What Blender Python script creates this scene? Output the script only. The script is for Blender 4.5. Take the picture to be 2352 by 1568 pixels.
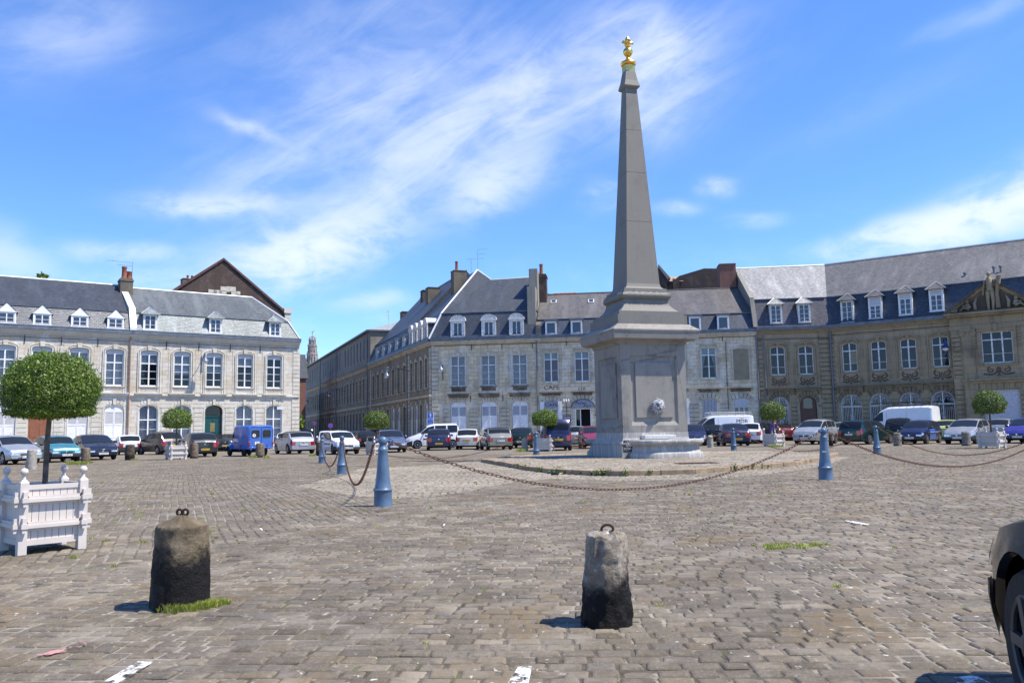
import bpy, bmesh, math, random
import numpy as np
from mathutils import Vector, Matrix
random.seed(7); np.random.seed(7)
rad = math.radians
for o in list(bpy.data.objects): bpy.data.objects.remove(o)
S = bpy.context.scene
COL = S.collection

# ---------------------------------------------------------------- camera
FPX, EYE, PITCH, ROLL = 1897.0, 1.2, rad(6.16), rad(-1.03)
cam = bpy.data.cameras.new('camera'); camo = bpy.data.objects.new('camera', cam); COL.objects.link(camo)
cam.sensor_width = 36; cam.lens = 36 * FPX / 2352; cam.clip_start = .05; cam.clip_end = 3000
RM = Matrix.Rotation(math.pi/2 + PITCH, 3, 'X') @ Matrix.Rotation(ROLL, 3, 'Z')
camo.matrix_world = Matrix.Translation((0, 0, EYE)) @ RM.to_4x4()
S.camera = camo
# ---------------------------------------------------------------- light and exposure
SUN_EL, SUN_A = rad(60), rad(-14)                 # the sun stands to the right, a little behind the viewer
sd = Vector((math.cos(SUN_EL)*math.cos(SUN_A), math.cos(SUN_EL)*math.sin(SUN_A), math.sin(SUN_EL)))
sun = bpy.data.lights.new('sun', 'SUN'); suno = bpy.data.objects.new('sun', sun); COL.objects.link(suno)
sun.energy = 5.0; sun.angle = rad(.5); sun.color = (1, .93, .82)
suno.rotation_euler = sd.to_track_quat('Z', 'Y').to_euler()
S.view_settings.view_transform = 'Standard'; S.view_settings.look = 'None'
S.view_settings.exposure = 0.52; S.view_settings.gamma = 1
S.render.engine = 'CYCLES'

def ray(x, y):
    return RM @ Vector(((x-1176)/FPX, (784-y)/FPX, -1))
def G(x, y, z=0.0):                               # the point of the horizontal plane z seen at (x, y) of a 2352 px wide photo
    d = ray(x, y); t = (z-EYE)/d.z
    return Vector((d.x*t, d.y*t, z))
def azel(x, y):
    d = ray(x, y).normalized()
    return math.degrees(math.atan2(d.x, d.y)), math.degrees(math.asin(d.z))

# ---------------------------------------------------------------- node helpers
class NT:
    def __init__(s, tree): s.t = tree; s.n = tree.nodes; s.l = tree.links
    def new(s, typ, **kw):
        n = s.n.new(typ)
        for k, v in kw.items(): setattr(n, k, v)
        return n
    def put(s, sock, v):
        if isinstance(v, bpy.types.NodeSocket): s.l.new(v, sock)
        elif v is not None:
            if sock.type == 'RGBA' and len(v) == 3: v = (*v, 1)
            sock.default_value = v
    def math(s, op, a, b=None, c=None, clamp=False):
        n = s.new('ShaderNodeMath', operation=op, use_clamp=clamp)
        s.put(n.inputs[0], a)
        if b is not None: s.put(n.inputs[1], b)
        if c is not None: s.put(n.inputs[2], c)
        return n.outputs[0]
    def mix(s, f, a, b, blend='MIX'):
        n = s.new('ShaderNodeMix', data_type='RGBA', blend_type=blend)
        s.put(n.inputs[0], f); s.put(n.inputs[6], a); s.put(n.inputs[7], b)
        return n.outputs[2]
    def noise(s, vec, scale, detail=4, rough=.55, dist=0, dim='3D'):
        n = s.new('ShaderNodeTexNoise', noise_dimensions=dim)
        s.put(n.inputs['Vector'], vec); s.put(n.inputs['Scale'], scale); s.put(n.inputs['Detail'], detail)
        s.put(n.inputs['Roughness'], rough); s.put(n.inputs['Distortion'], dist)
        return n.outputs[0]
    def ramp(s, f, stops):
        n = s.new('ShaderNodeValToRGB'); e = n.color_ramp.elements
        while len(e) < len(stops): e.new(.5)
        for k, (p, c) in enumerate(stops):
            e[k].position = p; e[k].color = (*c, 1) if not isinstance(c, (int, float)) else (c, c, c, 1)
        s.put(n.inputs[0], f); return n.outputs[0]
    def step(s, f, lo, hi):
        n = s.new('ShaderNodeMapRange', interpolation_type='SMOOTHSTEP')
        s.put(n.inputs[0], f); s.put(n.inputs[1], lo); s.put(n.inputs[2], hi)
        return n.outputs[0]
    def mapping(s, vec, sc=(1, 1, 1), rot=(0, 0, 0), loc=(0, 0, 0)):
        n = s.new('ShaderNodeMapping')
        s.put(n.inputs[0], vec); n.inputs['Scale'].default_value = sc
        n.inputs['Rotation'].default_value = rot; n.inputs['Location'].default_value = loc
        return n.outputs[0]
    def bump(s, h, strength=.5, dist=.02, nrm=None):
        n = s.new('ShaderNodeBump'); s.put(n.inputs['Height'], h)
        n.inputs['Strength'].default_value = strength; n.inputs['Distance'].default_value = dist
        if nrm: s.put(n.inputs['Normal'], nrm)
        return n.outputs[0]

# ---------------------------------------------------------------- sky
W = bpy.data.worlds.new('World'); S.world = W; W.use_nodes = True
w = NT(W.node_tree); w.n.clear()
sky = w.new('ShaderNodeTexSky', sky_type='NISHITA'); sky.sun_disc = False
sky.sun_elevation = SUN_EL; sky.sun_rotation = math.pi/2 - SUN_A
sky.altitude = 100; sky.air_density = 1.0; sky.dust_density = .1; sky.ozone_density = 1.6
hs = w.new('ShaderNodeHueSaturation'); w.put(hs.inputs['Color'], sky.outputs[0])
hs.inputs['Saturation'].default_value = 1.12; hs.inputs['Value'].default_value = 1.0
skyc = w.mix(1, hs.outputs[0], (.86, 1.13, 1.62), 'MULTIPLY')
tc = w.new('ShaderNodeTexCoord').outputs['Generated']
sx = w.new('ShaderNodeSeparateXYZ'); w.put(sx.inputs[0], tc)
az = w.math('MULTIPLY', w.math('ARCTAN2', sx.outputs[0], sx.outputs[1]), 57.29578)
el = w.math('MULTIPLY', w.math('ARCSINE', sx.outputs[2]), 57.29578)
cv = w.new('ShaderNodeCombineXYZ'); w.put(cv.inputs[0], az); w.put(cv.inputs[1], el)
cvv = cv.outputs[0]
warp = w.noise(cvv, .11, 3)
fib = w.noise(w.mapping(w.mapping(cvv, (1, 1, 1), (0, 0, rad(-27))), (.05, .20, 1)), 2.0, 9, .62, .7)
puff = w.noise(w.mapping(cvv, (.12, .24, 1)), 1.7, 8, .6, .3)
wz = w.math('MULTIPLY', w.math('SUBTRACT', warp, .5), 9)
total = None
# x, y, half length, half height, tilt, strength, fibre(0) or puff(1)
CL = [(1200,235,400,120,-9,.7,0),(860,200,330,110,-24,.38,0),(1480,170,120,120,-50,1.1,0),(560,300,60,16,25,.5,1),(1400,130,240,60,-12,.5,0),(940,395,380,66,-27,.85,0),(500,466,125,24,-4,.95,1),
      (700,585,190,60,-18,1.6,1),(620,400,160,60,-32,.4,0),(1130,430,120,52,-25,.9,1),(150,70,190,80,-25,.42,0),(285,578,90,22,0,.7,1),
      (2230,500,170,42,-16,1.5,1),(2040,545,125,26,-5,1.25,1),(2390,440,130,50,-18,1.3,1),(1650,430,42,18,0,.7,1),(1390,455,50,30,0,.5,1),(1740,500,60,18,0,.45,1),(1540,488,60,16,0,.4,1),
      (850,690,85,18,-6,.5,1),(20,590,90,52,15,.5,1),(350,650,130,24,0,.4,1),(2290,20,130,22,-8,.35,0),(760,60,330,70,-20,.22,0),(2000,250,300,50,-15,.08,0)]
for (x, y, a, b, an, st, kind) in CL:
    A, E_ = azel(x, y); k = math.degrees(1/FPX)
    dx = w.math('SUBTRACT', w.math('ADD', az, w.math('MULTIPLY', wz, .5)), A); dy = w.math('SUBTRACT', w.math('ADD', el, w.math('MULTIPLY', wz, .22)), E_)
    c, s_ = math.cos(rad(-an)), math.sin(rad(-an))
    p = w.math('DIVIDE', w.math('ADD', w.math('MULTIPLY', dx, c), w.math('MULTIPLY', dy, s_)), a*k)
    q = w.math('DIVIDE', w.math('SUBTRACT', w.math('MULTIPLY', dy, c), w.math('MULTIPLY', dx, s_)), b*k)
    r2 = w.math('ADD', w.math('MULTIPLY', p, p), w.math('MULTIPLY', q, q))
    g = w.math('MULTIPLY', w.math('EXPONENT', w.math('MULTIPLY', r2, -1.1)), st)
    tex = w.math('ADD', w.math('MULTIPLY', w.step(fib, .36, .74), .68), w.math('MULTIPLY', w.step(puff, .34, .66), .34)) if kind == 0 else w.step(puff, .34, .62)
    g = w.math('MULTIPLY', g, w.math('ADD', w.math('MULTIPLY', tex, .85), .18))
    total = g if total is None else w.math('ADD', total, g)
cl = w.math('SUBTRACT', 1, w.math('EXPONENT', w.math('MULTIPLY', total, -1.35)))
lowc = w.math('MULTIPLY', w.step(puff, .45, .75), w.math('MULTIPLY', w.step(el, 16, 3), .3))
cl = w.math('MAXIMUM', cl, lowc)
cl = w.math('MULTIPLY', cl, .9)
skc = w.mix(cl, skyc, (6.6, 7.1, 7.9))
bg = w.new('ShaderNodeBackground'); w.put(bg.inputs[0], skc); bg.inputs[1].default_value = .108
w.l.new(bg.outputs[0], w.new('ShaderNodeOutputWorld').inputs[0])

# ---------------------------------------------------------------- materials
MATS = {}
def principled(name):
    m = bpy.data.materials.new(name); m.use_nodes = True
    t = NT(m.node_tree); b = t.n['Principled BSDF']
    return m, t, b
def plain(name, col, rough=.6, metal=0, var=.12, vs=6, bump=.0, bs=40, coat=0, spec=.5):
    if name in MATS: return MATS[name]
    m, t, b = principled(name)
    c = t.new('ShaderNodeTexCoord').outputs['Object']
    n = t.noise(c, vs, 5)
    dark = tuple(x*(1-var*1.6) for x in col); lite = tuple(min(1, x*(1+var)) for x in col)
    t.put(b.inputs['Base Color'], t.ramp(n, [(.3, dark), (.7, lite)]))
    b.inputs['Roughness'].default_value = rough; b.inputs['Metallic'].default_value = metal
    b.inputs['Coat Weight'].default_value = coat; b.inputs['Coat Roughness'].default_value = .04
    b.inputs['Specular IOR Level'].default_value = spec
    if bump: t.put(b.inputs['Normal'], t.bump(t.noise(c, bs, 6), bump, .02))
    MATS[name] = m; return m
def masonry(name, c1, c2, mortar, bw, bh, stain=(.05, .045, .035), st=.35, lime=None, ls=.0, streak=.3, mort=.012, msm=.2, bmp=.5, rough=.9, warm=None):
    if name in MATS: return MATS[name]
    m, t, b = principled(name)
    uv = t.new('ShaderNodeUVMap').outputs[0]
    oc = t.new('ShaderNodeTexCoord').outputs['Object']
    br = t.new('ShaderNodeTexBrick'); t.put(br.inputs['Vector'], t.mix(.004, uv, t.noise(oc, 3, 2)) if False else uv)
    t.put(br.inputs['Color1'], c1); t.put(br.inputs['Color2'], c2); t.put(br.inputs['Mortar'], mortar)
    br.inputs['Scale'].default_value = 1; br.inputs['Mortar Size'].default_value = mort; br.inputs['Mortar Smooth'].default_value = msm
    br.inputs['Brick Width'].default_value = bw; br.inputs['Row Height'].default_value = bh
    col = br.outputs['Color']
    n1 = t.noise(oc, .55, 6, .6)
    if warm: col = t.mix(t.math('MULTIPLY', t.step(t.noise(oc, 1.1, 5), .5, .62), .6), col, warm)
    if lime: col = t.mix(t.math('MULTIPLY', t.step(t.noise(oc, .8, 8, .7), .5, .6), ls), col, lime)
    fine = t.noise(oc, 9, 8, .7)
    col = t.mix(.5, col, t.ramp(fine, [(.25, .6), (.7, 1.0)]), 'MULTIPLY')
    sk = t.noise(t.mapping(oc, (2.2, 2.2, .22)), 1.3, 6, .6)
    col = t.mix(t.math('MULTIPLY', t.step(sk, .52, .72), streak), col, stain)
    col = t.mix(t.math('MULTIPLY', t.step(n1, .5, .72), st), col, stain)
    t.put(b.inputs['Base Color'], col); b.inputs['Roughness'].default_value = rough
    h = t.math('ADD', t.math('MULTIPLY', br.outputs['Fac'], -1), t.math('MULTIPLY', fine, .6))
    t.put(b.inputs['Normal'], t.bump(h, bmp, .02))
    MATS[name] = m; return m
def slate(name, c1, c2, row=.13, bw=.22, rough=.42, patch=(.2, .2, .2), pf=.25, bmp=.5):
    m, t, b = principled(name)
    uv = t.new('ShaderNodeUVMap').outputs[0]; oc = t.new('ShaderNodeTexCoord').outputs['Object']
    br = t.new('ShaderNodeTexBrick'); t.put(br.inputs['Vector'], uv)
    t.put(br.inputs['Color1'], c1); t.put(br.inputs['Color2'], c2); t.put(br.inputs['Mortar'], tuple(x*.35 for x in c1))
    br.inputs['Scale'].default_value = 1; br.inputs['Mortar Size'].default_value = .009; br.inputs['Mortar Smooth'].default_value = .3
    br.inputs['Brick Width'].default_value = bw; br.inputs['Row Height'].default_value = row
    n = t.noise(t.mapping(oc, (1, 1, .5)), 1.3, 7, .65)
    col = t.mix(t.math('MULTIPLY', t.step(n, .42, .66), pf), br.outputs['Color'], patch)
    sc = t.noise(t.mapping(uv, (1/bw, 1/row, 1)), 1.0, 1)
    col = t.mix(t.math('MULTIPLY', t.step(sc, .56, .70), .5), col, tuple(min(1, x*2.2) for x in c2))
    stk = t.noise(t.mapping(uv, (.9, .16, 1)), 1.0, 5, .6); col = t.mix(t.math('MULTIPLY', t.step(stk, .5, .68), .38), col, tuple(min(1, x*1.9) for x in c2)); col = t.mix(t.math('MULTIPLY', t.step(stk, .46, .3), .35), col, tuple(x*.5 for x in c1))
    t.put(b.inputs['Base Color'], col); b.inputs['Roughness'].default_value = rough
    h = t.math('ADD', t.math('MULTIPLY', br.outputs['Fac'], -1), t.math('MULTIPLY', sc, .8))
    t.put(b.inputs['Normal'], t.bump(h, bmp, .02))
    MATS[name] = m; return m

ST_A  = masonry('pale_limestone', (.66,.61,.51), (.58,.52,.42), (.36,.31,.25), .62, .33, stain=(.30,.25,.19), st=.35, lime=(.78,.76,.70), ls=.5, streak=.12, warm=(.58,.47,.32))
ST_B  = masonry('weathered_limestone', (.78,.65,.44), (.66,.54,.35), (.30,.25,.17), .62, .33, stain=(.20,.17,.13), st=.4, lime=(.80,.77,.68), ls=.6, streak=.3, warm=(.50,.41,.27))
ST_B2 = masonry('patched_limestone', (.80,.69,.50), (.68,.57,.40), (.32,.27,.20), .55, .30, stain=(.22,.18,.13), st=.34, lime=(.82,.78,.68), ls=.55, streak=.25, warm=(.55,.42,.25))
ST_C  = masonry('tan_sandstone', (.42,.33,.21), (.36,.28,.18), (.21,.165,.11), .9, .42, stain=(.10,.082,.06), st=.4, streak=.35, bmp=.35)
ST_E  = masonry('sooty_limestone', (.36,.29,.20), (.29,.235,.165), (.16,.13,.09), .7, .35, stain=(.06,.055,.045), st=.55, streak=.5)
REND  = masonry('grey_cement_render', (.30,.28,.235), (.27,.25,.21), (.24,.22,.19), 3.0, 2.0, stain=(.10,.095,.08), st=.4, streak=.45, mort=.004)
BRK   = masonry('dark_red_brick', (.085,.042,.032), (.055,.034,.028), (.11,.09,.075), .22, .075, stain=(.045,.03,.025), st=.55, lime=(.26,.2,.16), ls=.25, streak=.35)
BRK2  = masonry('orange_red_brick', (.33,.105,.06), (.23,.08,.05), (.28,.22,.18), .22, .075, stain=(.06,.04,.03), st=.35, streak=.3)
BRK3  = masonry('yellow_grey_brick', (.22,.18,.12), (.15,.125,.09), (.16,.14,.11), .22, .075, stain=(.05,.045,.04), st=.45, streak=.3)
SL_A1 = slate('dark_slate', (.030,.035,.044), (.042,.048,.058), .15, .26, .5, (.075,.08,.09), .3)
SL_A2 = slate('weathered_slate', (.075,.083,.083), (.11,.12,.118), .13, .22, .5, (.14,.145,.13), .35)
SL_AL = slate('silver_slate', (.13,.155,.155), (.20,.23,.23), .13, .24, .5, (.26,.28,.27), .35, .8)
SL_AM = slate('mid_slate', (.085,.093,.103), (.125,.133,.145), .14, .26, .5, (.16,.17,.18), .3, .8)
SL_B1 = slate('blue_slate', (.034,.041,.049), (.048,.056,.066), .14, .24, .5, (.065,.07,.072), .3)
SL_BL = slate('deep_blue_slate', (.028,.038,.056), (.040,.052,.074), .14, .24, .5, (.06,.07,.085), .2)
SL_B2 = slate('lichened_slate', (.065,.064,.062), (.105,.10,.095), .12, .22, .55, (.14,.115,.09), .55)
SL_C  = slate('pale_lichened_slate', (.22,.215,.205), (.33,.32,.30), .13, .24, .55, (.25,.235,.21), .45)
SL_D  = slate('brown_grey_slate', (.082,.078,.073), (.125,.12,.112), .13, .24, .55, (.15,.14,.125), .5)
SL_CL = slate('violet_slate', (.055,.052,.066), (.08,.074,.09), .15, .26, .5, (.095,.09,.095), .25)
ZINC  = plain('zinc_sheet', (.36,.385,.42), .5, .3, .12, 3)
ZWHT  = plain('white_zinc', (.72,.73,.74), .5, .1, .08, 2)  # white zinc of ridges, cappings and dormer tops
GUT   = plain('gutter_zinc', (.15,.17,.20), .5, .3, .2, 3)
WHT   = plain('white_joinery_paint', (.80,.80,.79), .45, 0, .07, 5)
WHTO  = plain('peeling_white_paint', (.74,.73,.70), .7, 0, .25, 9, .4)
SHUT  = plain('white_shutter_paint', (.78,.77,.76), .55, 0, .08, 4)
PANEL = plain('grey_blind_box', (.50,.51,.53), .6, 0, .06, 3)
IRON  = plain('black_iron', (.03,.03,.033), .6, .4, .2, 8)
CABLE = plain('black_cable', (.03,.027,.025), .8)
PIPE  = plain('grey_downpipe', (.17,.18,.20), .55, .2)
PIPER = plain('rusty_downpipe', (.30,.19,.14), .6, .1, .25)
TERRA = plain('terracotta_pot', (.34,.115,.06), .8, 0, .25, 9)
MOUL  = masonry('moulded_stone_pale', (.68,.63,.53), (.62,.57,.46), (.45,.4,.32), 1.3, .5, stain=(.3,.26,.2), st=.3, lime=(.76,.74,.68), ls=.5, streak=.2)
MOULB = masonry('moulded_stone_grey', (.66,.575,.43), (.57,.49,.36), (.25,.22,.18), 1.3, .5, stain=(.13,.115,.09), st=.45, lime=(.74,.71,.63), ls=.4, streak=.4)
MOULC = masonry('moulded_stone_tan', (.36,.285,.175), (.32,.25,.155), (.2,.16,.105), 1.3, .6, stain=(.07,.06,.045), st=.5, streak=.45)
CURT  = plain('net_curtain', (.62,.62,.64), .95, 0, .06, 3)
CURTP = plain('mauve_curtain', (.36,.27,.31), .95, 0, .1, 3)
BLIND = plain('roller_blind', (.42,.46,.49), .8, 0, .05, 2)
SHADE_SOOT  = plain('joint_shade_and_soot', (.06,.05,.038), .95, 0, .3, 3)  # dark backing paints groove shade into the joints, along with their soot
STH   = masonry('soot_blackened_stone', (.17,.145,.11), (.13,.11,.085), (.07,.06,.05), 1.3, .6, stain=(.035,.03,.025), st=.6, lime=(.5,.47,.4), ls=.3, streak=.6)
STK   = masonry('soot_dark_carving_stone', (.15,.12,.08), (.13,.10,.07), (.08,.065,.045), 1.3, .6, stain=(.05,.042,.032), st=.5, streak=.5)
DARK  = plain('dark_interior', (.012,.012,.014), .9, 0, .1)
def glass_mat():
    m = bpy.data.materials.new('window_glass'); m.use_nodes = True; t = NT(m.node_tree); t.n.clear()
    tr = t.new('ShaderNodeBsdfTransparent'); tr.inputs[0].default_value = (.72,.74,.76,1)
    gl = t.new('ShaderNodeBsdfGlossy'); gl.inputs['Roughness'].default_value = .03; gl.inputs[0].default_value = (.9,.93,1,1)
    fr = t.new('ShaderNodeFresnel'); fr.inputs[0].default_value = 1.5
    oc = t.new('ShaderNodeTexCoord').outputs['Object']
    t.put(gl.inputs['Normal'], t.bump(t.noise(oc, 2.5, 2), .12, .02))
    f = t.math('ADD', t.math('MULTIPLY', fr.outputs[0], .8), .01, clamp=True)
    mx = t.new('ShaderNodeMixShader'); t.put(mx.inputs[0], f); t.l.new(tr.outputs[0], mx.inputs[1]); t.l.new(gl.outputs[0], mx.inputs[2])
    t.l.new(mx.outputs[0], t.new('ShaderNodeOutputMaterial').inputs[0]); return m
GLASS = glass_mat()

# ---------------------------------------------------------------- mesh helpers
class MB:
    def __init__(s): s.v = []; s.f = []
    def add(s, vs, fs):
        b = len(s.v); s.v += [tuple(p) for p in vs]; s.f += [tuple(i+b for i in f) for f in fs]; return s
    def quad(s, a, b, c, d): return s.add([a, b, c, d], [(0, 1, 2, 3)])
    def tri(s, a, b, c): return s.add([a, b, c], [(0, 1, 2)])
    def box(s, x0, x1, y0, y1, z0, z1):
        return s.add([(x0,y0,z0),(x1,y0,z0),(x1,y1,z0),(x0,y1,z0),(x0,y0,z1),(x1,y0,z1),(x1,y1,z1),(x0,y1,z1)],
                     [(0,3,2,1),(4,5,6,7),(0,1,5,4),(1,2,6,5),(2,3,7,6),(3,0,4,7)])
    def obox(s, c, ax, ay, az_):                      # oriented box: centre and three half vectors
        c = Vector(c); ax, ay, az_ = Vector(ax), Vector(ay), Vector(az_)
        vs = [c+ax*i+ay*j+az_*k for k in (-1, 1) for j in (-1, 1) for i in (-1, 1)]
        return s.add(vs, [(0,2,3,1),(4,5,7,6),(0,1,5,4),(1,3,7,5),(3,2,6,7),(2,0,4,6)])
    def prism_xz(s, pts, y0, y1):                     # polygon in the x-z plane given counter-clockwise seen from -y
        n = len(pts); vs = [(x, y0, z) for x, z in pts] + [(x, y1, z) for x, z in pts]
        return s.add(vs, [tuple(range(n)), tuple(range(2*n-1, n-1, -1))] + [(i, i+n, (i+1) % n+n, (i+1) % n) for i in range(n)])
    def prism_xy(s, pts, z0, z1):
        n = len(pts); vs = [(x, y, z0) for x, y in pts] + [(x, y, z1) for x, y in pts]
        return s.add(vs, [tuple(range(n-1, -1, -1)), tuple(range(n, 2*n))] + [(i, (i+1) % n, (i+1) % n+n, i+n) for i in range(n)])
    def tube(s, pts, r, n=8, closed=False, caps=True):
        pts = [Vector(p) for p in pts]; m = len(pts); rr = r if isinstance(r, (list, tuple)) else [r]*m
        base = len(s.v); up0 = None
        for i, p in enumerate(pts):
            a = pts[(i-1) % m] if (closed or i) else p; b = pts[(i+1) % m] if (closed or i < m-1) else p
            d = (b-a).normalized()
            up = up0 if up0 is not None else (Vector((0, 0, 1)) if abs(d.z) < .9 else Vector((1, 0, 0)))
            x = d.cross(up).normalized(); y = x.cross(d).normalized(); up0 = y
            for k in range(n):
                t = 2*math.pi*k/n; s.v.append(tuple(p+(x*math.cos(t)+y*math.sin(t))*rr[i]))
        for i in range(m if closed else m-1):
            for k in range(n):
                a = base+i*n+k; b = base+i*n+(k+1) % n; j = (i+1) % m
                s.f.append((a, b, base+j*n+(k+1) % n, base+j*n+k))
        if caps and not closed:
            s.f.append(tuple(base+k for k in range(n-1, -1, -1))); s.f.append(tuple(base+(m-1)*n+k for k in range(n)))
        return s
    def lathe(s, prof, n=24, c=(0, 0, 0), axis='z', fn=None):
        b = len(s.v)
        for i, (r, h) in enumerate(prof):
            for k in range(n):
                t = 2*math.pi*k/n; rr = r*(fn(t, h) if fn else 1)
                p = (rr*math.cos(t), rr*math.sin(t), h)
                if axis == 'y': p = (p[0], p[2], p[1])
                if axis == 'x': p = (p[2], p[0], p[1])
                s.v.append((p[0]+c[0], p[1]+c[1], p[2]+c[2]))
        for i in range(len(prof)-1):
            for k in range(n):
                s.f.append((b+i*n+k, b+i*n+(k+1) % n, b+(i+1)*n+(k+1) % n, b+(i+1)*n+k))
        s.f.append(tuple(b+k for k in range(n-1, -1, -1))); s.f.append(tuple(b+(len(prof)-1)*n+k for k in range(n)))
        return s
    def xf(s, M):
        s.v = [tuple(M @ Vector(p)) for p in s.v]; return s
    def build(s, name, m, parent=None, smooth=None, loc=None, uv=True):
        me = bpy.data.meshes.new(name); me.from_pydata(s.v, [], s.f); me.update()
        if m: me.materials.append(m)
        if uv: auto_uv(me)
        if smooth is not None: set_smooth(me, smooth)
        o = bpy.data.objects.new(name, me); COL.objects.link(o)
        if parent: o.parent = parent
        if loc is not None: o.location = loc
        return o
def auto_uv(me):
    nl = len(me.loops)
    if not nl: return
    lay = me.uv_layers.new(name='UVMap')
    co = np.empty(len(me.vertices)*3, 'f'); me.vertices.foreach_get('co', co); co = co.reshape(-1, 3)
    vi = np.empty(nl, 'i'); me.loops.foreach_get('vertex_index', vi)
    npoly = len(me.polygons); nr = np.empty(npoly*3, 'f'); me.polygons.foreach_get('normal', nr); nr = nr.reshape(-1, 3)
    tot = np.empty(npoly, 'i'); me.polygons.foreach_get('loop_total', tot)
    N = np.repeat(nr, tot, 0)
    U = np.stack([-N[:, 1], N[:, 0], np.zeros(len(N))], 1); ln = np.linalg.norm(U, axis=1)
    flat = ln < .08; U[flat] = (1, 0, 0); ln[flat] = 1; U /= ln[:, None]
    V = np.cross(N, U); P = co[vi]
    uv = np.stack([(P*U).sum(1), (P*V).sum(1)], 1).astype('f')
    lay.data.foreach_set('uv', uv.ravel())
def set_smooth(me, ang):
    me.polygons.foreach_set('use_smooth', [True]*len(me.polygons))
    bm = bmesh.new(); bm.from_mesh(me); a = rad(ang)
    for e in bm.edges:
        if len(e.link_faces) == 2: e.smooth = e.calc_face_angle(0) < a
    bm.to_mesh(me); bm.free()
def tag(o, label=None, cat=None, group=None, kind=None):
    if label: o['label'] = label
    if cat: o['category'] = cat
    if group: o['group'] = group
    if kind: o['kind'] = kind
    return o
def empty(name, loc=(0, 0, 0), rz=0):
    o = bpy.data.objects.new(name, None); COL.objects.link(o); o.location = loc; o.rotation_euler = (0, 0, rz)
    o.empty_display_size = .3; return o
KIDS = {}
def copy_tree(o, parent=None):
    c = o.copy(); COL.objects.link(c); c.parent = parent
    for k in ('label', 'category', 'group') if parent is None else (): 
        if k in c: del c[k]
    for ch in o.children: copy_tree(ch, c)
    return c
def text(name, body, size, m, parent, M, ext=.004, font_scale=1, shear=0, align='CENTER', sx=1):
    cu = bpy.data.curves.new(name, 'FONT'); cu.body = body; cu.size = size; cu.extrude = ext; cu.align_x = align; cu.align_y = 'CENTER'; cu.shear = shear; cu.resolution_u = 2
    to = bpy.data.objects.new('tmp', cu); COL.objects.link(to)
    bpy.context.view_layer.update()
    me = bpy.data.meshes.new_from_object(to.evaluated_get(bpy.context.evaluated_depsgraph_get()))
    bpy.data.objects.remove(to)
    me.transform(M @ Matrix.Diagonal((sx, 1, 1, 1))); me.materials.clear(); me.materials.append(m)
    o = bpy.data.objects.new(name, me); COL.objects.link(o); o.parent = parent; return o
def facing(x, y, z):                                  # text plane facing -y at (x, y, z)
    return Matrix.Translation((x, y, z)) @ Matrix.Rotation(math.pi/2, 4, 'X')
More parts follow.
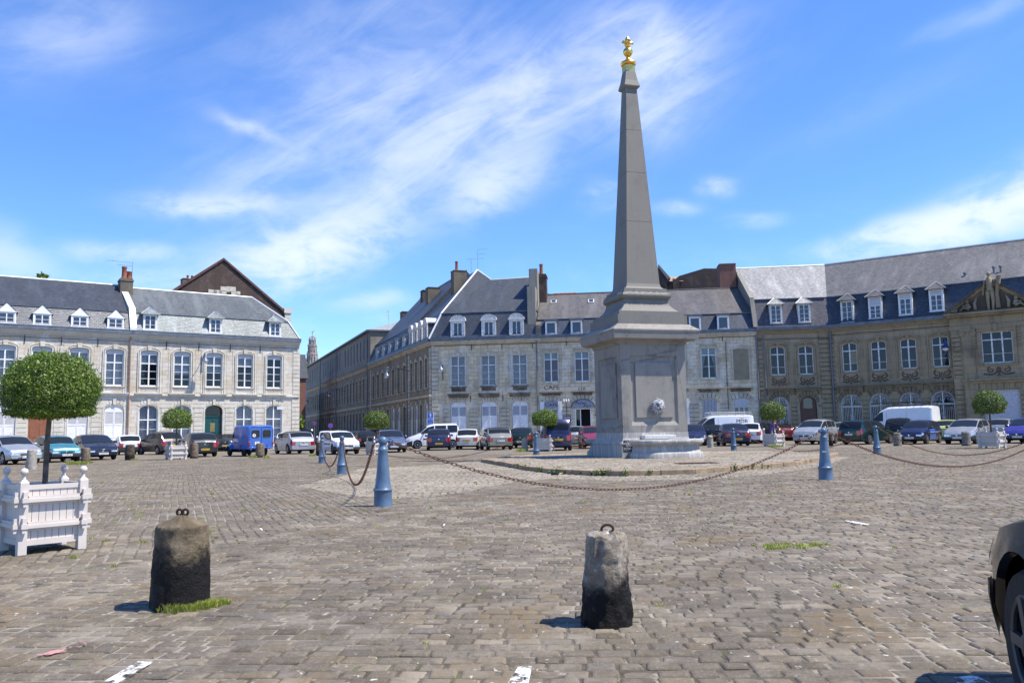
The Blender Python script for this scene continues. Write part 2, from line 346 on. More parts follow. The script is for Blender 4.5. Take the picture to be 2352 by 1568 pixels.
# ================================================================ GROUND
def ground_mats():
    out = {}
    def stone(name, ramp_cols, lichen=.5, moss=.25, pale=0):
        m, t, b = principled(name)
        geo = t.new('ShaderNodeNewGeometry'); rnd = geo.outputs['Random Per Island']; pos = geo.outputs['Position']
        col = t.ramp(rnd, ramp_cols)
        big = t.noise(pos, .35, 5, .6)
        col = t.mix(.7, col, t.ramp(big, [(.32, .5), (.62, 1.0)]), 'MULTIPLY'); mid_ = t.noise(pos, 2.3, 4, .6); col = t.mix(.5, col, t.ramp(mid_, [(.35, .6), (.6, 1.0)]), 'MULTIPLY')
        fine = t.noise(pos, 28, 8, .75)
        fine2 = t.noise(pos, 95, 4, .7); col = t.mix(.75, col, t.ramp(fine, [(.3, .4), (.7, 1.0)]), 'MULTIPLY'); col = t.mix(t.math('MULTIPLY', t.step(fine2, .56, .68), .35), col, (.52, .47, .39))
        dust = t.step(t.noise(pos, 1.6, 6, .7), .48, .62)
        col = t.mix(t.math('MULTIPLY', dust, .30), col, (.36, .315, .24))
        rust = t.step(t.noise(t.mapping(pos, (1, 1, 1), (0, 0, 0), (7, 3, 0)), .8, 6, .65), .53, .66)
        col = t.mix(t.math('MULTIPLY', rust, moss), col, (.17, .115, .045))
        sp = t.step(t.noise(pos, 16, 3, .6), .655, .69)
        spa = t.step(t.noise(pos, .9, 3), .42, .6)
        col = t.mix(t.math('MULTIPLY', t.math('MULTIPLY', sp, spa), lichen), col, (.55, .54, .47))
        t.put(b.inputs['Base Color'], col); b.inputs['Roughness'].default_value = .78
        t.put(b.inputs['Normal'], t.bump(t.math('ADD', fine, t.noise(pos, 9, 4)), .55, .012)); return m
    out['main'] = stone('worn_sett_stone', [(0, (.145,.113,.072)), (.25, (.22,.178,.12)), (.45, (.185,.152,.108)), (.6, (.25,.20,.133)), (.75, (.20,.17,.133)), (.9, (.235,.18,.108)), (1, (.35,.29,.205))], .9, .5)
    out['pale'] = stone('pale_sett_stone', [(0, (.30,.25,.175)), (.4, (.37,.31,.225)), (1, (.46,.395,.30))], .3, .2)
    # joint filling below the stones
    m, t, b = principled('joint_filling'); pos = t.new('ShaderNodeNewGeometry').outputs['Position']
    n = t.noise(pos, 5, 6, .7); big = t.noise(pos, .5, 4, .6)
    col = t.ramp(n, [(.35, (.045,.036,.022)), (.55, (.11,.09,.06)), (.7, (.42,.38,.31))])
    col = t.mix(t.math('MULTIPLY', t.step(big, .45, .6), .45), col, (.45, .41, .34))
    col = t.mix(t.math('MULTIPLY', t.step(t.noise(pos, 2.2, 5), .56, .66), .6), col, (.10, .11, .035))
    t.put(b.inputs['Base Color'], col); b.inputs['Roughness'].default_value = .95
    t.put(b.inputs['Normal'], t.bump(t.noise(pos, 60, 4), .8, .01)); out['joint'] = m
    # far paving, same stones as a bumped sheet
    def far(name, ang, c1, c2, sc=1.0):
        m, t, b = principled(name); pos = t.new('ShaderNodeNewGeometry').outputs['Position']
        v = t.mapping(pos, (1, 1, 1), (0, 0, -ang))
        br = t.new('ShaderNodeTexBrick'); t.put(br.inputs['Vector'], v)
        t.put(br.inputs['Color1'], c1); t.put(br.inputs['Color2'], c2); t.put(br.inputs['Mortar'], (.17,.145,.11))
        br.inputs['Scale'].default_value = 1; br.inputs['Mortar Size'].default_value = .012; br.inputs['Brick Width'].default_value = .17; br.inputs['Row Height'].default_value = .15
        col = t.mix(.5, br.outputs[0], t.ramp(t.noise(pos, .3, 6, .65), [(.3, .6), (.7, 1.0)]), 'MULTIPLY')
        col = t.mix(t.math('MULTIPLY', t.step(t.noise(pos, .9, 6, .7), .5, .64), .3), col, (.38,.335,.26))
        col = t.mix(t.math('MULTIPLY', t.step(t.noise(pos, 1.7, 6, .7), .6, .7), .4), col, (.15,.125,.05))
        col = t.mix(.5, col, t.ramp(t.noise(pos, 14, 5, .7), [(.3, .6), (.7, 1.0)]), 'MULTIPLY')
        t.put(b.inputs['Base Color'], col); b.inputs['Roughness'].default_value = .8
        t.put(b.inputs['Normal'], t.bump(t.math('ADD', t.math('MULTIPLY', br.outputs['Fac'], -1), t.noise(pos, 14, 4)), .5, .015)); return m
    out['far'] = far('distant_setts', rad(0), (.25,.21,.152), (.21,.176,.13))
    return out
GM = ground_mats()
g = MB(); g.quad((-900,-900,-.006), (900,-900,-.006), (900,900,-.006), (-900,900,-.006))
NEARY = 44.0
tag(g.build('ground', GM['joint']), kind='structure')
g = MB(); g.quad((-400,NEARY,-.004), (400,NEARY,-.004), (400,700,-.004), (-400,700,-.004))
tag(g.build('distant_paving', GM['far']), kind='structure')

RING = [(-2.18,13.85), (-5.2,25.17), (-8.02,34.82), (1.03,38.5), (11.03,41.78), (14.7,33.75), (17.2,26.2), (6.88,18.48)]
def in_poly(px, py, poly):
    ins = np.zeros(px.shape, bool); n = len(poly); j = n-1
    for i in range(n):
        xi, yi = poly[i]; xj, yj = poly[j]
        c = ((yi > py) != (yj > py)) & (px < (xj-xi)*(py-yi)/(yj-yi+1e-9)+xi)
        ins ^= c; j = i
    return ins
ISL_F = [G(1106,1061), G(1157,1070), G(1206,1079), G(1265,1087), G(1361,1092), G(1435,1093), G(1597,1088), G(1716,1079), G(1769,1075), G(1826,1070), G(1884,1059)]
ISL = [(p.x, p.y) for p in ISL_F] + [(12.4,32), (11.4,36.6), (7.6,39.2), (3.0,38.6), (.2,36.2)]
def zoneL(x, y):                                       # rows of this field run up the slope towards the street on the left
    xb = np.where(y < 12.3, -4.4+(y-7.1)*.48, np.where(y < 26, -1.9-(y-12.3)*.25, -5.3-(y-26)*.25))
    return x < xb
PALE_F = [(p.x, p.y) for p in (G(x, y) for x, y in ((680,1116), (760,1129), (870,1144), (975,1142), (1045,1132), (1110,1119), (1180,1107), (1265,1098), (1435,1104), (1600,1100), (1750,1090), (1890,1070), (1950,1050), (1800,1042), (1240,1050), (1120,1055), (1000,1068), (828,1076), (790,1092)))]
def stones(name, ang, w, d, xr, yr, test, z, m, gap=.011, jit=.012, dome=.004, seed=1, half=.5, wob=.05):
    rs = np.random.RandomState(seed); c, s = math.cos(ang), math.sin(ang)
    cor = [(xr[i]*c+yr[j]*s, -xr[i]*s+yr[j]*c) for i in (0, 1) for j in (0, 1)]
    u0, u1 = min(p[0] for p in cor), max(p[0] for p in cor); v0, v1 = min(p[1] for p in cor), max(p[1] for p in cor)
    nr = int((v1-v0)/d)+1; cx = []; cy = []; hw = []; hd = []
    for r in range(nr):
        n = int((u1-u0)/w)+2; ww = w*rs.uniform(.82, 1.2, n); e = np.cumsum(ww)+u0-rs.uniform(0, w)
        mid = e-ww/2; cx.append(mid); cy.append(np.full(n, v0+(r+.5)*d)); hw.append(ww/2); hd.append(np.full(n, d/2))
    U, V, HW, HD = map(np.concatenate, (cx, cy, hw, hd))
    V = V + .014*np.sin(U*.7+V*.3) + .007*np.sin(U*2.3+V)
    X = U*c-V*s; Y = U*s+V*c
    k = (X > xr[0]) & (X < xr[1]) & (Y > yr[0]) & (Y < yr[1]) & (np.abs(X) < Y*.78+3.5) & test(X, Y)
    U, V, HW, HD = U[k], V[k], HW[k], HD[k]; n = len(U)
    HW = HW-gap/2*rs.uniform(.6, 2.2, n); HD = HD-gap/2*rs.uniform(.5, 1.8, n)
    sg = np.array([(-1,-1), (1,-1), (1,1), (-1,1)], float)
    ch = .007; rings = []
    hz = rs.normal(0, .003, n); tx = rs.normal(0, .018, n); ty = rs.normal(0, .03, n)
    jc = rs.uniform(-jit, jit, (n, 8, 2)); jc = jc
    # octagonal outline: cut corners
    oc = []
    for (a, b) in sg:
        oc += [(a, b, 1), (a, b, 0)] if a*b > 0 else [(a, b, 0), (a, b, 1)]
    for (ins, zz) in ((-.003, -.03), (0, -.008), (ch, -.001), (ch*2.6, dome*.6)):
        R = np.zeros((n, 8, 3))
        for q, (a, b, f) in enumerate(oc):
            cu = .006
            uu = a*(HW-ins-(cu if f == 0 else 0)); vv = b*(HD-ins-(cu if f == 1 else 0))
            uu = uu+jc[:, q, 0]*.6; vv = vv+jc[:, q, 1]*.5
            R[:, q, 0] = U+uu; R[:, q, 1] = V+vv
            R[:, q, 2] = z+zz+hz+(tx*uu+ty*vv if zz > -.02 else 0)
        rings.append(R)
    vs = np.concatenate(rings, 1).reshape(-1, 3)
    X = vs[:, 0]*c-vs[:, 1]*s; Y = vs[:, 0]*s+vs[:, 1]*c; vs[:, 0] = X; vs[:, 1] = Y
    nv = 32; faces = []
    for r in range(3):
        for q in range(8): faces.append((r*8+q, r*8+(q+1) % 8, r*8+8+(q+1) % 8, r*8+8+q))
    F = np.array(faces); base = (np.arange(n)*nv)[:, None, None]
    Q = (F[None]+base).reshape(-1, 4); T = (np.arange(24, 32)[None]+np.arange(n)[:, None]*nv)
    me = bpy.data.meshes.new(name)
    me.vertices.add(len(vs)); me.vertices.foreach_set('co', vs.astype('f').ravel())
    nl = Q.size+T.size; me.loops.add(nl); me.loops.foreach_set('vertex_index', np.concatenate([Q.ravel(), T.ravel()]).astype('i'))
    npol = len(Q)+len(T); me.polygons.add(npol)
    st = np.concatenate([np.arange(len(Q))*4, len(Q)*4+np.arange(len(T))*8]).astype('i')
    me.polygons.foreach_set('loop_start', st)
    me.polygons.foreach_set('use_smooth', np.zeros(npol, bool))
    me.update(calc_edges=True); me.validate(); me.materials.append(m)
    o = bpy.data.objects.new(name, me); COL.objects.link(o); tag(o, kind='structure'); return o
isl = lambda x, y: in_poly(x, y, ISL)
pal = lambda x, y: in_poly(x, y, PALE_F) & ~isl(x, y)
stones('cobblestone_paving', rad(-3), .168, .128, (-26,26), (2.6,NEARY), lambda x, y: ~zoneL(x, y) & ~pal(x, y) & ~isl(x, y), 0, GM['main'], seed=2)
stones('cobblestone_side_paving', rad(112), .165, .13, (-26,10), (4,NEARY), lambda x, y: zoneL(x, y) & ~pal(x, y), 0, GM['main'], gap=.014, seed=3)
stones('pale_cobblestone_paving', rad(14), .16, .14, (-12,18), (12,NEARY), lambda x, y: pal(x, y), 0.001, GM['pale'], gap=.018, seed=4)

# ---- raised island of the fountain
t_ = MB(); t_.prism_xy(ISL, -.2, .085)
island = t_.build('fountain_island', GM['joint'])
tag(island, kind='structure')
stones('island_paving', rad(35), .2, .17, (-4,16), (19,41), lambda x, y: in_poly(x, y, [( (a-5.5)*.96+5.5, (b-31)*.965+31) for a, b in ISL]), .118, GM['pale'], gap=.02, seed=5)
KERB = plain('lichened_kerb_stone', (.30,.22,.14), .85, 0, .3, 3, .5, 20)
cur = MB(); P = [Vector((a, b)) for a, b in ISL]
for i in range(len(P)):
    a, b = P[i], P[(i+1) % len(P)]; L = (b-a).length; n = max(1, round(L/.85)); d = (b-a)/L; nn = Vector((d.y, -d.x))
    for k in range(n):
        p = a+d*(k*L/n+.008); q = a+d*((k+1)*L/n-.008); j = random.uniform(-.012, .012); h = .135+random.uniform(-.01, .012)
        o_ = nn*(.03+j); i_ = -nn*.24
        cur.prism_xy([tuple(p+o_), tuple(q+o_+nn*random.uniform(-.01, .01)), tuple(q+i_), tuple(p+i_)], -.05, h)
kb = cur.build('kerb_stones', KERB, smooth=30)
bv = kb.modifiers.new('b', 'BEVEL'); bv.width = .018; bv.segments = 2
tag(kb, kind='structure')

# painted marks on the setts
PW = bpy.data.materials.new('worn_road_paint'); PW.use_nodes = True
def paint(name, col, lo=.44):
    m = bpy.data.materials.new(name); m.use_nodes = True; t = NT(m.node_tree); b = t.n['Principled BSDF']
    pos = t.new('ShaderNodeNewGeometry').outputs['Position']
    t.put(b.inputs['Base Color'], col); b.inputs['Roughness'].default_value = .7
    t.put(b.inputs['Alpha'], t.step(t.noise(pos, 11, 7, .75), lo, lo+.1)); return m
def mark(name, pts, m):
    q = MB(); pp = [G(x, y, .019) for x, y in pts]; q.add(pp, [tuple(range(len(pp)))])
    tag(q.build(name, m), kind='structure')
PWm = paint('white_road_paint', (.74,.74,.72)); PPk = paint('pink_spray_paint', (.50,.24,.23), .50)
mark('road_marking', [(225,1572), (262,1572), (352,1519), (318,1516)], PWm)
mark('road_marking', [(1166,1568), (1214,1568), (1222,1528), (1190,1530)], PWm)
mark('road_marking', [(2188,1554), (2240,1549), (2290,1575), (2205,1575)], PWm)
mark('road_marking', [(1940,1194), (1965,1197), (2000,1203), (1978,1205), (1960,1201)], PWm)
mark('spray_paint_marking', [(84,1503), (120,1508), (165,1494), (200,1478), (190,1464), (165,1478), (130,1490)], PPk)

# ================================================================ OBELISK FOUNTAIN
THF = rad(16); FC = Vector((5.016, 32.76, 0))
F0 = (4.095, 31.1)
def blue_stone(name, c, dark, st=.3, blue=None):
    m, t, b = principled(name); oc = t.new('ShaderNodeTexCoord').outputs['Object']; uv = t.new('ShaderNodeUVMap').outputs[0]
    n = t.noise(oc, 1.1, 7, .65); f = t.noise(oc, 22, 6, .7)
    col = t.mix(.45, c, t.ramp(f, [(.3, .62), (.7, 1.0)]), 'MULTIPLY')
    col = t.mix(t.math('MULTIPLY', t.step(n, .47, .68), st), col, dark)
    sk = t.noise(t.mapping(oc, (5, 5, .35)), 1.2, 5, .6)
    col = t.mix(t.math('MULTIPLY', t.step(sk, .54, .72), .35), col, dark)
    if blue: 
        sk2 = t.noise(t.mapping(oc, (9, 9, .5), (0, 0, 0), (4, 4, 1)), 1.2, 5, .6)
        col = t.mix(t.math('MULTIPLY', t.step(sk2, .5, .66), .6), col, blue)
    vo = t.new('ShaderNodeTexVoronoi', feature='DISTANCE_TO_EDGE'); t.put(vo.inputs['Vector'], t.mapping(oc, (1, 1, 1), (.4, .3, .2))); vo.inputs['Scale'].default_value = .30
    crack = t.math('LESS_THAN', t.math('ADD', vo.outputs[0], t.math('MULTIPLY', t.noise(oc, 6, 3), .02)), .0135)
    col = t.mix(t.math('MULTIPLY', crack, .4 if 'pedestal' in name else 0), col, (.06, .058, .058)); t.put(b.inputs['Base Color'], col); b.inputs['Roughness'].default_value = .72
    t.put(b.inputs['Normal'], t.bump(f, .25, .01)); return m
BS1 = blue_stone('obelisk_grey_stone', (.215,.202,.172), (.11,.106,.10), .35)
BS2 = blue_stone('pedestal_blue_stone', (.29,.268,.232), (.085,.082,.085), .5)
BS3 = blue_stone('limescaled_basin_stone', (.38,.36,.325), (.19,.19,.195), .3, (.60,.585,.56))
GOLD = plain('gilded_metal', (.95,.60,.16), .28, 1.0, .1, 8)
ob = empty('obelisk_fountain', (FC.x, FC.y, 0), THF)
tag(ob, 'tall grey stone obelisk fountain with gilded finial standing on a square pedestal with basins', 'fountain')
cF, sF = math.cos(THF), math.sin(THF)
def zpx(x, y, hw):                                     # height at which the near corner of a square of half width hw is seen at row y
    lx, ly = -hw, -hw; wx = FC.x+lx*cF-ly*sF; wy = FC.y+lx*sF+ly*cF
    px = x; d = ray(px, y); return EYE+d.z*wy/d.y
def sq(prof, name, m, parent=ob, smooth=None, jogs=()):
    q = MB()
    for (h, z) in prof: q.v += [(-h,-h,z), (h,-h,z), (h,h,z), (-h,h,z)]
    n = len(prof)
    for i in range(n-1):
        for k in range(4): q.f.append((4*i+k, 4*i+(k+1) % 4, 4*i+4+(k+1) % 4, 4*i+4+k))
    q.f.append((3, 2, 1, 0)); q.f.append(tuple(4*(n-1)+k for k in range(4)))
    return q.build(name, m, parent, smooth)
HW = 1.343
z_pl1 = zpx(1421.7, 1017.7, 1.44); z_die0 = zpx(1426, 997.5, HW); z_die1 = zpx(1427, 782, HW)
sq([(1.46,.10), (1.46,z_pl1-.10), (1.47,z_pl1-.06), (1.485,z_pl1-.03), (1.475,z_pl1), (1.44,z_pl1+.03), (1.40,z_pl1+.08), (1.36,z_pl1+.18), (HW+.006,z_die0+.06)], 'plinth', BS3)
# die with recessed panels on the four faces
def die():
    q = MB(); z0, z1 = z_die0+.02, z_die1; pw, pz0, pz1, dp, fr = .97, z0+.30, z1-.55, .07, .13
    for k in range(4):
        M = Matrix.Rotation(k*math.pi/2, 4, 'Z'); r = MB(); y = -HW
        r.quad((-HW,y,z0), (HW,y,z0), (HW,y,pz0), (-HW,y,pz0)); r.quad((-HW,y,pz1), (HW,y,pz1), (HW,y,z1), (-HW,y,z1))
        r.quad((-HW,y,pz0), (-pw,y,pz0), (-pw,y,pz1), (-HW,y,pz1)); r.quad((pw,y,pz0), (HW,y,pz0), (HW,y,pz1), (pw,y,pz1))
        a = [(-pw,y,pz0), (pw,y,pz0), (pw,y,pz1), (-pw,y,pz1)]; b = [(-pw+.05,y+dp,pz0+.16), (pw-.05,y+dp,pz0+.16), (pw-.05,y+dp,pz1-.05), (-pw+.05,y+dp,pz1-.05)]
        for i in range(4): r.quad(a[i], a[(i+1) % 4], b[(i+1) % 4], b[i])
        e = .20
        c = [(-pw+e,y+dp,pz0+.3), (pw-e,y+dp,pz0+.3), (pw-e,y+dp,pz1-.28), (-pw+e,y+dp,pz1-.28)]
        for i in range(4): r.quad(b[i], b[(i+1) % 4], c[(i+1) % 4], c[i])
        d = [(p[0]*.985, y+.012, p[2]) for p in c]
        for i in range(4): r.quad(c[i], c[(i+1) % 4], d[(i+1) % 4], d[i])
        r.quad(*d); r.xf(M); q.add(r.v, r.f)
    return q.build('pedestal', BS2, ob)
die()
zt = zpx(1414.4, 776, 1.75)
z753 = zpx(1414.4, 753.8, 1.78); z743 = zpx(1424.6, 742.7, 1.45); z720 = zpx(1424.6, 720.4, 1.45); z712 = zpx(1425, 712.3, 1.36)
sq([(HW+.005,z_die1-.14), (HW+.05,z_die1-.12), (HW+.05,z_die1-.04), (HW+.12,z_die1+.0), (HW+.2,z_die1+.08), (1.60,zt-.03), (1.70,zt), (1.74,zt+.02), (1.78,z753-.06), (1.80,z753-.05), (1.80,z753), (1.50,z743)], 'cornice', BS2)
sq([(1.45,z743-.02), (1.45,z720), (1.35,z720+.015), (1.35,z712)], 'attic_block', BS1)
z684 = zpx(1438.8, 684, .95); z670 = zpx(1436.7, 669, 1.0); z6647 = zpx(1436.7, 664.7, .9)
pr = [(1.26, z712-.01)]
for i in range(1, 9):
    tt = i/8; pr.append((.93+.33*(1-tt)**2.4, z712+(z684-.03-z712)*tt))
pr += [(.97, z684-.02), (.97, z684+.01)]
sq(pr, 'scotia', BS1, smooth=30)
# garland torus: bulging oak leaf roll
q = MB(); n = 60; per = []
hwg, rg = .93, (z670-z684)/2+.015; zc = (z684+z670)/2
for side in range(4):
    for i in range(15):
        s = -1+2*i/15
        p = [(s*hwg, -hwg), (hwg, s*hwg), (-s*hwg, hwg), (-hwg, -s*hwg)][side]; per.append(p)
for i, (x, y) in enumerate(per):
    L = math.hypot(x, y); nx, ny = (0, -1) if i//15 == 0 else (1, 0) if i//15 == 1 else (0, 1) if i//15 == 2 else (-1, 0)
    if i % 15 == 0: nx, ny = x/L, y/L
    for k in range(10):
        a = 2*math.pi*k/10; b = 1+.16*math.sin(i*2.6+k*1.9)
        q.v.append((x+nx*math.cos(a)*rg*.95*b, y+ny*math.cos(a)*rg*.95*b, zc+math.sin(a)*rg*b))
for i in range(n):
    for k in range(10): q.f.append((i*10+k, ((i+1) % n)*10+k, ((i+1) % n)*10+(k+1) % 10, i*10+(k+1) % 10))
q.build('garland', BS1, ob, 40)
sq([(.93,z684), (.93,z6647-.01), (.90,z6647), (.90,z6647+.07), (.80,z6647+.10), (.735,z6647+.17), (.70,z6647+.30)], 'shaft_base', BS1)
zs0 = z6647+.30
z1998 = zpx(1439.9, 199.8, .3); z1933 = zpx(1439, 193.3, .34); z1608 = zpx(1441, 160.8, .2)
q = MB(); lv = [0, .31, .56, .78, 1]
for a, b in zip(lv[:-1], lv[1:]):
    ha, hb = .70+(.235-.70)*a, .70+(.235-.70)*b; za, zb = zs0+(z1998-zs0)*a, zs0+(z1998-zs0)*b
    q.add([(-ha,-ha,za), (ha,-ha,za), (ha,ha,za), (-ha,ha,za), (-hb,-hb,zb-.012), (hb,-hb,zb-.012), (hb,hb,zb-.012), (-hb,hb,zb-.012)], [(0,1,5,4), (1,2,6,5), (2,3,7,6), (3,0,4,7), (4,5,6,7)])
    i = hb-.012; q.box(-i, i, -i, i, zb-.02, zb+.005)
q.build('obelisk_shaft', BS1, ob)
sq([(.24,z1998-.02), (.33,z1998+.05), (.34,z1933), (.27,z1933+.25), (.215,z1608-.08), (.20,z1608)], 'shaft_cap', BS1)
def zc_(y): return zpx(1441, y, .0)
g0 = z1608
q = MB(); q.box(-.2, .2, -.2, .2, g0, zc_(153))
b0, b1 = zc_(153), zc_(130)
q.lathe([(.22,b0), (.30,b0+.03), (.33,b0+.10), (.30,b0+.16), (.20,b0+.20), (.10,b0+.30), (.065,b0+.42), (.06,b1-.02), (.10,b1)], 20)
fin = q.build('finial', GOLD, ob, 40)
c0, c1 = zc_(131), zc_(110); r = (c1-c0)/2
q = MB(); q.lathe([(max(.01, r*math.sin(a)), (c0+c1)/2-r*math.cos(a)) for a in np.linspace(.1, math.pi-.1, 14)], 24)
q.build('ball', GOLD, fin, 60)
f0, f1 = c1-.02, zc_(84); H = f1-f0
q = MB(); q.lathe([(.05,f0), (.11,f0+.05), (.11,f0+.1), (.05,f0+.14), (.05,f0+H*.3), (.13,f0+H*.55), (.10,f0+H*.75), (.02,f1)], 12)
for k in range(4):
    a = k*math.pi/2; q.tube([(math.cos(a)*x, math.sin(a)*x, f0+H*z) for x, z in ((.04,.2), (.10,.42), (.18,.52), (.22,.42), (.20,.34))], [.05,.06,.065,.05,.02], 7)
q.lathe([(.13,f0+H*.30), (.14,f0+H*.34), (.13,f0+H*.37)], 12)
q.build('fleur_de_lis', GOLD, fin, 50)
# basins: a half-round ended trough on each side of the pedestal
def basin(k):
    q = MB(); hw, d0, d1, cr = 1.30, 1.30, 2.85, .8; pts = [(-.86, -d0), (-.88, -1.55), (-.98, -1.72), (-1.17, -1.86)]
    for i in range(7): a = math.pi+(math.pi/2)*i/6; pts.append((-hw+cr+cr*math.cos(a), -d1+cr+cr*math.sin(a)))
    for i in range(7): a = 1.5*math.pi+(math.pi/2)*i/6; pts.append((hw-cr+cr*math.cos(a), -d1+cr+cr*math.sin(a)))
    pts += [(1.17, -1.86), (.98, -1.72), (.88, -1.55), (.86, -d0)]; n = len(pts); z0 = .10; zt = z_pl1+.13
    cx, cy = 0, -d0
    def ring(e, z):
        return [(cx+(x-cx)*(1+e/hw), cy+(y-cy)*(1+e/(d1-d0)), z) for x, y in pts]
    pr = [(.12,z0), (.12,z0+.17), (.105,z0+.20), (.05,z0+.235), (.02,z0+.30), (-.01,z0+.45), (0,zt-.25), (.05,zt-.2), (.12,zt-.17), (.155,zt-.12), (.155,zt-.05), (.12,zt), (-.12,zt), (-.16,zt-.03), (-.18,zt-.28)]
    for e, z in pr: q.v += ring(e, z)
    for i in range(len(pr)-1):
        for j in range(n-1): q.f.append((i*n+j, i*n+j+1, (i+1)*n+j+1, (i+1)*n+j))
    q.f.append(tuple((len(pr)-1)*n+j for j in range(n)))
    q.xf(Matrix.Rotation(k*math.pi/2, 4, 'Z')); return q.build('basin', BS3, ob, 35)
for k in (0, 2): bs = basin(k)
zb = z_pl1+.13
q = MB(); q.box(-.62, .55, -1.90, -1.30, zb+.002, zb+.15)
q.v = [(x-(.10 if (y < -1.8 and x < 0) else 0), y, z) for x, y, z in q.v]
sl = q.build('stone_slab', plain('limescaled_slab', (.62,.61,.58), .8, 0, .1, 6, .3), None)
sl.location = ob.location; sl.rotation_euler = ob.rotation_euler
bv = sl.modifiers.new('b', 'BEVEL'); bv.width = .02; bv.segments = 2
tag(sl, 'broken pale stone slab lying across the front basin of the fountain', 'stone slab')
# lion mask
LEAD = plain('pale_lead_mask', (.33,.34,.36), .45, .2, .15, 12, .3)
def lion():
    q = MB(); y0 = -HW+.01; z0 = zpx(1500, 933, HW)+0.02; x0 = .10
    def blob(x, y, z, rx, ry, rz, n=10):
        m = 7; b = len(q.v)
        for i in range(m+1):
            a = math.pi*i/m
            for k in range(n):
                t = 2*math.pi*k/n; q.v.append((x0+x+rx*math.sin(a)*math.cos(t), y0-y+ry*math.sin(a)*math.sin(t), z0+z+rz*math.cos(a)))
        for i in range(m):
            for k in range(n): q.f.append((b+i*n+k, b+(i+1)*n+k, b+(i+1)*n+(k+1) % n, b+i*n+(k+1) % n))
    blob(0,.05,0,.20,.12,.22)
    for k in range(20):                                # mane locks
        a = 2*math.pi*k/20; r2 = .285+.02*(k % 3)
        q.tube([(x0+.12*math.cos(a), y0-.13, z0+.13*math.sin(a)), (x0+.21*math.cos(a+.08), y0-.12, z0+.22*math.sin(a+.08)), (x0+r2*math.cos(a+.2), y0-.05, z0+r2*math.sin(a+.2))], [.035, .042, .012], 6)
    blob(0,.17,.10,.11,.07,.06); blob(0,.19,.02,.045,.09,.09); blob(0,.25,-.04,.05,.05,.035)          # brow, nose bridge, nose
    blob(-.055,.21,-.085,.065,.06,.045); blob(.055,.21,-.085,.065,.06,.045); blob(0,.17,-.17,.055,.06,.04) # muzzle, jaw
    blob(-.16,.11,.15,.04,.03,.05); blob(.16,.11,.15,.04,.03,.05)                                       # ears
    blob(-.11,.14,-.02,.06,.06,.08); blob(.11,.14,-.02,.06,.06,.08)
    o = q.build('lion_mask', LEAD, ob, 60)
    for s in (-1, 1): MB().lathe([(.001,-.012), (.018,-.008), (.018,.008), (.001,.012)], 8, (x0+s*.06, y0-.205, z0+.055), 'y').build('eye', DARK, o)
    e = MB(); e.box(x0-.05, x0+.05, y0-.24, y0-.20, z0-.135, z0-.118); e.build('mouth', DARK, o)
lion()
# plaque
PLQ = plain('weathered_black_plaque', (.05,.055,.07), .6, 0, .5, 14); LETW = plain('worn_white_lettering', (.62,.64,.66), .7, 0, .2, 30)
pz = .62; q = MB(); q.box(-1.40, -.98, -1.475, -1.46, pz-.26, pz+.15); pq = q.build('plaque', PLQ, ob)
for i, s_ in enumerate(("L'EAU", "NON", "POTABLE")): text('lettering', s_, .125, LETW, pq, facing(-1.19, -1.478, pz+.075-.125*i), .002, sx=.78)
# drain grating on the island
q = MB(); c = G(1600, 1063, .13)
gr = empty('drain_grating', (c.x, c.y, .125), rad(10)); tag(gr, 'rusty iron drain grating set in the fountain island paving', 'grating')
q.box(-.62, .62, -.28, -.24, 0, .015).box(-.62, .62, .24, .28, 0, .015)
for i in range(22): q.box(-.6+i*.057, -.6+i*.057+.028, -.24, .24, 0, .012)
q.build('grate', plain('rusty_iron', (.13,.06,.035), .8, .3, .4, 12), gr)
q = MB(); q.quad((-.6,-.25,.001), (.6,-.25,.001), (.6,.25,.001), (-.6,.25,.001)); q.build('pit', DARK, gr)
# ================================================================ BLUE BOLLARDS AND CHAINS
BLUE = plain('blue_grey_cast_iron_paint', (.095,.155,.235), .42, .1, .16, 5, .12, 30)
RUST = plain('rusty_chain_iron', (.15,.065,.04), .8, .35, .35, 25, .3)
def make_bollard():
    o = empty('blue_bollard')
    q = MB(); n = 28
    q.lathe([(.152,-.05), (.152,.01), (.149,.02), (.146,.235), (.150,.25), (.160,.257), (.160,.272), (.150,.28), (.134,.30), (.118,.42), (.104,.56), (.093,.70), (.084,.82), (.078,.885), (.082,.90), (.083,.935), (.078,.945), (.070,.955), (.062,.975), (.056,.998), (.052,1.01)], n)
    b = q.build('post', BLUE, o, 50)
    q = MB(); q.lathe([(.052,1.005), (.068,1.025), (.076,1.055), (.074,1.09), (.060,1.12), (.035,1.138), (.005,1.145)], n)
    h = q.build('cap', BLUE, o, 60)
    q = MB(); q.tube([(-.125,0,1.07), (.125,0,1.07)], .022, 8); q.lathe([(.03,-.035), (.03,.035)], 10, (0,0,1.07), 'y')
    for s in (-1, 1):
        q.tube([(s*.125+.038*math.cos(a), 0, 1.07+.038*math.sin(a)) for a in np.linspace(0, 2*math.pi, 13)[:-1]], .011, 6, True)
    q.build('chain_eyes', BLUE, o, 50); return o
bd = make_bollard()
BL = ['blue bollard nearest the camera, carrying the left end of the long front chain', 'second blue bollard from the camera on the left side of the chained ring', 'blue bollard farthest left in the chained ring, before the white hatchback', 'blue bollard left of the fountain beside the grey planter and the cafe end',
      'blue bollard right of the basin in front of the dark saloon', 'blue bollard at the far right, before the dark green estate', None, 'tall-looking blue bollard with a white sticker, right of the fountain']
ring_rot = []
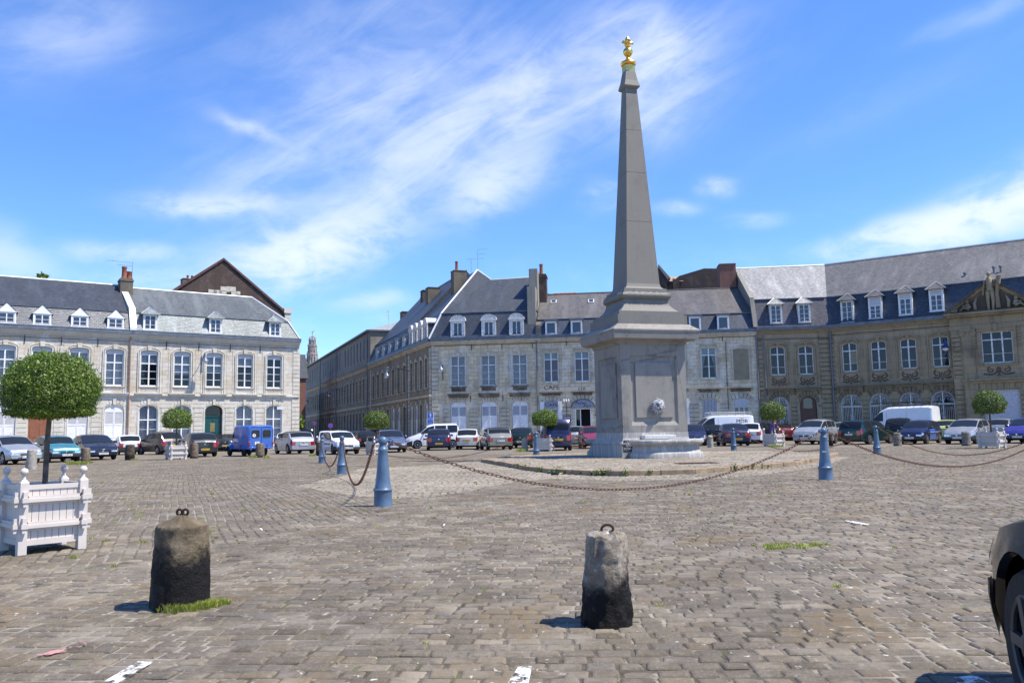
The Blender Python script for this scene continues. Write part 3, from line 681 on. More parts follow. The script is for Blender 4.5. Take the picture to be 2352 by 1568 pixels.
for i, (x, y) in enumerate(RING):
    a, b = Vector(RING[i-1]), Vector(RING[(i+1) % 8]); d = b-a; rz = math.atan2(d.y, d.x)
    if i == 0: rz = rad(8)
    ring_rot.append(rz)
    o = bd if i == 0 else copy_tree(bd)
    o.location = (x, y, 0); o.rotation_euler = (0, 0, rz)
    tag(o, BL[i] or 'blue bollard beyond the right edge of the picture holding two chains', 'bollard', 'blue iron bollards around the fountain')
stk = MB(); stk.box(-.045, .045, -.004, 0, -.02, .02)
so = stk.build('sticker', plain('faded_sticker', (.62,.66,.66), .6), None)
st_parent = [o for o in COL.objects if o.name.startswith('blue_bollard')][-1]
so.parent = st_parent; so.matrix_parent_inverse = Matrix(); 
ang = math.atan2(-RING[7][1], -RING[7][0])-ring_rot[7]; so.location = (math.cos(ang)*.107, math.sin(ang)*.107, .62); so.rotation_euler = (0, 0, ang+math.pi/2)
def chain_mesh(A, B, sag, pitch=.088):
    A, B = Vector(A), Vector(B); n = 400; pts = []
    for i in range(n+1):
        t = i/n; p = A.lerp(B, t); p.z -= sag*4*t*(1-t); pts.append(p)
    ds = [0]
    for i in range(n): ds.append(ds[-1]+(pts[i+1]-pts[i]).length)
    cnt = int(ds[-1]/pitch); q = MB(); k = 0
    for j in range(cnt):
        s = (j+.5)/cnt*ds[-1]
        while ds[k+1] < s: k += 1
        f = (s-ds[k])/(ds[k+1]-ds[k]); p = pts[k].lerp(pts[k+1], f); d = (pts[k+1]-pts[k]).normalized()
        side = d.cross(Vector((0, 0, 1))).normalized(); up = side.cross(d)
        tw = (math.pi/4 if j % 2 else -math.pi/4)+.2; w_ = side*math.cos(tw)+up*math.sin(tw)
        L, R_ = .036, .021; loop = []
        for a in np.linspace(0, 2*math.pi, 11)[:-1]:
            cx = math.cos(a); loop.append(p+d*(cx*R_+(L if cx > 0 else -L)*(1 if abs(cx) > .05 else 0))+w_*(math.sin(a)*R_*1.05))
        q.tube(loop, .0068, 5, True)
    return q
def eye(i, toward):
    x, y = RING[i]; rz = ring_rot[i]; d = Vector((math.cos(rz), math.sin(rz)))
    v = Vector((RING[toward][0]-x, RING[toward][1]-y)); s = 1 if d.dot(v) > 0 else -1
    return (x+d.x*.15*s, y+d.y*.15*s, 1.045)
CH = [(0, 7, 1.0, 'long rusty chain sagging across the front between the two nearest blue bollards'), (0, 1, 1.0, 'rusty chain hanging in a deep loop between the two nearest left bollards'),
      (1, 2, 1.0, 'rusty chain looping between the second bollard and the farthest left bollard'), (2, 3, 1.0, 'rusty chain running behind the nearest bollard towards the cafe end of the ring'),
      (3, 4, 1.0, 'rusty chain passing behind the fountain pedestal'), (4, 5, 1.0, 'rusty chain behind the right hand bollard, in front of the silver minivan'),
      (5, 6, 1.0, 'rusty chain leaving the far right bollard for the right edge of the picture'), (7, 6, 1.0, 'rusty chain leaving the bollard with the sticker for the right edge of the picture')]
for a, b, sg, lb in CH:
    tag(chain_mesh(eye(a, b), eye(b, a), sg).build('iron_chain', RUST, None, 60, uv=False), lb, 'chain', 'rusty chains between the blue bollards')

# ================================================================ STONE BOLLARDS
def tar_stone(name, base, lite, tar_h, tar=(.010,.009,.009), soft=.08, tar_amt=1.0, seed=0, moss=.2):
    m, t, b = principled(name); oc = t.new('ShaderNodeTexCoord').outputs['Object']
    oc = t.mapping(oc, (1, 1, 1), (0, 0, 0), (seed*3.1, seed*1.7, 0)); sp = t.new('ShaderNodeSeparateXYZ'); t.put(sp.inputs[0], oc)
    f = t.noise(oc, 30, 8, .75); md = t.noise(oc, 6, 6, .7); bg_ = t.noise(oc, 2.6, 5, .6)
    col = t.mix(t.step(md, .4, .65), base, lite); col = t.mix(.6, col, t.ramp(f, [(.25, .5), (.75, 1.0)]), 'MULTIPLY')
    col = t.mix(t.math('MULTIPLY', t.step(t.noise(oc, 4, 5), .55, .7), moss), col, (.10,.075,.02))
    hh = t.math('ADD', sp.outputs[2], t.math('MULTIPLY', t.math('SUBTRACT', bg_, .5), .55))
    hh = t.math('ADD', hh, t.math('MULTIPLY', t.math('SUBTRACT', f, .5), .25))
    k = t.math('MULTIPLY', t.step(hh, tar_h+soft, tar_h-soft), tar_amt)
    col = t.mix(k, col, tar); t.put(b.inputs['Base Color'], col)
    t.put(b.inputs['Roughness'], t.math('SUBTRACT', .9, t.math('MULTIPLY', k, .35)))
    t.put(b.inputs['Normal'], t.bump(t.math('ADD', t.noise(oc, 14, 8, .75), md), .9, .03)); b.inputs['Specular IOR Level'].default_value = .2; return m
from mathutils import noise as MN
def stone_bollard(name, prof, m, seed, n=40, rings=36, amp=.012, cut=0, squash=1.0, lean=(0, 0)):
    q = MB(); zs = [p[1] for p in prof]; rs_ = [p[0] for p in prof]
    H = zs[-1]; k = 0
    zz = sorted(set(list(np.linspace(zs[0], H, rings)) + zs))
    for z in zz:
        r = float(np.interp(z, zs, rs_)) if True else 0
        for j in range(n):
            t = 2*math.pi*j/n; p = Vector((math.cos(t)*3, math.sin(t)*3, z*6+seed*9))
            d = MN.noise(p)*amp*1.3+MN.noise(p*2.7)*amp*.8+MN.noise(p*6.5)*amp*.4
            rr = r+d*min(1, r/.1)
            if cut: rr -= cut*max(0, math.cos(t-cut_dir))**3*max(0, 1-abs(z-H*.62)/(H*.5))
            q.v.append((rr*math.cos(t)+lean[0]*z, rr*math.sin(t)*squash+lean[1]*z, z+MN.noise(p*1.5+Vector((9, 0, 0)))*amp*(1 if z > .05 else 0)))
    R_ = len(zz)
    for i in range(R_-1):
        for j in range(n): q.f.append((i*n+j, i*n+(j+1) % n, (i+1)*n+(j+1) % n, (i+1)*n+j))
    q.f.append(tuple((R_-1)*n+j for j in range(n)))
    return q.build(name, m, None, 50)
cut_dir = rad(-20)
GRP = 'old stone bollards on the square'
p = G(414, 1393); r0 = 63*p.y/FPX; r1 = 57*p.y/FPX
zt_ = EYE+ray(412, 1205).z*p.y/ray(412, 1205).y
zp_ = EYE+ray(412, 1183).z*p.y/ray(412, 1183).y
sb = empty('stone_bollard', (p.x, p.y, 0)); tag(sb, 'weathered stone bollard with conical top, two iron loops and grass at its foot, front left', 'bollard', GRP)
b_ = stone_bollard('shaft', [(r0*1.01,-.05), (r0,.05), (r0*.97,zt_*.5), (r1*1.0,zt_*.85), (r1,zt_-.02), (r1*1.0,zt_-.004), (r1*.93,zt_+.006), (r1*.5,(zt_+zp_)/2), (.03,zp_), (.004,zp_+.002)], tar_stone('tarred_bollard_stone', (.16,.125,.08), (.28,.225,.15), .38, seed=1), 1, 48, 40, .009)
b_.parent = sb
q = MB()
for s in (-1, 1): q.tube([(s*.021+.019*math.cos(a), 0, zp_+.022+.021*math.sin(a)) for a in np.linspace(0, 2*math.pi, 15)[:-1]], .0095, 7, True)
q.build('iron_loops', plain('dark_rusty_iron', (.06,.03,.022), .75, .4, .4, 30, .3), sb, 60)
p = G(1394, 1431); r0 = 55*p.y/FPX; r1 = 46*p.y/FPX; top = EYE+ray(1395, 1225).z*p.y/ray(1395, 1225).y
sb2 = empty('stone_bollard', (p.x, p.y, 0)); tag(sb2, 'chipped stone bollard with flat top, one iron ring and black tarred foot, front centre', 'bollard', GRP)
cut_dir = rad(-35)
b_ = stone_bollard('shaft', [(r0*1.02,-.05), (r0,.04), (r0*.96,top*.4), (r1*1.05,top*.7), (r1,top-.03), (r1*.93,top-.005), (r1*.6,top+.01), (.03,top+.014)], tar_stone('rough_bollard_stone', (.27,.225,.17), (.50,.45,.37), .27, seed=2, moss=.1, soft=.10), 5, 48, 44, .016, cut=.022, lean=(.03, 0))
b_.parent = sb2
q = MB(); rr = .037; q.tube([(.02+rr*math.cos(a), 0, top+.025+rr*.85*math.sin(a)) for a in np.linspace(-.1, math.pi+.1, 12)], .0085, 7)
q.build('iron_ring', MATS['dark_rusty_iron'], sb2, 60)
q = MB(); q.lathe([(.05,top-.01), (.045,top+.008), (.02,top+.014)], 14, (.02, 0, 0)); q.build('mortar_patch', plain('mortar', (.55,.54,.52), .9), sb2, 60)
mid = [(71.5,1078,1032,11,'pale round-edged stone bollard between the silver hatchback and the teal car', 'p'), (197,1061,1028,9.2,'brown stone bollard in front of the dark blue coupe with grass at its foot', 'b'),
       (298,1056,1021,10.5,'dark stone bollard with an iron stub in front of the small white hatchback', 'd'), (446,1052,1018,8.8,'mottled stone bollard behind the black hatchback left of the blue van', 'b'),
       (597,1050,1018,9.8,'stone bollard standing behind the blue van', 'b'), (733,1046,1015,7.5,'dark stone bollard between the silver mini car and the white hatchback', 'd'),
       (1205.5,1036,1005,7.2,'pale stone bollard with pointed top behind the gold mini car', 'p'), (1632,1027,999,6.6,'pale round-capped stone bollard just right of the fountain basin', 'r'),
       (1909,1024,997,4.6,'dark stone bollard half hidden behind the right blue bollard', 'd'), (2062,1023.5,994,8.6,'grey stone bollard in front of the dark blue saloon', 'g'),
       (2220,1023.5,989,9.6,'dark dome-topped stone bollard in front of the silver hatchback at right', 'r')]
TS = {'p': tar_stone('pale_bollard_stone', (.36,.33,.28), (.50,.46,.40), -.3, seed=3), 'b': tar_stone('brown_bollard_stone', (.16,.12,.085), (.30,.24,.18), .12, seed=4), 'd': tar_stone('black_bollard_stone', (.07,.055,.045), (.15,.12,.09), .25, seed=5), 'r': tar_stone('grey_bollard_stone', (.20,.18,.15), (.34,.31,.26), .05, seed=6)}
TS['g'] = TS['r']
for (x, yb, yt, hw, lb, k) in mid:
    p = G(x, yb); r = hw*p.y/FPX; d = ray(x, yt); H = EYE+d.z*p.y/d.y
    pale = TS['p'] if '1632' in str(x) else TS[k]
    pr = [(r*1.05,-.05), (r*1.02,.03), (r*.93,H-.1), (r*.9,H-.02), (r*.75,H), (.01,H+.01)] if k not in 'r' else [(r*1.05,-.05), (r,.03), (r*.95,H-.2), (r*.97,H-.16), (r*.85,H-.07), (r*.5,H-.015), (.02,H)]
    if x == 1205.5: pr = [(r*1.15,-.05), (r*1.1,.03), (r*.95,H-.14), (r*.85,H-.09), (r*.4,H-.02), (.02,H)]
    tag(stone_bollard('stone_bollard', pr, pale, x % 17, 20, 14, .015), lb, 'bollard', GRP).location = (p.x, p.y, 0)

# ================================================================ PLANTERS WITH CLIPPED TREES
PLP = plain('pale_mauve_grey_paint', (.60,.54,.48), .5, 0, .05, 3, .05)
SOIL = plain('potting_soil', (.05,.035,.022), .95, 0, .4, 20, .6)
BARK = plain('smooth_grey_bark', (.13,.10,.075), .85, 0, .35, 14, .6, 25)
def leaf_mat(name, stops, tr=.22):
    m, t, b = principled(name); rnd = t.new('ShaderNodeNewGeometry').outputs['Random Per Island']
    oc = t.new('ShaderNodeTexCoord').outputs['Object']
    col = t.mix(.35, t.ramp(rnd, stops), t.ramp(t.noise(oc, 5, 3), [(.35, (.35,.4,.3)), (.65, (1,1,.8))]), 'MULTIPLY')
    t.put(b.inputs['Base Color'], col); b.inputs['Roughness'].default_value = .45
    tl = t.new('ShaderNodeBsdfTranslucent'); t.put(tl.inputs[0], t.mix(1, col, (1.3, 1.5, .5), 'MULTIPLY'))
    mx = t.new('ShaderNodeMixShader'); mx.inputs[0].default_value = tr
    out = t.n['Material Output']; t.l.new(b.outputs[0], mx.inputs[1]); t.l.new(tl.outputs[0], mx.inputs[2]); t.l.new(mx.outputs[0], out.inputs[0]); return m
LF1 = leaf_mat('clipped_robinia_leaves', [(0, (.035,.07,.010)), (.4, (.095,.155,.016)), (.75, (.18,.27,.03)), (1, (.34,.42,.08))])
LF2 = leaf_mat('young_robinia_leaves', [(0, (.04,.075,.012)), (.5, (.10,.16,.02)), (.85, (.18,.26,.04)), (1, (.50,.52,.28))])
def leaves(name, n, size, shape, m, parent, seed=1, sprigs=60, inner=.55):
    rs = np.random.RandomState(seed); P_ = []; Nn = []
    v = rs.normal(size=(n*2, 3)); v /= np.linalg.norm(v, axis=1)[:, None]
    rad_ = 1-np.abs(rs.normal(0, .13, len(v))); rad_ = np.where(rs.rand(len(v)) < .25, rs.uniform(inner, 1, len(v)), rad_)
    lump = np.array([MN.noise(Vector(a*3.2)+Vector((seed, 0, 0)))*.09+MN.noise(Vector(a*8)+Vector((seed, 3, 0)))*.09 for a in v])
    pos = v*(rad_+lump)[:, None]
    keep = pos[:, 2] > -shape[3]+rs.normal(0, .035, len(v))
    pos, v = pos[keep][:n], v[keep][:n]; n = len(pos)
    # the flat underside
    nb = n//7; a = rs.uniform(0, 2*math.pi, nb); rr = np.sqrt(rs.rand(nb))*.93
    pos[:nb] = np.stack([rr*np.cos(a), rr*np.sin(a), -shape[3]+rs.normal(0, .04, nb)+.12*rr**2], 1); v[:nb] = (0, 0, -1)
    pos = pos*np.array(shape[:3])
    # sprigs standing out of the outline
    for k in range(sprigs):
        a = rs.uniform(0, 2*math.pi); e = rs.uniform(-.1, 1)
        d = np.array([math.cos(a)*math.sqrt(max(0, 1-e*e)), math.sin(a)*math.sqrt(max(0, 1-e*e)), e]); L = rs.uniform(.02, .13)
        m_ = 7; tt = np.linspace(.9, 1+L, m_)[:, None]; s = d*tt*np.array(shape[:3])+rs.normal(0, .006, (m_, 3))
        pos = np.vstack([pos, s]); v = np.vstack([v, np.tile(d, (m_, 1))])
    n = len(pos)
    nrm = v+rs.normal(0, .75, (n, 3)); nrm /= np.linalg.norm(nrm, axis=1)[:, None]
    t1 = np.cross(nrm, rs.normal(size=(n, 3))); t1 /= np.linalg.norm(t1, axis=1)[:, None]; t2 = np.cross(nrm, t1)
    s = size*rs.uniform(.6, 1.35, n)[:, None]
    c = [pos-t1*s, pos-t2*s*.42+nrm*s*.1, pos+t1*s, pos+t2*s*.42+nrm*s*.1]
    vs = np.stack(c, 1).reshape(-1, 3)
    me = bpy.data.meshes.new(name); me.vertices.add(len(vs)); me.vertices.foreach_set('co', vs.astype('f').ravel())
    me.loops.add(n*4); me.loops.foreach_set('vertex_index', np.arange(n*4, dtype='i')); me.polygons.add(n)
    me.polygons.foreach_set('loop_start', np.arange(n, dtype='i')*4); me.update(calc_edges=True); me.materials.append(m)
    o = bpy.data.objects.new(name, me); COL.objects.link(o); o.parent = parent; return o
def planter(W_, H_, detail=True):
    o = empty('wooden_planter'); h = W_/2; pw = .042
    q = MB(); nb = 8
    for k in range(4):
        r = MB()
        for i in range(nb):
            x0 = -h+pw+(W_-2*pw)*i/nb; x1 = -h+pw+(W_-2*pw)*(i+1)/nb-.005
            r.box(x0, x1, -h+.018, -h+.032, H_*.12, H_*.76)
        r.xf(Matrix.Rotation(k*math.pi/2, 4, 'Z')); q.add(r.v, r.f)
    q.build('side_boards', PLP, o)
    q = MB()
    for k in range(4):
        r = MB()
        r.box(-h+pw, h-pw, -h+.006, -h+.03, H_*.745, H_*.80).box(-h+pw, h-pw, -h+.008, -h+.028, H_*.10, H_*.165)
        for zz in (H_*.30, H_*.60):
            r.box(-h-.01, h+.01, -h-.036, -h+.012, zz, zz+.035).box(-h-.0, h+.0, -h-.022, -h+.012, zz+.035, zz+.065).box(-h+pw, h-pw, -h+.004, -h+.017, zz-.028, zz)
        r.xf(Matrix.Rotation(k*math.pi/2, 4, 'Z')); q.add(r.v, r.f)
    q.build('rails', PLP, o)
    for sx_ in (-1, 1):
        for sy_ in (-1, 1):
            q = MB(); cx, cy = sx_*(h-.02), sy_*(h-.02); q.box(cx-pw, cx+pw, cy-pw, cy+pw, .0, H_*.83)
            b = len(q.v); zt = H_*.83; q.add([(cx-pw,cy-pw,zt), (cx+pw,cy-pw,zt), (cx+pw,cy+pw,zt), (cx-pw,cy+pw,zt), (cx-.018,cy-.018,zt+.03), (cx+.018,cy-.018,zt+.03), (cx+.018,cy+.018,zt+.03), (cx-.018,cy+.018,zt+.03)], [(0,1,5,4), (1,2,6,5), (2,3,7,6), (3,0,4,7), (4,5,6,7)])
            lg = q.build('corner_post', PLP, o)
            r = H_*.045; zc = H_-r
            q = MB(); q.lathe([(.026,zt+.02), (.018,zt+.04), (.018,zc-r+.005)]+[(max(.004, r*math.sin(a)), zc-r*math.cos(a)) for a in np.linspace(.4, math.pi-.08, 9)], 14, (cx, cy, 0))
            q.build('ball_finial', PLP, lg, 60)
            for zz in (H_*.30, H_*.60):
                q = MB(); q.box(cx-.02*1, cx+.02, cy+sy_*pw, cy+sy_*(pw+.042), zz-.045, zz+.11).box(cx+sx_*pw, cx+sx_*(pw+.042), cy-.02, cy+.02, zz-.045, zz+.11)
                q.box(cx-.032, cx+.032, cy+sy_*(pw+.01), cy+sy_*(pw+.052), zz+.0, zz+.05).box(cx+sx_*(pw+.01), cx+sx_*(pw+.052), cy-.032, cy+.032, zz+.0, zz+.05)
                q.build('latch', PLP, lg)
    q = MB(); q.box(-h+.035, h-.035, -h+.035, h-.035, H_*.15, H_*.72); q.build('soil', SOIL, o)
    return o
def tree(x, y, z0, z1, hr, zr, shape_flat, n, size, m, seed, label, lean=(0, 0), sprigs=60):
    o = empty('clipped_tree', (x, y, 0)); tag(o, label, 'tree', 'ball-clipped trees in planters')
    q = MB(); zc = z1-zr; r = hr*.055
    q.tube([(0,0,z0-.1), (lean[0]*.3, lean[1]*.3, (z0+zc)/2), (lean[0], lean[1], zc-zr*.3), (lean[0], lean[1], zc)], [r*1.1, r, r*.9, r*.7], 10)
    for k in range(7):
        a = k*.9; q.tube([(lean[0], lean[1], zc-zr*.45), (lean[0]+math.cos(a)*hr*.35, lean[1]+math.sin(a)*hr*.35, zc-zr*.1), (lean[0]+math.cos(a)*hr*.75, lean[1]+math.sin(a)*hr*.75, zc+zr*(.3 if k % 2 else .0))], [r*.6, r*.4, r*.15], 6)
    q.build('trunk', BARK, o, 60)
    c = leaves('crown', n, size, (hr, hr, zr, shape_flat), m, o, seed, sprigs); c.location = (lean[0], lean[1], zc); return o
# near planter
cF_, cR_ = G(44, 1275), G(186, 1259); ang = rad(47)
Wn = .63; o = planter(Wn, .90); n_ = Matrix.Rotation(ang, 2); off = n_ @ Vector((Wn/2, Wn/2))
pc = Vector((cF_.x+off.x, cF_.y+off.y)); o.location = (pc.x, pc.y, 0); o.rotation_euler = (0, 0, ang)
tag(o, 'pale mauve-grey wooden planter box with ball finials, large in the left foreground', 'planter', 'wooden tree planters')
dY = pc.y
tree(pc.x-.0, pc.y, .6, EYE+ray(110, 808).z*dY/ray(110, 808).y, 112*dY/FPX*.93, 96*dY/FPX*.93, .66, 42000, .0135, LF1, 3, 'large ball-clipped tree filling the left edge, growing from the nearest planter', (.03, .0), 420)
PLT = [(399,1055,40,.80,'planter with small clipped tree between the grey people carrier and the black hatchback', 402,936.6,981,33,'small round clipped tree in front of the pale left building', 4),
       (863,1044,40,.80,'planter half behind the nearest blue bollard, before the blue-grey car', 861,942.6,981.6,29.5,'small clipped tree with pale flowering leaves at the mouth of the street', 5),
       (1253,1036,-16,.80,'planter behind the blue bollard at the cafe, beside the dark van', 1252,940,975.7,29.5,'small clipped tree in front of the cafe window and the dark blue van', 6),
       (1782,1025,-53,.80,'planter left of the silver people carrier', 1781,921.7,962.5,28.5,'small clipped tree before the arched grille window left of the brown door', 7),
       (2288,1029,-50,.82,'planter at the far right between the silver and purple cars', 2287,896,947.5,35,'clipped tree at the far right before the white garage door', 8)]
crown0 = None
for (x, yb, a, W_, lb, tx, ty0, ty1, hr, tl, sd_) in PLT:
    p = G(x, yb); q = o; 
    c = copy_tree(o); c.location = (p.x, p.y+.3, 0); c.rotation_euler = (0, 0, rad(a)); c.scale = (W_/Wn, W_/Wn, 1.03)
    tag(c, lb, 'planter', 'wooden tree planters')
    Y = p.y+.3; d = ray(tx, ty0); zt = EYE+d.z*Y/d.y; H = (ty1-ty0)/FPX*Y; R_ = hr*Y/FPX
    tree(p.x, Y, .6, zt, R_, H/1.62, .62, 10000, .034, LF2 if sd_ in (5, 8, 7) else LF1, sd_, tl, (0, 0), 90)

# ---- weeds and grass
GRS = leaf_mat('dry_green_grass', [(0, (.20,.27,.04)), (.5, (.34,.40,.07)), (.8, (.55,.50,.16)), (1, (.70,.60,.28))], .3)
def tuft(q, x, y, r, n, h, z=0):
    for i in range(n):
        a = random.uniform(0, 6.283); rr = r*math.sqrt(random.random()); bx, by = x+rr*math.cos(a), y+rr*math.sin(a)*.7
        hh = h*random.uniform(.4, 1.1); dx, dy = random.uniform(-.6, .6)*hh, random.uniform(-.6, .6)*hh; w_ = .0022+.0012*math.hypot(bx, by)/6
        q.add([(bx-w_,by,z), (bx+w_,by,z), (bx+dx*.5+w_*.7,by+dy*.5,z+hh*.7), (bx+dx*.5-w_*.7,by+dy*.5,z+hh*.7), (bx+dx,by+dy,z+hh)], [(0,1,2,3), (3,2,4)])
q = MB()
for (x, y, r, n, h) in [(395,1407,.05,160,.07), (430,1404,.06,420,.06), (462,1399,.06,420,.065), (488,1391,.07,300,.055), (512,1386,.06,130,.035), (372,1406,.03,60,.05)]:
    p = G(x, y); tuft(q, p.x, p.y, r, n, h, .0)
for (x, y, r, n, h) in [(180,1066,.5,500,.16), (207,1063,.2,120,.12), (312,1056,.2,100,.1), (582,1051,.25,160,.12), (612,1051,.2,120,.12), (718,1047,.2,120,.14), (1198,1037,.28,220,.2), (1780,1026,.4,300,.15)]:
    p = G(x, y); tuft(q, p.x, p.y-.1, r, n, h)
for i in range(240):
    X = random.uniform(-12, 14); Y = random.uniform(4.5, 30)
    if abs(X) > Y*.66: continue
    tuft(q, X, Y, random.uniform(.01, .05), random.randint(6, 26), random.uniform(.015, .04))
for i in range(26):
    p = G(random.uniform(1760, 1900), random.uniform(1250, 1262)); tuft(q, p.x, p.y, .05, 30, .03)
for i in range(14):
    p = G(random.uniform(200, 620), random.uniform(1160, 1250)); tuft(q, p.x, p.y, .05, 24, .03)
tag(q.build('grass', GRS, uv=False), kind='stuff')
q = MB(); kp = [Vector((a, b)) for a, b in ISL[:11]]
for i in range(22):
    k = random.randint(1, 7); f = random.random(); p = kp[k].lerp(kp[k+1], f)
    s = random.uniform(.5, 1.4)
    for j in range(int(50*s)):
        a = random.uniform(0, 6.28); hh = random.uniform(.02, .16)*s; rr = random.uniform(0, .13)*s
        c = Vector((p.x+rr*math.cos(a), p.y-.06+rr*math.sin(a)*.4, hh)); u = Vector((random.uniform(-1,1), random.uniform(-1,1), random.uniform(-.5,.8))).normalized()*.028; v = u.cross(Vector((random.uniform(-1,1), random.uniform(-1,1), random.uniform(-1,1)))).normalized()*.012
        q.add([c-u, c-v, c+u, c+v], [(0,1,2,3)])
tag(q.build('kerb_weeds', LF2, uv=False), kind='stuff')
# ---- bottle by the kerb
p = G(1276, 1090); bt = empty('glass_bottle', (p.x+.02, p.y-.16, .045)); bt.rotation_euler = (0, 0, rad(8)); tag(bt, 'dark green glass bottle with gold foil neck lying against the island kerb', 'bottle')
q = MB(); q.lathe([(.001,-.16), (.04,-.155), (.042,-.03), (.04,.02), (.018,.07), (.0155,.08)], 16, axis='x'); q.build('body', plain('dark_green_glass', (.008,.02,.010), .06, 0, .1), bt, 50)
q = MB(); q.lathe([(.017,.075), (.0165,.15), (.018,.16), (.001,.162)], 14, axis='x'); q.build('foil_neck', plain('gold_foil', (.65,.45,.18), .4, .8), bt, 50)
q = MB(); p = G(1665, 1110)
for (x, y, s) in [(1662,1110,.04), (1535,1096,.02), (1020,1210,.015), (600,1220,.02)]:
    p = G(x, y); a = random.uniform(0, 3); q.obox((p.x, p.y, .03), (s*math.cos(a), s*math.sin(a), .01), (-s*.5*math.sin(a), s*.5*math.cos(a), 0), (0, 0, .003))
lt = q.build('paper_scraps', plain('paper', (.75,.75,.72), .8)); tag(lt, kind='stuff')
# ================================================================ BUILDINGS
class Fr:
    def __init__(s, p0, ang): s.p = Vector((p0[0], p0[1])); s.a = ang; s.u = Vector((math.cos(ang), math.sin(ang))); s.n = Vector((-math.sin(ang), math.cos(ang)))
    def hit(s, px, py, depth=0):
        d = ray(px, py); dn = d.x*s.n.x+d.y*s.n.y; t = (s.p.dot(s.n)+depth)/dn
        return Vector((d.x*t, d.y*t))@s.u-s.p@s.u, EYE+d.z*t
    def uu(s, px, py=880, depth=0): return s.hit(px, py, depth)[0]
    def z(s, px, py, depth=0): return s.hit(px, py, depth)[1]
    def w(s, u, d=0, z=0): q = s.p+s.u*u+s.n*d; return Vector((q.x, q.y, z))
    def root(s, name, label, cat='building', group=None):
        return tag(empty(name, (s.p.x, s.p.y, 0), s.a), label, cat, group)
pA0, pA1 = G(0, 752.8, 9), G(687, 786, 9)
pB0, pB1 = G(990, 784.4, 9), G(1722, 762, 9)
FA = Fr((pA0.x, pA0.y), math.atan2(pA1.y-pA0.y, pA1.x-pA0.x)); FB = Fr((pB0.x, pB0.y), math.atan2(pB1.y-pB0.y, pB1.x-pB0.x))
uBC = FB.uu(1736, 761); cC = FB.w(uBC); pCD = G(1903, 753.8, 9.1); pD1 = G(2180, 730.5, 9.1)
FCc = Fr((cC.x, cC.y), math.atan2(pCD.y-cC.y, pCD.x-cC.x)); FD = Fr((pCD.x, pCD.y), math.atan2(pD1.y-pCD.y, pD1.x-pCD.x))
aE = rad(111.2); pE = FB.w(0); LE = 86.0
FE = Fr((pE.x+LE*math.cos(aE), pE.y+LE*math.sin(aE)), aE+math.pi)

def arc(uc, a, zs, rise, n=10, t0=0, t1=math.pi):
    return [(uc+a*math.cos(t), zs+rise*math.sin(t)) for t in np.linspace(t0, t1, n+1)]
def wall(par, u0, u1, z0, z1, ops, m, rev=.2, back=None, name='wall', y=0, ends=True):
    q = MB(); us = sorted({u0, u1}|{o[0] for o in ops}|{o[1] for o in ops}); zs = sorted({z0, z1}|{o[2] for o in ops}|{o[3] for o in ops})
    us = [u for u in us if u0 <= u <= u1]; zs = [z for z in zs if z0 <= z <= z1]
    for a, b in zip(us[:-1], us[1:]):
        for c, d in zip(zs[:-1], zs[1:]):
            mu, mz = (a+b)/2, (c+d)/2
            if any(o[0] < mu < o[1] and o[2] < mz < o[3] for o in ops): continue
            q.quad((a,y,c), (b,y,c), (b,y,d), (a,y,d))
    for (a, b, c, d, r) in ops:
        zsn = d-r; r_ = y+rev
        q.quad((a,y,c), (a,r_,c), (a,r_,zsn), (a,y,zsn)); q.quad((b,r_,c), (b,y,c), (b,y,zsn), (b,r_,zsn)); q.quad((a,y,c), (b,y,c), (b,r_,c), (a,r_,c))
        if r <= 0: q.quad((a,r_,d), (b,r_,d), (b,y,d), (a,y,d))
        else:
            A = arc((a+b)/2, (b-a)/2, zsn, r)
            for (x0, w0), (x1, w1) in zip(A[:-1], A[1:]):
                q.quad((x0,y,w0), (x0,r_,w0), (x1,r_,w1), (x1,y,w1))
                cx = b if (x0+x1)/2 > (a+b)/2 else a
                if abs(w0-d)+abs(w1-d) > 1e-6: q.tri((cx,y,d), (x1,y,w1), (x0,y,w0)) 
    if ends and back:
        q.quad((u0,y,z0), (u0,y,z1), (u0,back,z1), (u0,back,z0)); q.quad((u1,y,z0), (u1,back,z0), (u1,back,z1), (u1,y,z1)); q.quad((u0,back,z0), (u0,back,z1), (u1,back,z1), (u1,back,z0))
    o = q.build(name, m, par)
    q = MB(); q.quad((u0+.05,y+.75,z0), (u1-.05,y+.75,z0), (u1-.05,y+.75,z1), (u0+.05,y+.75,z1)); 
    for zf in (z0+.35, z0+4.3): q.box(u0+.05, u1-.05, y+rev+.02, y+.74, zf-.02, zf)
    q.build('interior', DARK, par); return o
def bars(uc, w, z0, z1, rise, cols, trans, fine, b=.07, y0=.11, y1=.16, mul=.095, tth=.08):
    q = MB(); h = w/2; zs = z1-rise
    q.box(uc-h, uc-h+b, y0, y1, z0, zs).box(uc+h-b, uc+h, y0, y1, z0, zs).box(uc-h, uc+h, y0, y1, z0, z0+b+.02)
    if rise <= 0: q.box(uc-h, uc+h, y0, y1, z1-b, z1)
    else:
        A = arc(uc, h, zs, rise); B = arc(uc, h-b, zs, rise-b*.8)
        for i in range(len(A)-1): q.prism_xz([A[i+1], B[i+1], B[i], A[i]][::-1], y0, y1)
    for k in range(1, cols):
        x = uc-h+w*k/cols; dz = rise*(1-math.sqrt(max(0, 1-((x-uc)/h)**2))) if rise > 0 else 0
        q.box(x-mul/2, x+mul/2, y0-.012, y1-.005, z0+.01, z1-dz-.01)
    H = z1-z0
    for t in trans: q.box(uc-h+.01, uc+h-.01, y0-.008, y1-.007, z0+H*t-tth/2, z0+H*t+tth/2)
    for t in fine: q.box(uc-h+.02, uc+h-.02, y0+.012, y1-.012, z0+H*t-.014, z0+H*t+.014)
    return q
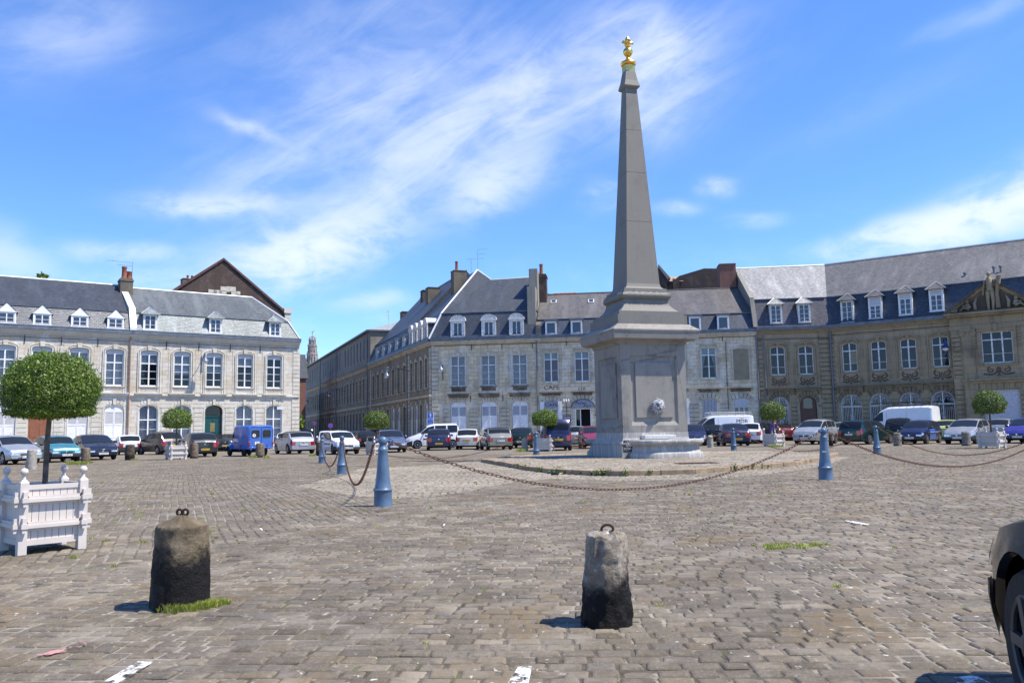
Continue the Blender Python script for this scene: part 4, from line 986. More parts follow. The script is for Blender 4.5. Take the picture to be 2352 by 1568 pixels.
def pane_mesh(uc, w, z0, z1, rise, y):
    h = w/2-.02; q = MB(); pts = [(uc-h, z0+.02), (uc+h, z0+.02)]+(arc(uc, h, z1-rise, max(0, rise-.02)) if rise > 0 else [(uc+h, z1-.02), (uc-h, z1-.02)])
    q.add([(x, y, z) for x, z in pts], [tuple(range(len(pts)))]); return q
def curtain_mesh(uc, w, z0, z1, y, split=0, drape=0):
    q = MB(); h = w/2-.03
    segs = [(uc-h, uc-.02), (uc+.02, uc+h)]
    for si, (a, b) in enumerate(segs):
        n = 18; rows = [(0., 1), (.5, 1), (1., 1)] if not drape else [(0., .12), (.45, .3), (.75, .62), (1., 1)]
        idx = len(q.v)
        for (t, f) in rows:
            for i in range(n+1):
                s = i/n; L = (b-a)*f*(1-split); x = (a+s*L) if si == 0 else (b-L+s*L)
                q.v.append((x, y+.025*math.sin(i*2.1+t*.4), z0+.04+(z1-z0-.08)*t))
        for r in range(len(rows)-1):
            for i in range(n): k = idx+r*(n+1)+i; q.f.append((k, k+1, k+n+2, k+n+1))
    return q
def window(par, uc, w, z0, z1, rise=0, cols=2, trans=(.67,), fine=(), m=None, curtain=None, blind=0, panel=0, y=0, drape=0, label=None, panelmat=None, cmat=None):
    zt = z1-panel
    f = bars(uc, w, z0, zt, rise if not panel else 0, cols, trans, fine, y0=y+.11, y1=y+.16).build('window', m or WHT, par)
    if label: f['label'] = label
    pane_mesh(uc, w, z0, zt, rise if not panel else 0, y+.145).build('pane', GLASS, f)
    if panel:
        q = MB(); h = w/2; pts = [(uc-h, zt), (uc+h, zt)]+arc(uc, h, z1-rise, rise, 8); q.prism_xz(pts, y+.09, y+.15); q.build('head_panel', panelmat or PANEL, f)
    if curtain: curtain_mesh(uc, w, z0, zt, y+.28, 0 if not drape else 0, drape).build('curtain', cmat or curtain, f)
    if blind:
        q = MB(); q.box(uc-w/2+.03, uc+w/2-.03, y+.22, y+.23, zt-(zt-z0)*blind, zt); q.build('blind', BLIND, f)
    return f
def strip(q, I, O, y0, y1):
    for i in range(len(I)-1): q.prism_xz([I[i], O[i], O[i+1], I[i+1]], y0, y1)
def surround(par, uc, w, z0, z1, rise, m, bw=.15, pr=.045, key=.26, second=True, sill=True, zlow=None, sillm=None):
    q = MB(); h = w/2
    def ring(a, b, p):
        zl = zlow if zlow is not None else z0
        q.box(uc-h-b, uc-h-a, -p, .004, zl, z1-rise).box(uc+h+a, uc+h+b, -p, .004, zl, z1-rise)
        I = arc(uc, h+a, z1-rise, max(rise, .02)+a); O = arc(uc, h+b, z1-rise, max(rise, .02)+b)
        strip(q, O, I, -p, .004)
    ring(0, bw*.55, pr)
    if second: ring(bw*.85, bw*1.2, pr*1.5)
    if key:
        q.prism_xz([(uc-key*.42, z1-.03), (uc+key*.42, z1-.03), (uc+key*.55, z1+key*1.0), (uc-key*.55, z1+key*1.0)], -pr-.07, .0)
    o = q.build('surround', m, par)
    if sill:
        q = MB(); q.box(uc-h-.10, uc+h+.10, -.10, .12, z0-.09, z0-.005); q.build('sill', sillm or m, par)
    return o
def quoins(par, u0, u1, z0, z1, m, h=.34, gap=.035, pr=.03, y=0, alt=0, name='quoins', d=0):
    q = MB(); n = max(1, round((z1-z0)/h)); hh = (z1-z0)/n
    for i in range(n):
        a = alt if i % 2 else 0
        q.box(u0+a, u1, y-pr, y+.0, z0+i*hh, z0+(i+1)*hh-gap)
    o = q.build(name, m, par); q = MB(); q.box(u0+.01, u1-.01, y-.008, y, z0+.01, z1-gap-.01); q.build('shaded_dirty_joints', SHADE_SOOT, o); return o
def voussoirs(par, uc, w, zs, rise, m, ext=.42, n=7, key=True, pr=.03, t0=.16, t1=.84):
    q = MB(); h = w/2; step = (t1-t0)/n
    for i in range(n):
        a = math.pi*(t0+i*step+.006); b = math.pi*(t0+(i+1)*step-.006)
        mid = i == n//2
        e = ext*(1.15 if mid else 1.0); p = pr+(.06 if mid and key else 0)
        I = [(uc+h*math.cos(t)*1.02, zs+rise*math.sin(t)*1.02+.01) for t in (a, b)]
        O = [(uc+(h+e*.55)*math.cos(t), zs+(rise+e)*math.sin(t)) for t in (a, b)]
        q.prism_xz([I[0], O[0], O[1], I[1]], -p, -.009)
    o = q.build('voussoirs', m, par); q = MB(); T_ = [math.pi*(t0+(t1-t0)*i/16) for i in range(17)]; strip(q, [(uc+h*math.cos(t)*1.03, zs+rise*math.sin(t)*1.03+.012) for t in T_], [(uc+(h+ext*.52)*math.cos(t), zs+(rise+ext*.95)*math.sin(t)) for t in T_], -.008, -.001); q.build('shaded_dirty_joints', SHADE_SOOT, o); return o
def course(par, u0, u1, z, h, pr, m, name='string_course'):
    q = MB(); q.box(u0, u1, -pr, 0, z, z+h).box(u0, u1, -pr*.55, 0, z-h*.7, z); return q.build(name, m, par)
def cornice(par, u0, u1, zg, m, gm=GUT, gh=.24, depth=.38):
    q = MB(); q.box(u0, u1, -.10, 0, zg-.34, zg-.22).box(u0, u1, -.2, 0, zg-.22, zg-.1).box(u0, u1, -.30, 0, zg-.1, zg)
    q.build('cornice', m, par)
    q = MB(); n = max(1, int((u1-u0)/1.9)); L = (u1-u0)/n
    q.prism_xy([(u0, -depth), (u1, -depth), (u1, .12), (u0, .12)], zg+.001, zg+gh)
    for i in range(n+1): q.box(u0+i*L-.015, u0+i*L+.015, -depth-.008, -.1, zg+.006, zg+gh+.006)
    q.box(u0, u1, -depth-.02, -depth+.02, zg+gh, zg+gh+.035)
    return q.build('gutter', gm, par)
def shutters(par, uc, w, z0, z1, rise, y=.05, m=SHUT, louv=.36, zv=None, four=0, proud=.04):
    nl = 4 if four else 2
    for k in range(nl):
        a = uc-w/2+w*k/nl+.008; b = uc-w/2+w*(k+1)/nl-.008; q = MB()
        ztop = z1-rise
        def zt(x): return ztop+rise*math.sqrt(max(0, 1-((x-uc)/(w/2))**2)) if rise > 0 else z1
        n = 5; xs = [a+(b-a)*i/n for i in range(n+1)]
        for i in range(n): q.prism_xz([(xs[i], ztop-.12), (xs[i+1], ztop-.12), (xs[i+1], zt(xs[i+1])), (xs[i], zt(xs[i]))], y, y+proud)
        st = .055
        q.box(a, a+st, y, y+proud, z0, ztop-.12).box(b-st, b, y, y+proud, z0, ztop-.12)
        zl = z0+(ztop-z0)*(1-louv)
        for zc in (z0, zl-.05, z0+(zl-z0)*.47): q.box(a+st, b-st, y, y+proud, zc, zc+.10)
        q.box(a+st, b-st, y+.018, y+.03, z0+.1, zl)
        nn = int((ztop-.12-zl-.05)/.055)
        for i in range(nn):
            zz = zl+.05+i*.055; q.add([(a+st,y+.005,zz), (b-st,y+.005,zz), (b-st,y+.035,zz+.045), (a+st,y+.035,zz+.045), (a+st,y+.012,zz-.0), (b-st,y+.012,zz-.0), (b-st,y+.04,zz+.045), (a+st,y+.04,zz+.045)], [(0,1,2,3), (7,6,5,4), (0,4,5,1), (3,2,6,7)])
        q.box(a+st, b-st, y+.036, y+.04, zl, ztop-.1)
        so_ = q.build('shutter', m, par); q = MB(); q.box(a+st, b-st, y+.012, y+.02, zl+.05, ztop-.12); q.build('louvre_shade', plain('louvre_gap_shade', (.30,.30,.32), .7), so_)  # grey sheet behind the slats, the shade of their gaps as a colour
def mansard(par, u0, u1, z0, db, zb, dr, zr, ml, mu, lu=(0, 0), ru=(0, 0), hipl=False, hipr=False, capm=ZWHT, back=None, zback=None, d0=-.12):
    bl, br_ = u0+lu[0], u1-ru[0]; rl, rr = u0+lu[1], u1-ru[1]; bk = back or dr*2
    q = MB(); q.quad((u0,d0,z0), (u1,d0,z0), (br_,db,zb), (bl,db,zb))
    if hipr: q.quad((u1,d0,z0), (u1,bk,z0), (br_,bk,zb), (br_,db,zb))
    if hipl: q.quad((u0,bk,z0), (u0,d0,z0), (bl,db,zb), (bl,bk,zb))
    q.build('mansard_slope', ml, par)
    q = MB(); e = .05
    q.quad((bl,db-e,zb), (br_,db-e,zb), (rr,dr,zr), (rl,dr,zr)); q.quad((rl,dr,zr), (rr,dr,zr), (br_,bk,zback or zb), (bl,bk,zback or zb))
    if hipr: q.tri((br_,db-e,zb), (br_,bk,zback or zb), (rr,dr,zr))
    else: q.tri((br_,db,zb), (br_,bk,zback or zb), (rr,dr,zr))
    if hipl: q.tri((bl,bk,zback or zb), (bl,db-e,zb), (rl,dr,zr))
    else: q.tri((bl,bk,zback or zb), (bl,db,zb), (rl,dr,zr))
    rf = q.build('roof', mu, par)
    if not hipl or not hipr:
        q = MB()
        if not hipl: q.quad((u0,bk,z0), (u0,d0,z0), (bl,db,zb), (bl,bk,zb))
        if not hipr: q.quad((u1,d0,z0), (u1,bk,z0), (br_,bk,zb), (br_,db,zb))
        q.build('gable', REND, par)
    q = MB(); q.tube([(rl,dr,zr+.02), (rr,dr,zr+.02)], .075, 6)
    if hipr: q.tube([(rr,dr,zr+.02), (br_,db-e,zb+.02)], .07, 6); q.tube([(br_,db-e,zb+.02), (u1,d0,z0+.02)], .06, 6)
    if hipl: q.tube([(rl,dr,zr+.02), (bl,db-e,zb+.02)], .07, 6); q.tube([(bl,db-e,zb+.02), (u0,d0,z0+.02)], .06, 6)
    q.build('ridge_cap', capm, par)
    q = MB(); q.box(bl, br_, db-.10, db+.02, zb-.06, zb-.012); q.build('break_strip', GUT, par); return rf
def dormer(par, uc, w, z0, z1, kind, mw=WHT, mr=SL_A2, mc=None, y=-.02, dep=1.6, rh=.45, win=None, cols=2, rows=(.33, .66), blind=0, over=.1):
    h = w/2; q = MB(); q.quad((uc-h,y+.02,z0), (uc-h,y+.02,z1), (uc-h,dep,z1), (uc-h,dep,z0)); q.quad((uc+h,y+.02,z0), (uc+h,dep,z0), (uc+h,dep,z1), (uc+h,y+.02,z1))
    q.box(uc-h, uc+h, y+.03, y+.05, z0-.02, z0+.12)
    d = q.build('dormer', mc or mr, par)
    fr = .10 if kind != 'arch' else .17
    q = MB(); q.box(uc-h, uc-h+fr, y-.02, y+.05, z0, z1).box(uc+h-fr, uc+h, y-.02, y+.05, z0, z1).box(uc-h+fr, uc+h-fr, y-.02, y+.05, z1-fr*.9, z1).box(uc-h-.04, uc+h+.04, y-.07, y+.04, z0-.06, z0)
    if kind == 'gable': q.prism_xz([(uc-h-.03, z1), (uc+h+.03, z1), (uc, z1+rh)], y-.03, y+.05); q.box(uc-h-.05, uc+h+.05, y-.06, y+.05, z1-.02, z1+.035)
    if kind == 'arch':
        A = arc(uc, h+.10, z1+.08, rh-.08, 10); q.prism_xz([(uc+h+.1, z1+.04)]+A+[(uc-h-.1, z1+.04)], y-.02, y+.05)
        B = arc(uc, h+.02, z1+.08, rh-.18, 10); 
        for i in range(len(A)-1): q.prism_xz([B[i], A[i], A[i+1], B[i+1]], y-.09, y-.02)
        q.box(uc-h-.17, uc+h+.17, y-.12, y+.04, z1-.03, z1+.07)
        q.box(uc-h-.08, uc-h+.0, y-.06, y+.04, z0, z1-.03).box(uc+h-.0, uc+h+.08, y-.06, y+.04, z0, z1-.03)
    q.build('dormer_front', mw, d)
    wz1 = z1-fr*.9; pb = (wz1-z0)*blind
    bars(uc, w-2*fr, z0+.02, wz1-pb, 0, cols, (), rows, b=.05, y0=y+.0, y1=y+.04, mul=.07).build('dormer_window', mw, d)
    if pb: q = MB(); q.box(uc-h+fr, uc+h-fr, y-.005, y+.03, wz1-pb, wz1); q.build('blind_box', PANEL, d)
    q = MB(); q.box(uc-h+fr, uc+h-fr, y+.025, y+.03, z0+.03, wz1-pb); q.build('pane', PG, d)
    q = MB(); o_ = over; rt = dep+.5
    if kind == 'gable':
        q.quad((uc-h-o_,y-.06,z1-o_*.5), (uc,y-.06,z1+rh+.03), (uc,rt,z1+rh+.03), (uc-h-o_,rt,z1-o_*.5)); q.quad((uc,y-.06,z1+rh+.03), (uc+h+o_,y-.06,z1-o_*.5), (uc+h+o_,rt,z1-o_*.5), (uc,rt,z1+rh+.03))
        q.box(uc-h-o_, uc-h-o_+.03, y-.07, y, z1-o_*.5-.02, z1-o_*.5+.03)
    elif kind == 'hip':
        e = (uc-h-o_, y-o_, z1), (uc+h+o_, y-o_, z1); a = (uc, y+.42, z1+rh)
        q.tri(e[0], e[1], a); q.quad(e[1], (uc+h+o_,rt,z1), (uc,rt,z1+rh), a); q.quad((uc-h-o_,rt,z1), e[0], a, (uc,rt,z1+rh)); q.box(uc-h-o_, uc+h+o_, y-o_, y+.05, z1-.04, z1-.003)
    elif kind == 'arch':
        A = arc(uc, h+.12, z1+.09, rh-.06, 10)
        for (a, b) in zip(A[:-1], A[1:]): q.quad((a[0],y-.1,a[1]), (b[0],y-.1,b[1]), (b[0],rt,b[1]), (a[0],rt,a[1]))
        q.box(uc-h-.12, uc+h+.12, y+.05, rt, z1+.02, z1+.05)
    else:
        q.prism_xz([(uc-h-.09, z1), (uc+h+.09, z1), (uc+h+.09, z1+.12), (uc-h-.09, z1+.12)], y-.14, rt)
    q.build('dormer_roof', ZWHT if (kind == 'arch' and mr is ZWHT) else (GUT if kind == 'flat' else mr), d)
    if kind == 'hip':
        q = MB(); a = (uc, y+.42, z1+rh+.01); q.tube([(uc-h-o_,y-o_,z1+.01), a], .03, 5).tube([(uc+h+o_,y-o_,z1+.01), a], .03, 5).tube([a, (uc,rt,z1+rh+.01)], .03, 5); q.build('hip_flashing', ZINC, d)
    return d
def pane_glass_dark():
    m, t, b = principled('dark_roof_glass'); b.inputs['Base Color'].default_value = (.03,.04,.06,1); b.inputs['Roughness'].default_value = .06; b.inputs['Specular IOR Level'].default_value = .8
    oc = t.new('ShaderNodeTexCoord').outputs['Object']; t.put(b.inputs['Normal'], t.bump(t.noise(oc, 2, 2), .1, .02)); return m
PG = pane_glass_dark()
def chimney(par, u0, u1, y0, y1, z0, z1, m, pots=(), cap=.12, name='chimney'):
    q = MB(); q.box(u0, u1, y0, y1, z0, z1-cap); q.box(u0-.05, u1+.05, y0-.05, y1+.05, z1-cap+.002, z1-cap*.5).box(u0+.02, u1-.02, y0+.02, y1-.02, z1-cap*.5+.002, z1)
    c = q.build(name, m, par)
    for (u, y, h, r) in pots:
        q = MB(); q.lathe([(r*1.1,z1-.02), (r,z1+.05), (r*.9,z1+h*.85), (r*1.05,z1+h*.9), (r*1.05,z1+h), (r*.8,z1+h)], 12, (u, y, 0)); q.build('chimney_pot', TERRA, c, 50)
    return c
def cable(par, u0, u1, z, m=CABLE, r=.022, sag=.05, step=5):
    q = MB(); n = int((u1-u0)/1.2); q.tube([(u0+(u1-u0)*i/n, -.12, z-sag*abs(math.sin(i*1.7))) for i in range(n+1)], r, 5); q.build('cable', m, par)
def pipe(par, u, z0, z1, m=PIPE, r=.05, y=-.12):
    q = MB(); q.tube([(u,y,z0), (u,y,z1)], r, 8)
    for k in range(4): zz = z0+(z1-z0)*(k+.5)/4; q.tube([(u,y,zz), (u,y,zz+.06)], r*1.35, 8)
    q.build('downpipe', m, par)
def anchors(par, us, z, h=.55):
    q = MB()
    for u in us: q.box(u-.02, u+.02, -.05, 0, z, z+h).box(u-.05, u+.05, -.05, 0, z+h*.45, z+h*.52)
    q.build('wall_anchors', IRON, par)

# ---------------- LEFT ROW (A)
zg = 9.0; uS = FA.uu(303, 770); uE = FA.uu(688, 786); zw0, zw1 = FA.z(263, 885.6), FA.z(263, 811)
zwp = FA.z(263, 800.5); zst = FA.z(263, 908); zga = FA.z(263, 929.5)
bA1 = FA.root('terraced_house', 'pale stone house at far left with dark slate roof and four small white pedimented dormers')
bA2 = FA.root('terraced_house', 'pale stone corner house with silvery hipped mansard roof, three dormers and a green arched door')
def facadeA(b, u0, u1, upx, gpx):
    ops = []; U = [FA.uu(x, 850) for x in upx]; Wd = 1.26
    for u in U: ops.append((u-Wd/2, u+Wd/2, zw0, zwp, .16))
    Gd = [(FA.uu(x, 950), k) for x, k in gpx]
    for u, k in Gd: ops.append((u-.68, u+.68, .12 if k == 'd' or k == 'b' else .35, zga, .42))
    wall(b, u0, u1, -.1, zg, ops, ST_A, .2, 9.5)
    for i, u in enumerate(U):
        kw = dict(curtain=CURT) if i+(0 if b is bA1 else 10) < 9 and b is bA1 else dict(blind=[.32,.62,.5,.30,0][i] if b is bA2 else .3)
        f = window(b, u, Wd, zw0, zwp, .16, 2, (.71,), (.24, .47), panel=zwp-zw1-.02, **kw)
        surround(f, u, Wd, zw0, zwp, .16, MOUL, .17, .05, .30, zlow=zst+.1)
        q = MB(); q.box(u-.62, u+.62, -.02, 0, zst+.42, zw0-.14); q.build('apron', MOUL, f)
        q = MB(); q.box(u-1.0, u+1.0, -.26, 0, zst+.13, zst+.21).box(u-.9, u+.9, -.15, 0, zst-.05, zst+.13); q.build('hood', MOUL, f)
    for i, (u, k) in enumerate(Gd):
        if k == 's': 
            f = window(b, u, 1.36, .35, zga, .42); shutters(f, u, 1.30, .35, zga, .42)
        elif k == 'g': f = window(b, u, 1.36, .35, zga, .42, 2, (.66,), (.22, .44), curtain=CURT)
        elif k == 'b':
            q = MB(); q.prism_xz([(u-.66, .1), (u+.66, .1)]+arc(u, .66, zga-.42, .41, 8), .12, .17); q.box(u-.55, u-.05, .1, .12, .4, 1.2).box(u+.05, u+.55, .1, .12, .4, 1.2).box(u-.55, u-.05, .1, .12, 1.35, 2.3).box(u+.05, u+.55, .1, .12, 1.35, 2.3)
            f = q.build('door', plain('varnished_brown_door', (.27,.10,.045), .45), b)
        else:
            gm_ = plain('dark_green_door_paint', (.006,.07,.065), .35)
            q = MB(); q.prism_xz([(u-.68, .1), (u+.68, .1), (u+.68, zga-.85), (u-.68, zga-.85)], .26, .32); q.box(u-.7, u+.7, .2, .34, zga-.93, zga-.83)
            for s in (-1, 1): q.box(u+s*.33-.24, u+s*.33+.24, .24, .26, .45, 1.3).box(u+s*.33-.24, u+s*.33+.24, .24, .26, 1.45, 2.2)
            q.box(u-.02, u+.02, .23, .26, .1, zga-.93)
            f = q.build('door', gm_, b, None); f['label'] = 'dark green door in an arched opening'
            q = MB(); q.box(u-.2, u+.16, .225, .24, 1.55, 2.25); q.build('door_plate', plain('brass', (.42,.30,.12), .4, .8), f)
            q = MB(); q.box(u-.62, u+.3, .20, .225, 1.05, 1.12).box(u-.62, u+.3, .20, .225, 1.2, 1.27).box(u-.62, u+.3, .20, .225, .8, .87); q.build('letter_slots', plain('steel', (.5,.5,.52), .3, .9), f)
            pane_mesh(u, 1.36, zga-.83, zga, .42, .29).build('fanlight', GLASS, f)
        voussoirs(f, u, 1.36, zga-.42, .42, MOUL, .45, 7)
        surround(f, u, 1.36, .2, zga, .42, MOUL, .22, .03, 0, False, False)
    mids = sorted([(u) for u, _ in Gd]); pts = [u0]+mids+[u1]
    for a, c in zip(mids[:-1], mids[1:]):
        m_ = (a+c)/2; w_ = max(.3, (c-a-2.25)/2+.12); quoins(b, m_-w_, m_+w_, 0, zga-.25, MOUL, .33, .03, .028, name='pier_stones')
        q = MB(); q.box(m_-w_-.28, m_+w_+.28, -.028, 0, zga-.22, zga+.08).box(m_-w_-.45, m_+w_+.45, -.028, 0, zga+.11, zga+.42); q.build('pier_stones', MOUL, b)
    for a, c in zip(U[:-1], U[1:]):
        m_ = (a+c)/2; w_ = (c-a)/2-.98
        if w_ < .2: continue
        q = MB(); z0_, z1_ = zst+.25, zwp+.2
        for (x0, x1, zz0, zz1) in ((m_-w_, m_+w_, z0_, z0_+.03), (m_-w_, m_+w_, z1_-.03, z1_), (m_-w_, m_-w_+.03, z0_+.03, z1_-.03), (m_+w_-.03, m_+w_, z0_+.03, z1_-.03)): q.box(x0, x1, -.022, 0, zz0, zz1)
        q.build('panel_moulding', MOUL, b)
    anchors(b, [(a+c)/2 for a, c in zip(U[:-1], U[1:])], zwp+.12, .6)
    course(b, u0, u1, zst, .10, .14, MOUL); cornice(b, u0, u1, zg, MOUL); cable(b, u0+.2, u1-.1, zwp+.62)
u0A = -17.0
extra = []
facadeA(bA1, u0A, uS, [10, 95, 181, 263], [(10, 's'), (91, 'b'), (178, 's'), (262, 's')])
facadeA(bA2, uS, uE, [342.5, 418.5, 492, 563, 630], [(341, 'g'), (418, 'g'), (491, 'd'), (561, 'g'), (629, 'g')])
quoins(bA2, uE-.62, uE, 0, zst-.15, MOUL, .34, .035, .04, alt=0); quoins(bA2, uE-.55, uE, zst+.25, zg-.6, MOUL, .34, .035, .04)
q = MB()
for i in range(24): q.box(uE, uE+.05, .0, .5 if i % 2 else .35, .05+i*.345, .05+i*.345+.31)
q.build('quoins', MOUL, bA2)
pipe(bA1, uS-.1, .1, zg-.05, PIPER, .055)
zgt = zg+.24
zbA = FA.z(300, 716, .55); dR = 5.0; zrA = FA.z(300, 658, dR)
mansard(bA1, u0A, uS, zgt, .6, zbA, dR, zrA-.0, SL_AM, SL_A1)
ubr = uE-FA.uu(661.4, 739.7, .6); urr = uE-FA.uu(578.3, 683, dR); zbA2 = FA.z(608.7, 735.6, .6); zrA2 = FA.z(578.3, 683, dR)
mansard(bA2, uS, uE, zgt, .6, (zbA+zbA2)/2, dR, zrA2-.02, SL_AL, SL_A2, (0, 0), (ubr, urr), hipr=True)
for x in (15, 97, 183.5, 266):
    u = FA.uu(x, 730); dormer(bA1, u, 1.15, FA.z(183, 749.5), FA.z(183, 725), 'gable', WHT, SL_AM, rh=.62, cols=2, rows=(.5,), over=.12)
for x in (344.6, 495, 632):
    u = FA.uu(x, 750); dormer(bA2, u, 1.0, FA.z(495, 765), FA.z(495, 731), 'hip', WHT, SL_AL, rh=.6, cols=2, rows=(.33, .66), over=.2)
# party wall flashing and chimney
q = MB(); y_ = [(-.14, zgt), (.58, zbA+.05), (dR-1.2, FA.z(300, 668, dR-1.2)-.35)]
for (a, b_) in zip(y_[:-1], y_[1:]): q.add([(uS-.16,a[0],a[1]-.1), (uS+.30,a[0],a[1]-.1), (uS+.30,b_[0],b_[1]-.1), (uS-.16,b_[0],b_[1]-.1), (uS-.16,a[0],a[1]+.28), (uS+.30,a[0],a[1]+.28), (uS+.30,b_[0],b_[1]+.28), (uS-.16,b_[0],b_[1]+.28)], [(4,5,6,7), (0,1,5,4), (1,2,6,5), (3,0,4,7), (2,3,7,6)])
q.build('party_wall_capping', ZWHT, bA2)
uc0, uc1 = FA.uu(273, 690, dR-.8), FA.uu(302, 690, dR-.8)
chimney(bA2, uc0, uc1, dR-1.3, dR-.2, zrA-2.2, FA.z(288, 640, dR-.9), BRK3, [(uc0+.35, dR-.7, 1.0, .2), (uc0+.75, dR-.6, .65, .2)], .25)
def antenna(frame, px, ytop, ybot, depth, arms, label, hgt=None):
    u, zt = frame.hit(px, ytop, depth); _, z0 = frame.hit(px, ybot, depth); P_ = frame.w(u, depth)
    o = empty('roof_antenna', (P_.x, P_.y, 0), frame.a); tag(o, label, 'antenna', 'television aerials on the roofs')
    q = MB(); q.tube([(0,0,z0), (0,0,zt)], .022, 6); q.build('mast', plain('grey_aerial_steel', (.35,.34,.33), .5, .5), o)
    for (dz, L, el_, dr) in arms:
        q = MB(); z = zt-dz; q.tube([(0,0,z), (L*dr,0,z)], .012, 5)
        for k in range(el_): x = L*dr*(k+1)/el_; q.tube([(x,-.22,z), (x,.22,z)], .007, 4); q.tube([(x,0,z-.05), (x,0,z+.05)], .006, 4)
        q.build('aerial_boom', MATS['grey_aerial_steel'], o)
antenna(FA, 304.5, 602, 672, dR-.8, [(.05, 1.9, 9, -1), (.32, 1.1, 6, -1)], 'twin-boom television aerial beside the chimney of the left row')

# ---------------- brown gabled house behind A
Fg = Fr((FA.w(0, 16).x, FA.w(0, 16).y), FA.a)
ug = lambda x, y: Fg.hit(x, y, 0)
bG = Fg.root('gabled_house', 'big dark red-brown brick gable rising behind the pale corner house')
a_, b_, c_ = ug(513, 599), ug(650, 716), ug(413, 664)
sl_ = (a_[1]-b_[1])/(b_[0]-a_[0]); uL = a_[0]-(b_[0]-a_[0])*1.0
q = MB(); zl = b_[1]; q.prism_xz([(uL, -.1), (b_[0], -.1), (b_[0], zl), a_, (uL, zl)], 0, 12); q.build('gable_wall', BRK, bG)
q = MB()
for s, e in ((a_, b_), (a_, (uL, zl))):
    q.add([(s[0],-.15,s[1]+.05), (e[0],-.15,e[1]+.0), (e[0],12.2,e[1]+.0), (s[0],12.2,s[1]+.05), (s[0],-.15,s[1]+.3), (e[0]+(.2 if e[0] > s[0] else -.2),-.15,e[1]+.14), (e[0]+(.2 if e[0] > s[0] else -.2),12.2,e[1]+.14), (s[0],12.2,s[1]+.3)], [(4,5,6,7), (0,1,5,4), (1,2,6,5), (2,3,7,6)])
q.build('roof', plain('brown_roof_tiles', (.12,.06,.04), .85, 0, .4, 8, .5), bG)
q = MB(); w0 = ug(527, 662); 
for k, (x, y, w_, h_) in enumerate(((517, 664, .9, .5), (531, 664, .9, .5), (512, 671, .7, .35), (500, 670, .8, .35), (488, 669, .8, .35), (538, 673, .6, .4), (546, 673, .5, .35))): u, z = ug(x, y); q.box(u-w_/2, u+w_/2, -.03, 0, z-h_/2, z+h_/2)
q.build('white_stone_blocks', MOUL, bG)
u0_, z1_ = ug(654, 708); u1_, _ = ug(667, 708); q = MB(); q.box(u0_, u1_, -.1, .8, 4, z1_-.5).box(u0_-.12, u1_+.15, -.2, .9, z1_-.5, z1_); q.build('eaves_stone', MOUL, bG)
x0, zc = ug(426, 634); x1, _ = ug(458, 634); chimney(bG, x0, x1, 1.0, 1.9, ug(440, 690)[1], zc, BRK3, [(x0+.55+k*.42, 1.4, .35, .12) for k in range(3)], .1)

